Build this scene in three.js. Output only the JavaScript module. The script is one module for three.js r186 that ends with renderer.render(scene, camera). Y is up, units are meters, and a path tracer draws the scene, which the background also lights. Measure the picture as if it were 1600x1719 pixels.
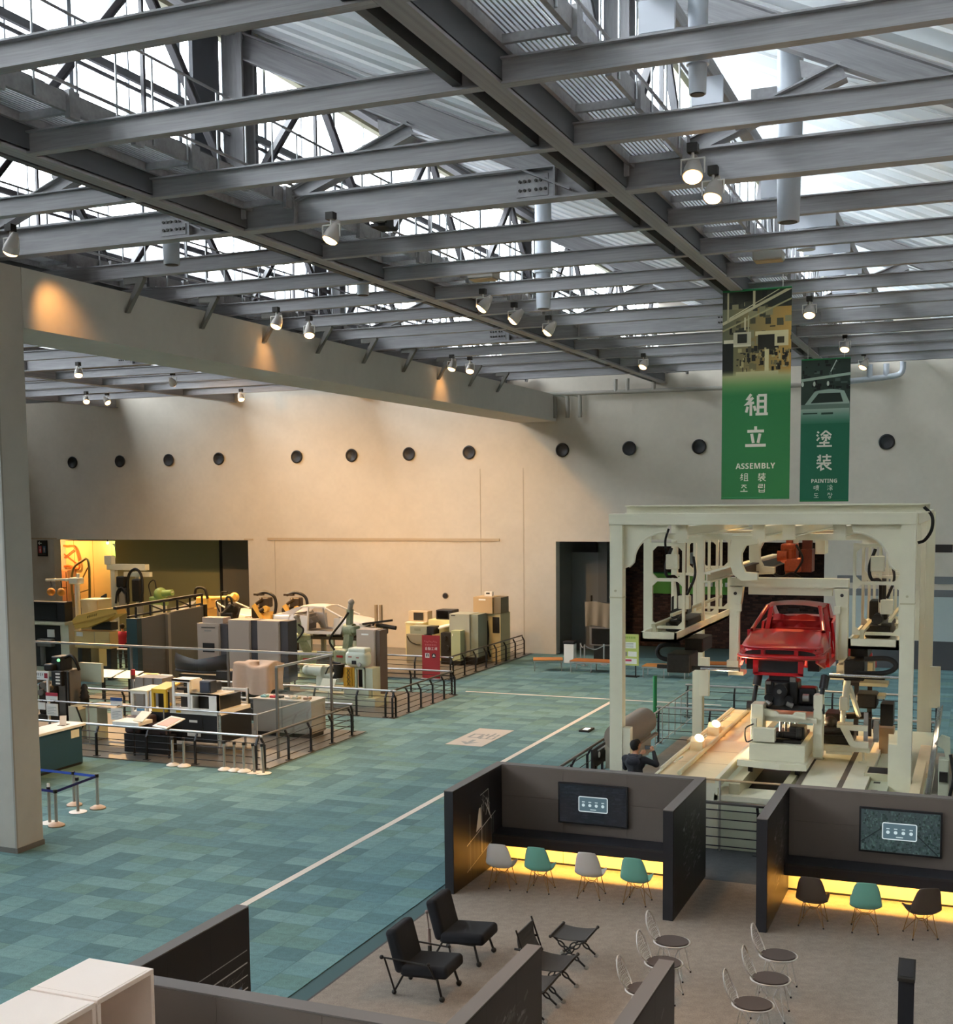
import * as THREE from 'three';
import { mergeGeometries } from 'three/addons/utils/BufferGeometryUtils.js';
import { RoundedBoxGeometry } from 'three/addons/geometries/RoundedBoxGeometry.js';
import { MarchingCubes } from 'three/addons/objects/MarchingCubes.js';
import { RectAreaLightUniformsLib } from 'three/addons/lights/RectAreaLightUniformsLib.js';

// ---------- camera, sky, exposure ----------
const scene = new THREE.Scene();
const camera = new THREE.PerspectiveCamera(2 * Math.atan(859.5 / 2064.2) * 180 / Math.PI, 1600 / 1719, 0.1, 300);
camera.position.set(0, 6.6, 0);
camera.rotation.set(-0.086424, 0.38996, -0.0090944, 'YXZ');
camera.setViewOffset(1600, 1719, 0, -160.6, 1600, 1719);      // the lens is shifted: the picture is a crop
const renderer = new THREE.WebGLRenderer({ antialias: true });
renderer.toneMapping = THREE.LinearToneMapping;
renderer.toneMappingExposure = 1.0;
renderer.shadowMap.enabled = true;
RectAreaLightUniformsLib.init();
scene.background = new THREE.Color(0.86, 0.94, 1.0);          // bright overcast sky
scene.backgroundIntensity = 17;

// ---------- helpers ----------
let seed = 7;
const rnd = () => { seed = (seed * 1664525 + 1013904223) >>> 0; return seed / 4294967296; };
const used = new Map();
function numbered(n) { const k = used.get(n) || 0; used.set(n, k + 1); return k ? n + '_' + String(k).padStart(3, '0') : n; }
const V = (x, y, z) => new THREE.Vector3(x, y, z);
const origin = new WeakMap();
function col(c) { return c instanceof THREE.Color ? c : new THREE.Color(c); }
function mat(c, rough = 0.7, metal = 0, more = {}) { return new THREE.MeshStandardMaterial({ color: col(c), roughness: rough, metalness: metal, side: THREE.DoubleSide, ...more }); }
function thing(name, label, category, p = [0, 0, 0], group) {
  const o = new THREE.Group(); o.name = numbered(name); o.position.set(...p); origin.set(o, V(...p));
  o.userData = { label, category }; if (group) o.userData.group = group; scene.add(o); return o;
}
function structure(name, p = [0, 0, 0]) { const o = new THREE.Group(); o.name = name; o.position.set(...p); origin.set(o, V(...p)); o.userData = { kind: 'structure' }; scene.add(o); return o; }
function clean(g) {
  if (g.index) g = g.toNonIndexed();
  for (const k of Object.keys(g.attributes)) if (!['position', 'normal', 'uv', 'color'].includes(k)) g.deleteAttribute(k);
  if (!g.attributes.normal) g.computeVertexNormals();
  if (!g.attributes.uv) g.setAttribute('uv', new THREE.BufferAttribute(new Float32Array(g.attributes.position.count * 2), 2));
  return g;
}
// merges world-space geometries into one part of a thing (or of another part)
function part(parent, name, geoms, m, label) {
  const list = (Array.isArray(geoms) ? geoms : [geoms]).map(clean);
  const g = list.length > 1 ? mergeGeometries(list) : list[0];
  const o = origin.get(parent) || V(0, 0, 0);
  g.translate(-o.x, -o.y, -o.z);
  const mesh = new THREE.Mesh(g, m); mesh.name = name; mesh.castShadow = mesh.receiveShadow = true;
  if (label) mesh.userData.label = label;
  origin.set(mesh, o); parent.add(mesh); return mesh;
}
function struct(name, geoms, m) { const g = mergeGeometries((Array.isArray(geoms) ? geoms : [geoms]).map(clean)); const o = new THREE.Mesh(g, m); o.name = name; o.userData = { kind: 'structure' }; o.castShadow = o.receiveShadow = true; scene.add(o); return o; }
function one(name, label, category, geoms, m, group) {       // a thing that is one mesh, its origin at its base
  const g = mergeGeometries((Array.isArray(geoms) ? geoms : [geoms]).map(clean)); g.computeBoundingBox();
  const b = g.boundingBox.clone(), c = b.getCenter(V(0, 0, 0)); g.translate(-c.x, -b.min.y, -c.z);
  const o = new THREE.Mesh(g, m); o.name = numbered(name); o.position.set(c.x, b.min.y, c.z); o.userData = { label, category }; if (group) o.userData.group = group;
  o.castShadow = o.receiveShadow = true; scene.add(o); return o;
}
function copy(o, name, p, ry, label) { const r = o.clone(); r.name = numbered(name); r.position.set(...p); r.rotation.set(0, ry, 0); if (label) r.userData.label = label; scene.add(r); return r; }
// geometry
function bx(x0, x1, y0, y1, z0, z1) {
  const w = Math.abs(x1 - x0), h = Math.abs(y1 - y0), d = Math.abs(z1 - z0), g = new THREE.BoxGeometry(w, h, d).toNonIndexed();
  const p = g.attributes.position, n = g.attributes.normal, uv = g.attributes.uv;
  const cx = (x0 + x1) / 2, cy = (y0 + y1) / 2, cz = (z0 + z1) / 2;
  for (let i = 0; i < p.count; i++) {
    const X = p.getX(i) + cx, Y = p.getY(i) + cy, Z = p.getZ(i) + cz;
    if (Math.abs(n.getX(i)) > 0.5) uv.setXY(i, Z, Y); else if (Math.abs(n.getY(i)) > 0.5) uv.setXY(i, X, Z); else uv.setXY(i, X, Y);
    p.setXYZ(i, X, Y, Z);
  }
  return g;
}
function rbx(x0, x1, y0, y1, z0, z1, r = 0.02, s = 2) { return new RoundedBoxGeometry(Math.abs(x1 - x0), Math.abs(y1 - y0), Math.abs(z1 - z0), s, Math.min(r, Math.abs(x1 - x0) / 2.02, Math.abs(y1 - y0) / 2.02, Math.abs(z1 - z0) / 2.02)).translate((x0 + x1) / 2, (y0 + y1) / 2, (z0 + z1) / 2); }
function cyl(a, b, r0, r1 = r0, n = 10) {
  const A = V(...a), B = V(...b), d = B.clone().sub(A), L = d.length();
  return new THREE.CylinderGeometry(r1, r0, L, n).applyQuaternion(new THREE.Quaternion().setFromUnitVectors(V(0, 1, 0), d.normalize())).translate((a[0] + b[0]) / 2, (a[1] + b[1]) / 2, (a[2] + b[2]) / 2);
}
function bar(a, b, w, h) {                                     // rectangular bar between two points, h upwards
  const A = V(...a), B = V(...b), d = B.clone().sub(A), L = d.length(); d.normalize();
  const up = Math.abs(d.y) > 0.98 ? V(0, 0, 1) : V(0, 1, 0), s = V(0, 0, 0).crossVectors(up, d).normalize(), u = V(0, 0, 0).crossVectors(d, s);
  return new THREE.BoxGeometry(w, h, L).applyMatrix4(new THREE.Matrix4().makeBasis(s, u, d)).translate((a[0] + b[0]) / 2, (a[1] + b[1]) / 2, (a[2] + b[2]) / 2);
}
function ibeam(a, b, w, h, t = 0.03) {                          // steel H section, web upright, between the two ends' centres
  const A = V(...a), B = V(...b), d = B.clone().sub(A), L = d.length(); d.normalize();
  const up = Math.abs(d.y) > 0.98 ? V(0, 0, 1) : V(0, 1, 0), s = V(0, 0, 0).crossVectors(up, d).normalize(), u = V(0, 0, 0).crossVectors(d, s);
  const m = new THREE.Matrix4().makeBasis(s, u, d), c = [(a[0] + b[0]) / 2, (a[1] + b[1]) / 2, (a[2] + b[2]) / 2];
  return mergeGeometries([new THREE.BoxGeometry(w, t, L).translate(0, h / 2 - t / 2, 0), new THREE.BoxGeometry(w, t, L).translate(0, -h / 2 + t / 2, 0), new THREE.BoxGeometry(t * 0.8, h - 2 * t, L)].map((g) => clean(g.applyMatrix4(m).translate(...c))));
}
function tube(pts, r, seg = 24, n = 7, closed = false) { return new THREE.TubeGeometry(new THREE.CatmullRomCurve3(pts.map((p) => V(...p)), closed, 'catmullrom', 0.5), seg, r, n, closed); }
function poly(pts, r, n = 8) { const o = []; for (let i = 0; i + 1 < pts.length; i++) o.push(cyl(pts[i], pts[i + 1], r, r, n)); for (let i = 1; i + 1 < pts.length; i++) o.push(new THREE.SphereGeometry(r, n, 6).translate(...pts[i])); return o; }
function sph(c, r, sx = 1, sy = 1, sz = 1, n = 14) { return new THREE.SphereGeometry(r, n, Math.round(n * 0.7)).scale(sx, sy, sz).translate(...c); }
function lathe(prof, c, n = 20) { return new THREE.LatheGeometry(prof.map((p) => new THREE.Vector2(...p)), n).translate(...c); }
function ext(pts, d, holes, bevel = 0) {                        // outline in x,y pushed d along z
  const s = new THREE.Shape(pts.map((p) => new THREE.Vector2(...p)));
  for (const h of holes || []) s.holes.push(new THREE.Path(h.map((p) => new THREE.Vector2(...p))));
  return new THREE.ExtrudeGeometry(s, { depth: d, bevelEnabled: bevel > 0, bevelSize: bevel, bevelThickness: bevel, bevelSegments: 2, curveSegments: 8 });
}
const extX = (pts, x0, x1, holes, bevel) => ext(pts.map(([z, y]) => [-z, y]), x1 - x0, holes && holes.map((h) => h.map(([z, y]) => [-z, y])), bevel).rotateY(Math.PI / 2).translate(x0, 0, 0);   // outline in z,y pushed along x
const extZ = (pts, z0, z1, holes, bevel) => ext(pts, z1 - z0, holes, bevel).translate(0, 0, z0);
function canvasMap(w, h, draw) { const c = document.createElement('canvas'); c.width = w; c.height = h; draw(c.getContext('2d'), w, h); const t = new THREE.CanvasTexture(c); t.colorSpace = THREE.SRGBColorSpace; t.wrapS = t.wrapT = THREE.RepeatWrapping; return t; }
function plane(w, h, p, ry = 0, rx = 0) { return new THREE.PlaneGeometry(w, h).rotateX(rx).rotateY(ry).translate(...p); }
function noiseTex(size, f, lo, hi, rep, color = true) {          // soft value noise, tiled
  const N = size, a = new Uint8Array(N * N * 4), grids = f.map((n) => ({ n, v: Array.from({ length: n * n }, rnd) }));
  for (let y = 0; y < N; y++) for (let x = 0; x < N; x++) {
    let s = 0, w = 0, k = 1;
    for (const g of grids) {
      const fx = x / N * g.n, fy = y / N * g.n, i = Math.floor(fx), j = Math.floor(fy), u = fx - i, v = fy - j, at = (p, q) => g.v[(q % g.n) * g.n + (p % g.n)];
      const su = u * u * (3 - 2 * u), sv = v * v * (3 - 2 * v);
      s += k * ((at(i, j) * (1 - su) + at(i + 1, j) * su) * (1 - sv) + (at(i, j + 1) * (1 - su) + at(i + 1, j + 1) * su) * sv); w += k; k *= 0.75;
    }
    const c = Math.round(255 * (lo + (hi - lo) * s / w)), o = (y * N + x) * 4; a[o] = a[o + 1] = a[o + 2] = c; a[o + 3] = 255;
  }
  const t = new THREE.DataTexture(a, N, N); t.wrapS = t.wrapT = THREE.RepeatWrapping; t.magFilter = THREE.LinearFilter; t.minFilter = THREE.LinearMipmapLinearFilter; t.repeat.set(rep, rep); t.needsUpdate = true;
  if (color) t.colorSpace = THREE.SRGBColorSpace; return t;
}

// ---------- materials ----------
const pile = noiseTex(256, [128, 64, 8], 0.72, 1.0, 1.5), plaster = noiseTex(256, [4, 16, 64], 0.93, 1.0, 0.12), wear = noiseTex(256, [5, 19, 60], 0.72, 1.0, 0.5);
const M = {
  steel: mat(0xb3b1b3, 0.55, 0.0, { map: wear }), steelDark: mat(0x7c7a7d, 0.6, 0.0, { map: wear }), roof: mat(0xe4e8ea, 0.5, 0), seam: mat(0xf6f7f6, 0.4), mesh: mat(0x5c5f63, 0.6, 0),  // seam: white that stands for light caught between the roof panels
  wall: mat(0xd3cabc, 0.9, 0, { map: plaster }), wallDark: mat(0x6e6e6c, 0.9), olive: mat(0xa8a57c, 0.9), white: mat(0xe8e6e0, 0.5), cream: mat(0xe9e6cd, 0.5, 0, { map: plaster }), creamDark: mat(0xcdc7a4, 0.55, 0, { map: plaster }), pale: mat(0xcdd2b9, 0.5, 0, { map: plaster }),
  black: mat(0x16161a, 0.55), blackSoft: mat(0x1b1b1f, 0.95), rubber: mat(0x131313, 0.7), rail: mat(0x252529, 0.45, 0.4), chrome: mat(0xcfd0d2, 0.22, 0.95), alu: mat(0xb9bbbd, 0.35, 0.8), iron: mat(0x3a3733, 0.5, 0.5, { map: wear }), ironWarm: mat(0x584a3a, 0.5, 0.5, { map: wear }),  // ironWarm: browner iron, partly for warm lamp light
  booth: mat(0x6b6058, 0.75), boothTop: mat(0x6f6864, 0.75), boothBlack: mat(0x1c1b20, 0.6), desk: mat(0x26252a, 0.5), grey: mat(0x9b968c, 0.6), greyDark: mat(0x6d6a64, 0.65), pink: mat(0xb9a797, 0.6), greyGreen: mat(0x8f9686, 0.55), tan: mat(0xb59a74, 0.6),
  yellow: mat(0xd9b02c, 0.5), amber: mat(0xf0bf60, 0.5), orange: mat(0xc2501f, 0.45, 0.1, { map: wear }), red: mat(0xb01c22, 0.5), greenPaint: mat(0x1d7a44, 0.5), teal: mat(0x244a5c, 0.6), wood: mat(0xc98a4a, 0.5), ply: mat(0xf1dcb2, 0.6, 0, { map: plaster }),
  glass: new THREE.MeshPhysicalMaterial({ color: 0xffffff, roughness: 0, transmission: 1, thickness: 0, ior: 1.45, side: THREE.DoubleSide }),
};
// ---------- the hall ----------
const PX = 2.675, PZ0 = -18.93, BAY = 6.86, X1 = -12.2, YB = 11.33;     // purlin spacing, girder line, saw-tooth pitch, first longitudinal beam, underside of the steel
const ZB = -49.9, ZN = 26, XL = -47.5, XR = 9.6;  // ZN: unseen end behind the camera, set back to admit more daylight
const bayX = [8.38, 1.52, -5.34, -12.2, -19.06, -25.92, -32.78, -39.64, -46.5];
{
  // floor slab and carpet
  const floor = structure('floor');
  part(floor, 'slab', bx(XL, XR, -0.3, -0.012, -60, ZN), mat(0x3f5a5c, 0.9));
  // the grey carpet of the lounge, the dark strip before the machine, the bare floors of the exhibits
  const lounge = mat(0xa39486, 0.95, 0, { map: pile });
  part(floor, 'lounge_carpet', bx(-8.13, XR, -0.012, 0.004, -20.85, ZN), lounge);
  part(floor, 'edge_strip', bx(-8.16, -8.13, -0.012, 0.006, -20.85, ZN), M.iron);
  part(floor, 'dark_carpet', bx(-8.13, XR, -0.012, 0.002, -22.8, -20.85), mat(0x55595c, 0.95, 0, { map: pile }));
  const bare = mat(0x77746d, 0.35, 0, { map: wear });
  const E = [[-30.5, -16.3, -31.2, -25.6], [-28.5, -16.45, -38.3, -33.35], [-32, -17.95, ZB, -41.4], [-7.6, XR, -33.5, -22.8]];
  E.forEach(([x0, x1, z0, z1], i) => part(floor, 'exhibit_floor', bx(x0, x1, -0.012, 0.012, z0, z1), i < 3 ? bare : mat(0x777064, 0.5, 0, { map: wear })));
  // white walkway lines
  const lineM = mat(0xd8cfc6, 0.8);
  part(floor, 'walkway_line', bx(-11.18, -11.04, -0.012, 0.006, -39.15, -6), lineM);
  part(floor, 'walkway_line', bx(-16.5, -7.6, -0.012, 0.005, -39.15, -39.03), lineM);
  // carpet tiles
  const TW = 0.55, TD = 0.46, tones = [0x6e979a, 0x699298, 0x618a8f, 0x769fa1, 0x5c8489, 0x7da5a6, 0x6f9691], inE = (x, z) => E.some(([x0, x1, z0, z1]) => x > x0 && x < x1 && z > z0 && z < z1);
  const list = [];
  camera.updateMatrixWorld(); camera.updateProjectionMatrix();
  for (let i = 0; i * TW + XL < XR; i++) for (let j = 0; ZB + j * TD < 2; j++) {
    const x = XL + (i + 0.5) * TW, z = ZB + (j + 0.5) * TD;
    if (inE(x, z) || (x > -8.13 - TW * 0.3 && z > -22.8) || x < -45) continue;
    const w = x + TW / 2 > -8.13 && z > -22.8 ? Math.max(0.1, -8.16 - (x - TW / 2)) : TW;
    const p = V(x, 0, z).project(camera), seen = p.z < 1 && Math.abs(p.x) < 1.02 && p.y > -1.03 && p.y < 1.02 && V(x, 0, z).sub(camera.position).z < 0;
    list.push({ x: x - (TW - w) / 2, z, w, seen, d: Math.hypot(x, 6.6, z), behind: x < -8.3 && z > -12.8 && x > -9.3 && z > -11.2 || x < -17.2 && z > -19.3, tone: Math.floor(rnd() * tones.length) });
  }
  const ms = tones.map((c) => mat(c, 0.95, 0, { map: pile }));
  const near = list.filter((t) => t.seen && !t.behind).sort((a, b) => a.d - b.d).slice(0, 300), set = new Set(near), shapes = new Map();
  for (const t of near) {
    const k = t.w.toFixed(2); if (!shapes.has(k)) { const g = bx(-t.w / 2 + 0.002, t.w / 2 - 0.002, -0.012, 0, -TD / 2 + 0.002, TD / 2 - 0.002); shapes.set(k, g); }
    const m = new THREE.Mesh(shapes.get(k), ms[t.tone]); m.name = 'tile'; m.position.set(t.x, 0.001, t.z); m.receiveShadow = true; floor.add(m);
  }
  const rest = list.filter((t) => !set.has(t)), im = new THREE.InstancedMesh(bx(-TW / 2 + 0.002, TW / 2 - 0.002, -0.012, 0, -TD / 2 + 0.002, TD / 2 - 0.002), mat(0xffffff, 0.95, 0, { map: pile }), rest.length);
  rest.forEach((t, i) => { im.setMatrixAt(i, new THREE.Matrix4().compose(V(t.x, 0.001, t.z), new THREE.Quaternion(), V(t.w / TW, 1, 1))); im.setColorAt(i, new THREE.Color(tones[t.tone])); });
  im.name = 'carpet_tiles'; im.userData = { kind: 'stuff' }; im.receiveShadow = true; floor.add(im);
}
{
  // back wall with its two gateways; the gable above follows the saw-tooth
  const w = [], z0 = ZB - 0.5, z1 = ZB, H = 12.0;
  const A0 = -43.8, A1 = -32.2, AT = 4.85, B0 = -16.82, B1 = -5.7, BT = 4.85;
  w.push(bx(XL, A0, 0, H, z0, z1), bx(A0, A1, AT, H, z0, z1), bx(A1, B0, 0, H, z0, z1), bx(B0, B1, BT, H, z0, z1), bx(B1, XR, 0, H, z0, z1));
  const wb = struct('wall_back', w, M.wall);
  for (const x of bayX) wb.add(Object.assign(new THREE.Mesh(clean(extZ([[x - 0.2, 11.9], [x + BAY - 0.2, 11.9], [x - 0.2, 15.1]], z0, z1)), M.wall), { name: 'gable' }));
  const led = part(wb, 'ledge', [bx(-31.1, -19.4, 4.85, 4.97, ZB, ZB + 0.05), bx(XL, A0 + 0.2, 4.85, 4.93, ZB, ZB + 0.04), bx(A1 - 0.2, A1 + 0.3, 4.85, 4.93, ZB, ZB + 0.04)], mat(0xb9a78e, 0.9));
  part(wb, 'seam', [bx(-30.75, -30.72, 0, 4.85, ZB, ZB + 0.012), bx(-20.3, -20.27, 0, 8, ZB, ZB + 0.01), bx(-18.3, -18.27, 0, 8, ZB, ZB + 0.01)], mat(0xb7ae9e, 0.9));
  // small signs of use low on the wall: hatch door, pale service box
  part(wb, 'hatch', bx(-22.8, -22.05, 0.35, 1.58, ZB, ZB + 0.03), mat(0xc9c2b4, 0.7)); part(wb, 'hatch_letters', [0, 1, 2].map((i) => bx(-22.56 + i * 0.11, -22.5 + i * 0.11, 1.22, 1.3, ZB + 0.03, ZB + 0.035)), M.black);
  // right end: dark high windows, grey bands, pale lower panels
  for (const [x0, x1] of [[-1.62, -1.0], [-0.95, -0.3], [-0.25, 0.4], [0.45, 1.1], [1.15, 1.8]]) part(wb, 'dark_window', bx(x0, x1, 4.5, 4.8, ZB, ZB + 0.03), mat(0x23252b, 0.2));
  part(wb, 'band', [bx(-5.2, 6, 3.3, 3.58, ZB, ZB + 0.04), bx(-5.2, 6, 2.8, 3.07, ZB, ZB + 0.04)], mat(0x737679, 0.7));
  part(wb, 'panel', bx(-5.2, 6, 1.1, 2.8, ZB, ZB + 0.03), mat(0xaebab9, 0.5)); part(wb, 'plinth', bx(-5.2, 6, 0, 1.1, ZB, ZB + 0.05), mat(0x4b4d50, 0.8));
  struct('wall_left', bx(XL - 0.5, XL, 0, 15, -60, ZN), M.wall); struct('wall_right', bx(XR, XR + 0.5, 0, 15, -60, ZN), M.wall); struct('wall_front', bx(XL, XR, 0, 15, ZN, ZN + 0.5), M.wall);
  // pillar and the deep white beam that leaves it
  const pil = structure('pillar', [-17.6, 0, -18.2]);
  part(pil, 'shaft', bx(-18.6, -16.82, 0, 11.05, -18.55, -17.85), mat(0xbdb7ad, 0.85, 0, { map: plaster }));
  part(pil, 'plinth', bx(-18.62, -16.8, 0, 0.1, -18.57, -17.83), M.greyDark);
  part(pil, 'corner_trim', bx(-16.85, -16.81, 0, 11.05, -17.87, -17.83), mat(0x9a958c, 0.6));
  const bm = structure('beam', [-17.6, 9.93, -34]);
  part(bm, 'casing', bx(-18.45, -16.8, 9.93, 11.05, ZB, -18.55), mat(0xcac5bc, 0.85, 0, { map: plaster }));
}
{
  // the rooms behind the gateways
  const r1 = structure('wall_alcove_left', [-38, 0, -53]);
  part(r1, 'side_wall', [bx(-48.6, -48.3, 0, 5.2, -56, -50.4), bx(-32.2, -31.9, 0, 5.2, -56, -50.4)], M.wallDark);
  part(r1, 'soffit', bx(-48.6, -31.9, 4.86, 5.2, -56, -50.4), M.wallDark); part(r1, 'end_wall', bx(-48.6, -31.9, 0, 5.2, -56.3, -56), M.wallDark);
  const lit = mat(0xe9c58a, 0.8);  // warm light of the room is put into this colour
  for (let i = 0; i < 4; i++) part(r1, 'lit_panel', bx(-48.2 + i * 1.3, -46.93 + i * 1.3, 0, 4.6, -55.2, -55.05), i < 3 ? lit : mat(0xb6c77e, 0.8));
  part(r1, 'green_jamb', bx(-43.1, -42.75, 0, 4.85, -55.1, -54.2), mat(0x2b4a42, 0.7));
  part(r1, 'olive_panel', bx(-42.75, -35.9, 0, 4.85, -53.6, -53.4), M.olive); part(r1, 'reveal', bx(-36, -35.75, 0, 4.85, -53.4, -53.1), M.black); part(r1, 'grey_panel', bx(-35.75, -32.2, 0, 4.85, -53.2, -53.0), mat(0x7e7a70, 0.9));
  const r2 = structure('wall_alcove_right', [-11, 0, -52]);
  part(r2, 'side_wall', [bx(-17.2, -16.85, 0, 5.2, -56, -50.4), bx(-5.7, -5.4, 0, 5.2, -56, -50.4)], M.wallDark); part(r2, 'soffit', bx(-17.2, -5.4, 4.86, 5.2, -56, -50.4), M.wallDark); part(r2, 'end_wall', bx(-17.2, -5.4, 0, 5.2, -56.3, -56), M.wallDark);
  part(r2, 'door_panel', bx(-16.85, -15.6, 0, 4.3, -52.3, -52.15), mat(0x74777a, 0.7)); part(r2, 'door_slot', bx(-15.95, -15.88, 0.9, 2.4, -52.15, -52.1), M.black); part(r2, 'corner', bx(-15.6, -15.2, 0, 4.8, -52.6, -52.1), mat(0x686a6c, 0.8));
  // brick wall: courses nearest the gateway brick by brick as joined pieces
  part(r2, 'mortar', bx(-15.3, -5.7, 0, 4.86, -54.3, -54.06), mat(0x2b211f, 0.95));
  const br = [[], [], []];
  for (let j = 0; j < 50; j++) for (let i = 0; i < 40; i++) br[Math.floor(rnd() * 3)].push(bx(-15.28 + (i + (j % 2) * 0.5) * 0.235, -15.06 + (i + (j % 2) * 0.5) * 0.235, 0.03 + j * 0.096, 0.11 + j * 0.096, -54.07, -54.04 + rnd() * 0.02));
  br.forEach((b, i) => { const m = part(r2, 'bricks', b, mat([0x35211d, 0x2b1c1a, 0x463029][i], 0.9)); m.userData.kind = 'stuff'; });  // brick colours darkened to stand for the dim light in the gateway
}
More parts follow.
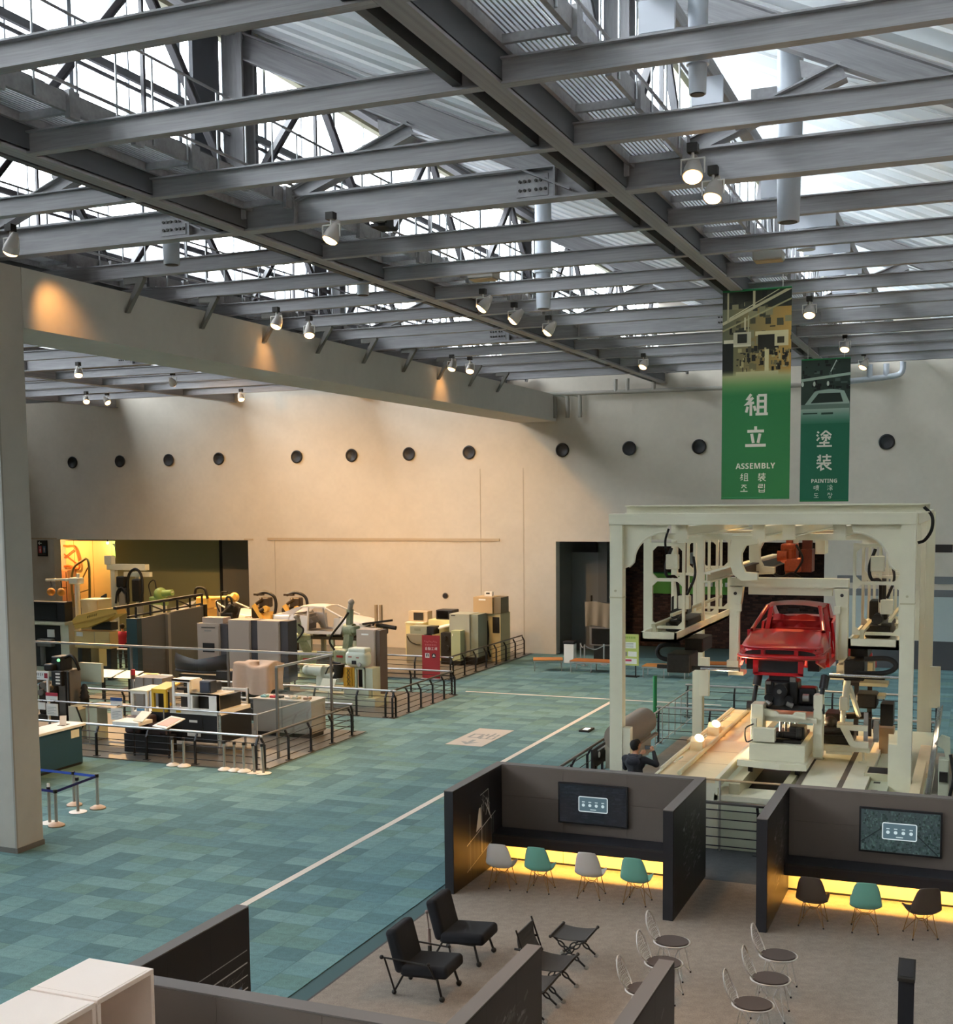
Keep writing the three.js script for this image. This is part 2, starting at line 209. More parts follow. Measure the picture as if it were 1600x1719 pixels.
// ---------- saw-tooth roof: panels, steel, clerestory windows ----------
{
  const zs = []; for (let k = -11; k <= 10; k++) { const z = PZ0 - k * PX; if (z > ZB + 0.3 && z < ZN) zs.push(z); }
  const slope = 0.47, top = 14.95;
  bayX.forEach((x, b) => {
    const vis = b >= 1 && b <= 3, c = structure('ceiling_' + (b + 1), [x + BAY / 2, 11.5, -20]);
    // outer skin that keeps the daylight out
    const skin = extZ([[x - 0.5, top + 0.7], [x - 0.5, top + 0.95], [x + BAY - 0.05, top + 0.95 - slope * (BAY + 0.4)], [x + BAY - 0.05, top + 0.7 - slope * (BAY + 0.4)]], ZB - 0.5, ZN + 0.5);
    part(c, 'roof_slab', skin, b > 3 ? M.steelDark : M.roof);  // slab over the left hall is coloured darker to stand for its shade
    part(c, 'eaves_gutter', bx(x + BAY - 0.62, x + BAY - 0.02, 11.62, 11.98, ZB, ZN), M.steelDark);
    if (b > 3) { part(c, 'eaves_lining', bx(x + BAY - 0.4, x + BAY - 0.1, 11.9, 12.4, ZB, ZN), M.steelDark); }
    if (vis) {
      // folded roof deck: one trough and two flanks to a panel
      const P = PX / 2;
      for (let z = ZB + 0.02; z < 4; z += P) {
        const a = 0.36 * P, d = 0.3, prof = [[0.01, 0], [a, 0], [a + 0.14, d], [P - 0.15, d], [P - 0.01, 0.0]], g = [];
        const L = Math.hypot(1, slope), n = [slope / L, 1 / L], u0 = x - 0.28, u1 = x + BAY - 0.3;
        const pos = [], put = (u, q) => [u + n[0] * q[1], top - 0.02 - slope * (u - x) + n[1] * q[1], z + q[0]];
        for (let i = 0; i + 1 < prof.length; i++) { const A = put(u0, prof[i]), B = put(u1, prof[i]), C = put(u1, prof[i + 1]), D = put(u0, prof[i + 1]); pos.push(...A, ...B, ...C, ...A, ...C, ...D); }
        const geo = new THREE.BufferGeometry(); geo.setAttribute('position', new THREE.Float32BufferAttribute(pos, 3)); geo.computeVertexNormals();
        part(c, 'roof_panel', geo, M.roof);
        const A = put(u0, [0, -0.02]), B = put(u1, [0, -0.02]); part(c, 'panel_seam', bar(A, B, 0.035, 0.05), M.seam);  // fin coloured white for the bright line of light along the seam
      }
      // eaves closer and ridge trim
      part(c, 'ridge_trim', bx(x - 0.34, x - 0.2, top - 0.32, top + 0.25, ZB, ZN), mat(0xd8d2b0, 0.5));
    }
    // longitudinal bottom-chord beam
    part(c, 'longitudinal_beam', ibeam([x + 0.02, YB + 0.27, ZB], [x + 0.02, YB + 0.27, ZN], 0.27, 0.54, 0.035), M.steel);
    // clerestory truss
    const zn = []; for (let k = -9; k <= 5; k++) { const z = PZ0 + k * 2 * PX; if (z > ZB && z < 8) zn.push(z); }
    for (const z of zn) {
      const nearB = b >= 2 && b <= 4; if (!nearB && b !== 1) continue;
      for (const s of [-1, 1]) if (z + s * PX > ZB + 0.2) part(c, 'truss_diagonal', ibeam([x + 0.02, 11.95, z + s * 0.16], [x + 0.02, top - 0.3, z + s * (PX - 0.07)], 0.13, 0.14, 0.018), M.steelDark);
      part(c, 'truss_post', ibeam([x + 0.02, 11.9, z + PX], [x + 0.02, top - 0.2, z + PX], 0.06, 0.06, 0.014), M.steelDark);
    }
    part(c, 'top_chord', ibeam([x + 0.02, top - 0.22, ZB], [x + 0.02, top - 0.22, ZN], 0.2, 0.2, 0.03), M.steel);
    part(c, 'middle_rail', [bar([x - 0.16, 13.2, ZB], [x - 0.16, 13.2, ZN], 0.07, 0.12), bar([x - 0.05, 12.98, ZB], [x - 0.05, 12.98, ZN], 0.04, 0.05)], M.steelDark);
    // main columns with dark cladding on the girder lines
    if (b >= 1 && b <= 5) for (const z of [PZ0, PZ0 - 6 * PX, PZ0 - 12 * PX]) if (z > ZB + 1) {
      part(c, 'column', ibeam([x + 0.02, YB + 0.2, z], [x + 0.02, top - 0.1, z], 0.4, 0.4, 0.045), M.steel);
      part(c, 'cladding', [bx(x - 0.3, x - 0.22, 11.6, top, z - 1.0, z - 0.22), bx(x - 0.3, x - 0.22, 11.6, top, z + 0.22, z + 1.0)], mat(0x55565a, 0.7));
    }
    // purlins across the bay, girders on the column lines
    if (b >= 1) for (const z of zs) {
      if (b >= 4 && z > -16) continue;
      const k = Math.round((z - PZ0) / PX), gird = ((k % 6) + 6) % 6 === 0;
      const x0 = x + 0.14, x1 = x + BAY - 0.12;
      if (gird) {
        part(c, 'girder', ibeam([x0, YB + 0.26, z], [x1, YB + 0.26, z], 0.3, 0.52, 0.035), M.steel);
        part(c, 'splice_plate', [bx(x1 - 1.55, x1 - 1.02, YB + 0.09, YB + 0.43, z + 0.012, z + 0.03)], M.steel);
        const bolts = []; for (let i = 0; i < 6; i++) for (let j = 0; j < 2; j++) bolts.push(cyl([x1 - 1.49 + i * 0.08 + (i > 2 ? 0.03 : 0), YB + 0.19 + j * 0.14, z + 0.03], [x1 - 1.49 + i * 0.08 + (i > 2 ? 0.03 : 0), YB + 0.19 + j * 0.14, z + 0.055], 0.026, 0.026, 6));
        part(c, 'bolt_group', bolts, M.iron);
        part(c, 'stiffener', [bx(x1 - 0.9, x1 - 0.87, YB + 0.02, YB + 0.5, z - 0.14, z + 0.14), bx(x0 + 1.0, x0 + 1.03, YB + 0.02, YB + 0.5, z - 0.14, z + 0.14)], M.steel);
        if (vis || b === 4) {
          // sloping rafter, its haunch at the eaves, and the strut up from the girder
          part(c, 'rafter', ibeam([x + 0.1, top - 0.45, z], [x1 - 0.55, top - 0.45 - slope * (BAY - 0.75), z], 0.26, 0.42, 0.03), M.steel);
          part(c, 'haunch', extZ([[x1 - 0.9, YB + 0.52], [x1 - 0.05, YB + 0.52], [x1 - 0.05, YB + 0.95], [x1 - 0.75, YB + 1.2], [x1 - 1.2, YB + 1.3]], z - 0.02, z + 0.02), M.steel);
          part(c, 'strut', ibeam([x + 1.0, YB + 0.5, z], [x + 3.35, top - 0.72 - slope * 3.25, z], 0.24, 0.26, 0.025), M.steel);
          part(c, 'gusset', extZ([[x + 2.75, 12.7], [x + 2.72, 12.95], [x + 3.75, 12.5], [x + 3.4, 12.62]], z - 0.015, z + 0.015), M.steel);
        }
      } else part(c, 'purlin', ibeam([x0, YB + 0.15, z], [x1, YB + 0.15, z], 0.17, 0.3, 0.022), M.steel);
    }
  });
}
{
  // clerestory windows: one to each tooth, mullions and panes of their own
  const frame = mat(0x8f949a, 0.5, 0.3), seenBays = [1, 2, 3, 4];
  bayX.forEach((x, b) => {
    const w = structure('window_' + (b + 1), [x - 0.42, 12.4, -20]), X = x - 0.42, y0 = 12.36, y1 = 14.95, seen = seenBays.includes(b);
    part(w, 'sill_wall', bx(X - 0.06, X + 0.06, 11.4, y0 - 0.04, ZB, ZN), M.mesh);
    part(w, 'window_frame', [bx(X - 0.05, X + 0.05, y0 - 0.04, y0 + 0.04, ZB, ZN), bx(X - 0.05, X + 0.05, y1 - 0.06, y1 + 0.8, ZB, ZN)], frame);
    const step = PX / 2;
    for (let z = ZB + 0.02; z < ZN; z += step * (seen ? 1 : 8)) {
      if (seen) { const h = Math.round((z - ZB) / step) % 2 ? 0.014 : 0.045; part(w, 'mullion', bx(X - 0.03, X + 0.03, y0, y1, z - h, z + h), frame); }
      const zz = Math.min(ZN, z + step * (seen ? 1 : 8));
      part(w, 'pane', plane(zz - z, y1 - y0, [X, (y0 + y1) / 2, (z + zz) / 2], Math.PI / 2), M.glass);
    }
  });
}
// ---------- lounge: booths, monitors, seats ----------
const BH = 1.77;
function muralMap(k) {
  return canvasMap(512, 384, (g, w, h) => {
    g.fillStyle = '#17161a'; g.fillRect(0, 0, w, h); let s = 11 + k * 97; const r = () => { s = (s * 1664525 + 1013904223) >>> 0; return s / 4294967296; };
    const line = (a, b, c, d, t, v) => { g.strokeStyle = `rgba(${Math.min(255, v * 1.6)},${Math.min(255, v * 1.6)},${Math.min(250, v * 1.55)},0.9)`; g.lineWidth = t; g.beginPath(); g.moveTo(a, b); g.lineTo(c, d); g.stroke(); };
    if (k === 0) {       // a line of presses with rails
      for (let i = 0; i < 5; i++) line(180 + i * 8, 120 + i * 34, 500, 110 + i * 34, 3 + i % 2, 120 + i * 18);
      for (let i = 0; i < 60; i++) line(180 + r() * 310, 150 + r() * 170, 180 + r() * 310, 150 + r() * 170, 1, 60 + r() * 60);
      for (let i = 0; i < 46; i++) { g.fillStyle = `rgb(${60 + r() * 190 | 0},${60 + r() * 185 | 0},${60 + r() * 170 | 0})`; g.fillRect(190 + r() * 280, 190 + r() * 130, 4 + r() * 16, 3 + r() * 22); }
      g.fillStyle = '#cfcfb8'; g.beginPath(); g.moveTo(390, 330); g.lineTo(420, 210); g.lineTo(470, 210); g.lineTo(480, 330); g.fill();
    } else if (k === 1) {  // a tower, a cone and a long railing
      for (let i = 0; i < 26; i++) line(130 + i * 10, 232 - i * 2.4, 130 + i * 10, 330 - i * 2, 1.4, 70 + r() * 70);
      line(120, 236, 400, 168, 4, 150); line(120, 338, 410, 270, 3, 120); line(150, 120, 150, 340, 3, 110); line(262, 110, 262, 300, 5, 150);
      g.fillStyle = '#e4e4da'; g.beginPath(); g.moveTo(236, 118); g.lineTo(252, 118); g.lineTo(258, 196); g.lineTo(206, 206); g.fill();
      for (let i = 0; i < 9; i++) line(262 + r() * 70, 70 + r() * 50, 262 + r() * 90, 100 + r() * 80, 3, 100 + r() * 80);
      line(250, 70, 330, 62, 4, 140); line(330, 62, 340, 160, 4, 130); line(300, 110, 360, 190, 5, 150);
    } else for (let i = 0; i < 190; i++) { const x = 140 + r() * 260, y = 60 + r() * 230, v = 50 + r() * r() * 200 | 0; g.fillStyle = `rgba(${v},${v},${v},0.6)`; g.save(); g.translate(x, y); g.rotate(-0.7 + r()); g.fillRect(0, 0, 4 + r() * 44, 2 + r() * 9); g.restore(); }
  });
}
// side wall with three printed boards on one face; the other face is plain
function boothWall(t, x0, x1, z0, z1, face, k) {
  part(t, 'side_wall', bx(x0, x1, 0, BH - 0.015, z0, z1), M.boothBlack); part(t, 'wall_cap', bx(x0 - 0.003, x1 + 0.003, BH - 0.015, BH, z0 - 0.003, z1 + 0.003), M.boothTop);
  const m = muralMap(k), n = 3, L = (z1 - z0) / n, X = face > 0 ? x1 : x0;
  for (let i = 0; i < n; i++) {
    const a = z0 + i * L + 0.004, b = z0 + (i + 1) * L - 0.004, g = plane(b - a, BH - 0.03, [X + face * 0.006, (BH - 0.02) / 2, (a + b) / 2], face * Math.PI / 2), uv = g.attributes.uv;
    for (let j = 0; j < uv.count; j++) { const s = face > 0 ? (n - 1 - i + uv.getX(j)) / n : (i + uv.getX(j)) / n; uv.setX(j, s); }
    part(t, 'printed_board', [g, bx(X, X + face * 0.005, 0.01, BH - 0.02, a, b)].slice(0, 1), mat(0xffffff, 0.45, 0, { map: m }));
  }
}
const glow = new THREE.MeshStandardMaterial({ color: 0xffc36b, emissive: new THREE.Color(1, 0.56, 0.12), emissiveIntensity: 2.5 });
function booth(label, x0, x1, zf, zb, sides, lit) {          // zf: open side, zb: back wall's far face
  const d = Math.sign(zf - zb), t = thing('display_booth', label, 'booth', [(x0 + x1) / 2, 0, zb]), th = 0.16, bi = zb + d * 0.2;
  sides(t, th, Math.min(zf, zb), Math.max(zf, zb));
  part(t, 'back_wall', bx(x0 + th, x1 - th, 0, BH - 0.015, Math.min(zb, bi), Math.max(zb, bi)), M.booth);
  part(t, 'wall_cap', bx(x0 + th, x1 - th, BH - 0.015, BH, Math.min(zb, bi) - 0.003, Math.max(zb, bi) + 0.003), M.boothTop);
  const w = (x1 - x0 - 2 * th) / 3;
  for (let i = 0; i < 3; i++) for (const [a, b] of [[0.62, 1.2], [1.206, BH - 0.02]]) {
    part(t, 'wall_panel', bx(x0 + th + i * w + 0.004, x0 + th + (i + 1) * w - 0.004, a, b, bi, bi + d * 0.012), M.booth);
    part(t, 'outer_panel', bx(x0 + th + i * w + 0.004, x0 + th + (i + 1) * w - 0.004, a === 0.62 ? 0.01 : a, b, zb, zb - d * 0.01), M.booth);
  }
  for (let i = 0; i < 3; i++) part(t, 'lower_panel', bx(x0 + th + i * w + 0.004, x0 + th + (i + 1) * w - 0.004, 0.03, 0.56, bi, bi + d * 0.01), mat(0xd8cbb6, 0.6));
  part(t, 'skirting', bx(x0 + th, x1 - th, 0, 0.035, bi, bi + d * 0.02), M.black);
  part(t, 'desk_top', bx(x0 + th, x1 - th, 0.56, 0.6, bi, bi + d * 0.52), M.desk); part(t, 'desk_fascia', bx(x0 + th, x1 - th, 0.4, 0.56, bi + d * 0.49, bi + d * 0.52), M.boothBlack);
  if (lit) {
    part(t, 'light_strip', bx(x0 + th + 0.05, x1 - th - 0.05, 0.535, 0.555, bi + d * 0.42, bi + d * 0.46), glow, 'warm light strip under the desk');
    const L = new THREE.RectAreaLight(new THREE.Color(1, 0.52, 0.1), 170, x1 - x0 - 2 * th - 0.1, 0.05); L.position.set((x0 + x1) / 2, 0.53, bi + d * 0.4); L.lookAt((x0 + x1) / 2, 0.0, bi + d * 0.36); scene.add(L);
  }
  return t;
}
booth('dark booth with four chairs at its glowing desk, wall screen showing a black picture', -8.24, -4.34, -18.54, -21.0, (t, th, a, b) => { boothWall(t, -8.24, -8.24 + th, a, b, 1, 1); boothWall(t, -4.34 - th, -4.34, a, b, 1, 2); }, true);
booth('dark booth at the right edge with brown and mint chairs at its glowing desk', -3.05, 0.85, -18.53, -21.0, (t, th, a, b) => { boothWall(t, -3.05, -3.05 + th, a, b, 1, 2); boothWall(t, 0.85 - th, 0.85, a, b, -1, 1); }, true);
booth('near booth seen from behind, black print of a press line on its long left wall', -8.22, -4.33, -12.3, -9.88, (t, th, a, b) => { boothWall(t, -8.22, -8.22 + th, a, b, 1, 0); boothWall(t, -4.33 - th, -4.33, a, b, 1, 2); }, false);
booth('near booth at the lower right, only its grey-topped end wall in view', -3.04, 0.85, -12.38, -9.88, (t, th, a, b) => { boothWall(t, -3.04, -3.04 + th, a, b, 1, 2); boothWall(t, 0.85 - th, 0.85, a, b, -1, 1); }, false);

function monitor(label, x0, x1, k) {
  const t = thing('wall_monitor', label, 'monitor', [(x0 + x1) / 2, 0.8, -20.72]), z = -20.735;
  part(t, 'housing', rbx(x0, x1, 0.8, 1.545, -20.785, z, 0.012), M.black);
  part(t, 'bezel', [bx(x0, x1, 0.8, 0.83, z, z + 0.012), bx(x0, x1, 1.515, 1.545, z, z + 0.012), bx(x0, x0 + 0.03, 0.83, 1.515, z, z + 0.012), bx(x1 - 0.03, x1, 0.83, 1.515, z, z + 0.012)], M.black);
  const pic = canvasMap(512, 288, (g, w, h) => {
    g.fillStyle = k ? '#3c4a4c' : '#22252b'; g.fillRect(0, 0, w, h); let s = 5; const r = () => { s = (s * 1664525 + 1013904223) >>> 0; return s / 4294967296; };
    if (k) {
      for (let i = 0; i < 900; i++) { const v = 20 + r() * 95 | 0; g.fillStyle = `rgba(${v * 0.85 | 0},${v + 8},${v + 4},0.6)`; g.fillRect(r() * w, r() * h, 2 + r() * 14, 2 + r() * 18); }
      g.strokeStyle = '#1d2426'; g.lineWidth = 6; g.beginPath(); g.moveTo(0, 230); g.lineTo(170, 100); g.lineTo(300, 95); g.lineTo(500, 285); g.stroke();
    } else for (let i = 0; i < 300; i++) { g.fillStyle = `rgba(60,66,76,${r() * 0.25})`; g.fillRect(r() * w, r() * h, 10 + r() * 50, 4 + r() * 14); }
    const x = k ? 142 : 150, y = 86, W = 220, H = 112;
    g.fillStyle = '#5e7680'; g.strokeStyle = '#e6f4f6'; g.lineWidth = 7; g.beginPath(); g.roundRect(x, y, W, H, 10); g.fill(); g.stroke();
    for (let i = 0; i < 4; i++) { g.fillStyle = '#d9eef2'; g.beginPath(); g.arc(x + 35 + i * 50, y + 64, 12, 0, 7); g.fill(); g.fillRect(x + 24 + i * 50, y + 36, 22, 6); }
    g.fillRect(x + 88, y + 92, 46, 6);
  });
  part(t, 'screen', plane(x1 - x0 - 0.06, 0.685, [(x0 + x1) / 2, 1.1725, z + 0.004]), new THREE.MeshStandardMaterial({ color: 0x222222, roughness: 0.2, map: pic, emissive: 0xffffff, emissiveMap: pic, emissiveIntensity: k ? 0.8 : 0.75 }));
}
monitor('wall screen with a small pale menu on a black picture', -6.96, -5.67, 0); monitor('wall screen with a small pale menu over a grey-green factory picture', -1.75, -0.47, 1);

// shell chair on a wire base; faces +z
function shellGeometry() {
  const prof = [[0.26, 0.395, 0.19], [0.2, 0.405, 0.215], [0.08, 0.385, 0.228], [-0.05, 0.372, 0.232], [-0.15, 0.38, 0.235], [-0.215, 0.44, 0.235], [-0.25, 0.56, 0.222], [-0.28, 0.68, 0.2], [-0.3, 0.78, 0.172], [-0.308, 0.832, 0.14]];
  const cv = new THREE.CatmullRomCurve3(prof.map((p) => V(...p))), NU = 14, NV = 22, pos = [], idx = [];
  for (let side = 0; side < 2; side++) for (let j = 0; j <= NV; j++) for (let i = 0; i <= NU; i++) {
    const p = cv.getPoint(j / NV), u = i / NU * 2 - 1, a = Math.abs(u), seat = 1 - Math.min(1, Math.max(0, (p.y - 0.4) / 0.2)), e = Math.pow(a, 3);
    const rise = seat * 0.055 * e * (j > 1 ? 1 : 0.4) + (1 - seat) * -0.012 * e, fwd = (1 - seat) * 0.075 * e * Math.max(0.25, 1 - (p.y - 0.45) * 2.0), o = side * 0.012;
    pos.push(u * p.z, p.y + rise - o * seat, p.x + fwd - o * (1 - seat));
  }
  const K = (NU + 1) * (NV + 1), W = NU + 1;
  for (let s = 0; s < 2; s++) for (let j = 0; j < NV; j++) for (let i = 0; i < NU; i++) { const a = s * K + j * W + i, b = a + 1, c = a + W, d = c + 1; s ? idx.push(a, b, c, b, d, c) : idx.push(a, c, b, b, c, d); }
  const edge = (a, b) => idx.push(a, b, a + K, b, b + K, a + K);
  for (let i = 0; i < NU; i++) { edge(i, i + 1); edge(NV * W + i + 1, NV * W + i); } for (let j = 0; j < NV; j++) { edge((j + 1) * W, j * W); edge(j * W + NU, (j + 1) * W + NU); }
  const g = new THREE.BufferGeometry(); g.setAttribute('position', new THREE.Float32BufferAttribute(pos, 3)); g.setIndex(idx); g.computeVertexNormals(); return g;
}
const shellG = shellGeometry(), wireM = mat(0x8a6a3c, 0.35, 0.7);
function makeShell(color, label) {
  const t = thing('shell_chair', label, 'chair');
  part(t, 'shell', shellG.clone(), mat(color, 0.45));
  for (const sx of [-1, 1]) for (const sz of [-1, 1]) { const l = part(t, 'leg', cyl([sx * 0.13, 0.37, sz * 0.11 - 0.01], [sx * 0.19, 0.015, sz * 0.19], 0.0065, 0.0065, 6), wireM); part(l, 'foot', cyl([sx * 0.19, 0, sz * 0.19], [sx * 0.191, 0.022, sz * 0.19], 0.013, 0.011, 8), M.rubber); }
  const br = []; for (const sx of [-1, 1]) for (const sz of [-1, 1]) br.push(cyl([sx * 0.19, 0.02, sz * 0.19], [sx * 0.05, 0.26, sz * 0.03], 0.005, 0.005, 5), cyl([sx * 0.13, 0.365, sz * 0.11], [sx * 0.05, 0.26, sz * 0.03], 0.005, 0.005, 5));
  br.push(...poly([[-0.05, 0.26, 0.03], [0, 0.25, 0.05], [0.05, 0.26, 0.03], [0.05, 0.26, -0.03], [0, 0.25, -0.05], [-0.05, 0.26, -0.03], [-0.05, 0.26, 0.03]], 0.006, 5));
  part(t, 'wire_brace', br, wireM);
  return t;
}
const shellA = 'shell chair on a wire base';
const protoS = {};
for (const [x, z, ry, kind, label] of [
  [-7.46, -19.22, Math.PI + 0.06, 'white', 'leftmost white shell chair at the left glowing desk'], [-6.78, -19.27, Math.PI + 0.05, 'mint', 'mint shell chair between the two white ones'],
  [-5.89, -19.27, Math.PI + 0.03, 'white', 'white shell chair between the two mint ones, before the wall screen'], [-5.09, -19.23, Math.PI - 0.02, 'mint', 'mint shell chair beside the right wall of the left booth'],
  [-2.28, -19.2, Math.PI - 0.05, 'brown', 'brown shell chair nearest the left wall of the right booth'], [-1.51, -19.2, Math.PI + 0.12, 'mint', 'mint shell chair between the two brown ones'],
  [-0.71, -19.24, Math.PI + 0.42, 'brown', 'brown shell chair at the right edge of the picture'],
  [-7.55, -11.72, 0.05, 'tan', 'tan chair top peeping over the near partition, leftmost of three'], [-6.65, -11.72, 0.0, 'brown', 'dark brown chair top peeping over the near partition'], [-5.84, -11.7, 0, 'tan', 'tan chair top peeping over the near partition, nearest the dividing wall']]) {
  if (!protoS[kind]) { const t = makeShell({ white: 0xcfc6bd, mint: 0x77b39f, brown: 0x55473c, tan: 0xa08767 }[kind], label); t.position.set(x, 0.004, z); t.rotation.y = ry; protoS[kind] = t; }
  else copy(protoS[kind], 'shell_chair', [x, 0.004, z], ry, label);
}
// wire chair with a tall hooped back and a round dark pad; faces +x
function makeWire(label) {
  const t = thing('wire_chair', label, 'chair'), w = mat(0xc9c3bd, 0.3, 0.6);
  part(t, 'seat_pad', new THREE.CylinderGeometry(0.225, 0.22, 0.025, 28).scale(1.02, 1, 0.95).translate(0, 0.485, 0), mat(0x4a3f3a, 0.9));
  const ring = (y, rx, rz, r) => tube(Array.from({ length: 24 }, (_, i) => [Math.cos(i / 24 * 6.2832) * rx, y, Math.sin(i / 24 * 6.2832) * rz]), r, 40, 6, true);
  part(t, 'seat_rim', [ring(0.478, 0.25, 0.235, 0.011), ring(0.44, 0.2, 0.19, 0.004)], w);
  const hoopAt = (a) => { const s = Math.sin(a), k = (1 - Math.cos(a)) / 2; return [-0.2 - 0.17 * k - 0.03 * s * s + 0.02, 0.47 + 0.4 * k, 0.185 * s * (1 - 0.25 * k)]; };
  part(t, 'back_hoop', tube(Array.from({ length: 28 }, (_, i) => hoopAt(i / 28 * 6.2832)), 0.01, 48, 6, true), w);
  const mesh = []; for (let i = -4; i <= 4; i++) { const z = i / 5; const a = Math.asin(Math.abs(z) * 0.98); const q = (b) => { const p = hoopAt(b); return [p[0] - 0.02 * (1 - z * z), p[1], Math.sign(z) * Math.abs(p[2])]; }; mesh.push(tube([q(a), [-0.3 - 0.04 * (1 - z * z), 0.67, z * 0.165], q(Math.PI - a)], 0.0025, 8, 4)); }
  for (let i = 1; i < 8; i++) { const y = 0.47 + i * 0.05, k = i * 0.05 / 0.4, hw = 0.18 * Math.sqrt(Math.max(0, 1 - (2 * k - 1) ** 2)) * (1 - 0.25 * k), x = -0.2 - 0.17 * k; mesh.push(tube([[x, y, -hw], [x - 0.03, y, 0], [x, y, hw]], 0.0025, 8, 4)); }
  part(t, 'back_wires', mesh, w);
  for (const sx of [-1, 1]) for (const sz of [-1, 1]) { const l = part(t, 'leg', cyl([sx * 0.13, 0.47, sz * 0.13], [sx * 0.21, 0.01, sz * 0.2], 0.006, 0.006, 6), w); part(l, 'foot', cyl([sx * 0.21, 0, sz * 0.2], [sx * 0.21, 0.022, sz * 0.2], 0.013, 0.011, 8), M.rubber); }
  const br = []; for (const sx of [-1, 1]) for (const sz of [-1, 1]) br.push(cyl([sx * 0.205, 0.02, sz * 0.195], [sx * 0.04, 0.25, sz * 0.04], 0.004, 0.004, 5), cyl([sx * 0.14, 0.46, sz * 0.12], [sx * 0.04, 0.25, sz * 0.04], 0.004, 0.004, 5)); part(t, 'wire_brace', br, w);
  return t;
}
let wire0;
for (const [x, z, ry, label] of [[-3.84, -16.37, -0.05, 'wire chair in front of the left booth, farthest of the left row of three'], [-3.76, -15.56, -0.05, 'middle wire chair of the left row, pad cut by the near end wall'], [-3.76, -14.6, 0.02, 'wire chair of the left row nearest the camera, mostly behind the near end wall'],
  [-2.39, -16.37, -0.05, 'wire chair just before the right booth wall, farthest of the right row'], [-2.36, -15.51, 0, 'middle wire chair of the right row of three'], [-2.43, -14.63, 0, 'wire chair of the right row nearest the camera, whole pad in view']]) {
  if (!wire0) { wire0 = makeWire(label); wire0.position.set(x, 0.004, z); wire0.rotation.y = ry; } else copy(wire0, 'wire_chair', [x, 0.004, z], ry, label);
}
// black easy chairs with ball feet; face +x
function easyChair(label, p, arms, ry) {
  const t = thing('easy_chair', label, 'armchair'), f = M.iron;
  const tilt = (g, a, c) => g.rotateZ(a).translate(...c);
  part(t, 'seat_cushion', tilt(new RoundedBoxGeometry(0.68, 0.17, 0.64, 4, 0.06), 0.06, [0.1, 0.37, 0]), M.blackSoft);
  part(t, 'back_cushion', tilt(new RoundedBoxGeometry(0.17, 0.6, 0.62, 4, 0.06), 0.27, [-0.31, 0.6, 0]), M.blackSoft);
  for (const s of [-1, 1]) {
    const a = part(t, 'leg', cyl([0.28, 0.31, s * 0.27], [0.36, 0.05, s * 0.3], 0.018, 0.018, 8), f); part(a, 'ball_foot', sph([0.365, 0.04, s * 0.3], 0.04), f);
    const b = part(t, 'leg', cyl([-0.2, 0.31, s * 0.24], [-0.34, 0.05, s * 0.27], 0.015, 0.015, 8), f); part(b, 'ball_foot', sph([-0.345, 0.034, s * 0.27], 0.034), f);
    if (arms) { part(t, 'armrest', [...poly([[-0.47, 0.53, s * 0.36], [0.2, 0.5, s * 0.36], [0.27, 0.3, s * 0.3]], 0.013, 8), sph([0.2, 0.51, s * 0.36], 0.026), sph([-0.48, 0.53, s * 0.36], 0.03)], f); part(t, 'back_post', cyl([-0.44, 0.53, s * 0.36], [-0.32, 0.06, s * 0.3], 0.014, 0.014, 8), f); }
  }
  part(t, 'frame', [cyl([-0.25, 0.29, 0.24], [0.3, 0.29, 0.27], 0.014), cyl([-0.25, 0.29, -0.24], [0.3, 0.29, -0.27], 0.014), cyl([0.28, 0.29, -0.27], [0.28, 0.29, 0.27], 0.014), cyl([-0.22, 0.29, -0.24], [-0.22, 0.29, 0.24], 0.014)], f);
  if (!arms) { const r = part(t, 'damper', [cyl([-0.46, 0.68, 0.24], [-0.43, 0.42, 0.24], 0.01), cyl([-0.43, 0.45, 0.24], [-0.42, 0.2, 0.24], 0.024), sph([-0.46, 0.69, 0.24], 0.03)], mat(0x9b857c, 0.4, 0.4), 'grey piston rod behind the back'); part(r, 'damper_base', cyl([-0.42, 0.02, 0.24], [-0.42, 0.2, 0.24], 0.03), f); }
  t.position.set(...p); t.rotation.y = ry; return t;
}
easyChair('black cushioned easy chair with thin rod armrests and ball feet', [-6.82, 0.004, -14.66], true, 0.02);
easyChair('black cushioned easy chair without armrests, piston rod behind its back', [-6.83, 0.004, -15.98], false, 0.02);
// chain-legged sling seats
function chainLeg(t, a, b) {
  const A = V(...a), B = V(...b), P = (s) => A.clone().lerp(B, s).toArray(), d = B.clone().sub(A).normalize(), n = V(0, 0, 1), s = V(0, 0, 0).crossVectors(n, d);
  const link = (c) => { const C = V(...c); return tube(Array.from({ length: 14 }, (_, i) => { const q = i / 14 * 6.2832; return C.clone().addScaledVector(d, Math.cos(q) * 0.055).addScaledVector(s, Math.sin(q) * 0.026).toArray(); }), 0.012, 24, 6, true); };
  const l = part(t, 'chain_leg', [cyl(P(0), P(0.16), 0.014), link(P(0.25)), link(P(0.42)), cyl(P(0.5), P(0.56), 0.016), link(P(0.66)), cyl(P(0.74), P(0.97), 0.015)], M.iron);
  part(l, 'foot', cyl(P(0.93), [b[0] + d.x * 0.0, b[1] - 0.0, b[2]], 0.034, 0.036, 10), mat(0x8c857c, 0.6));
}
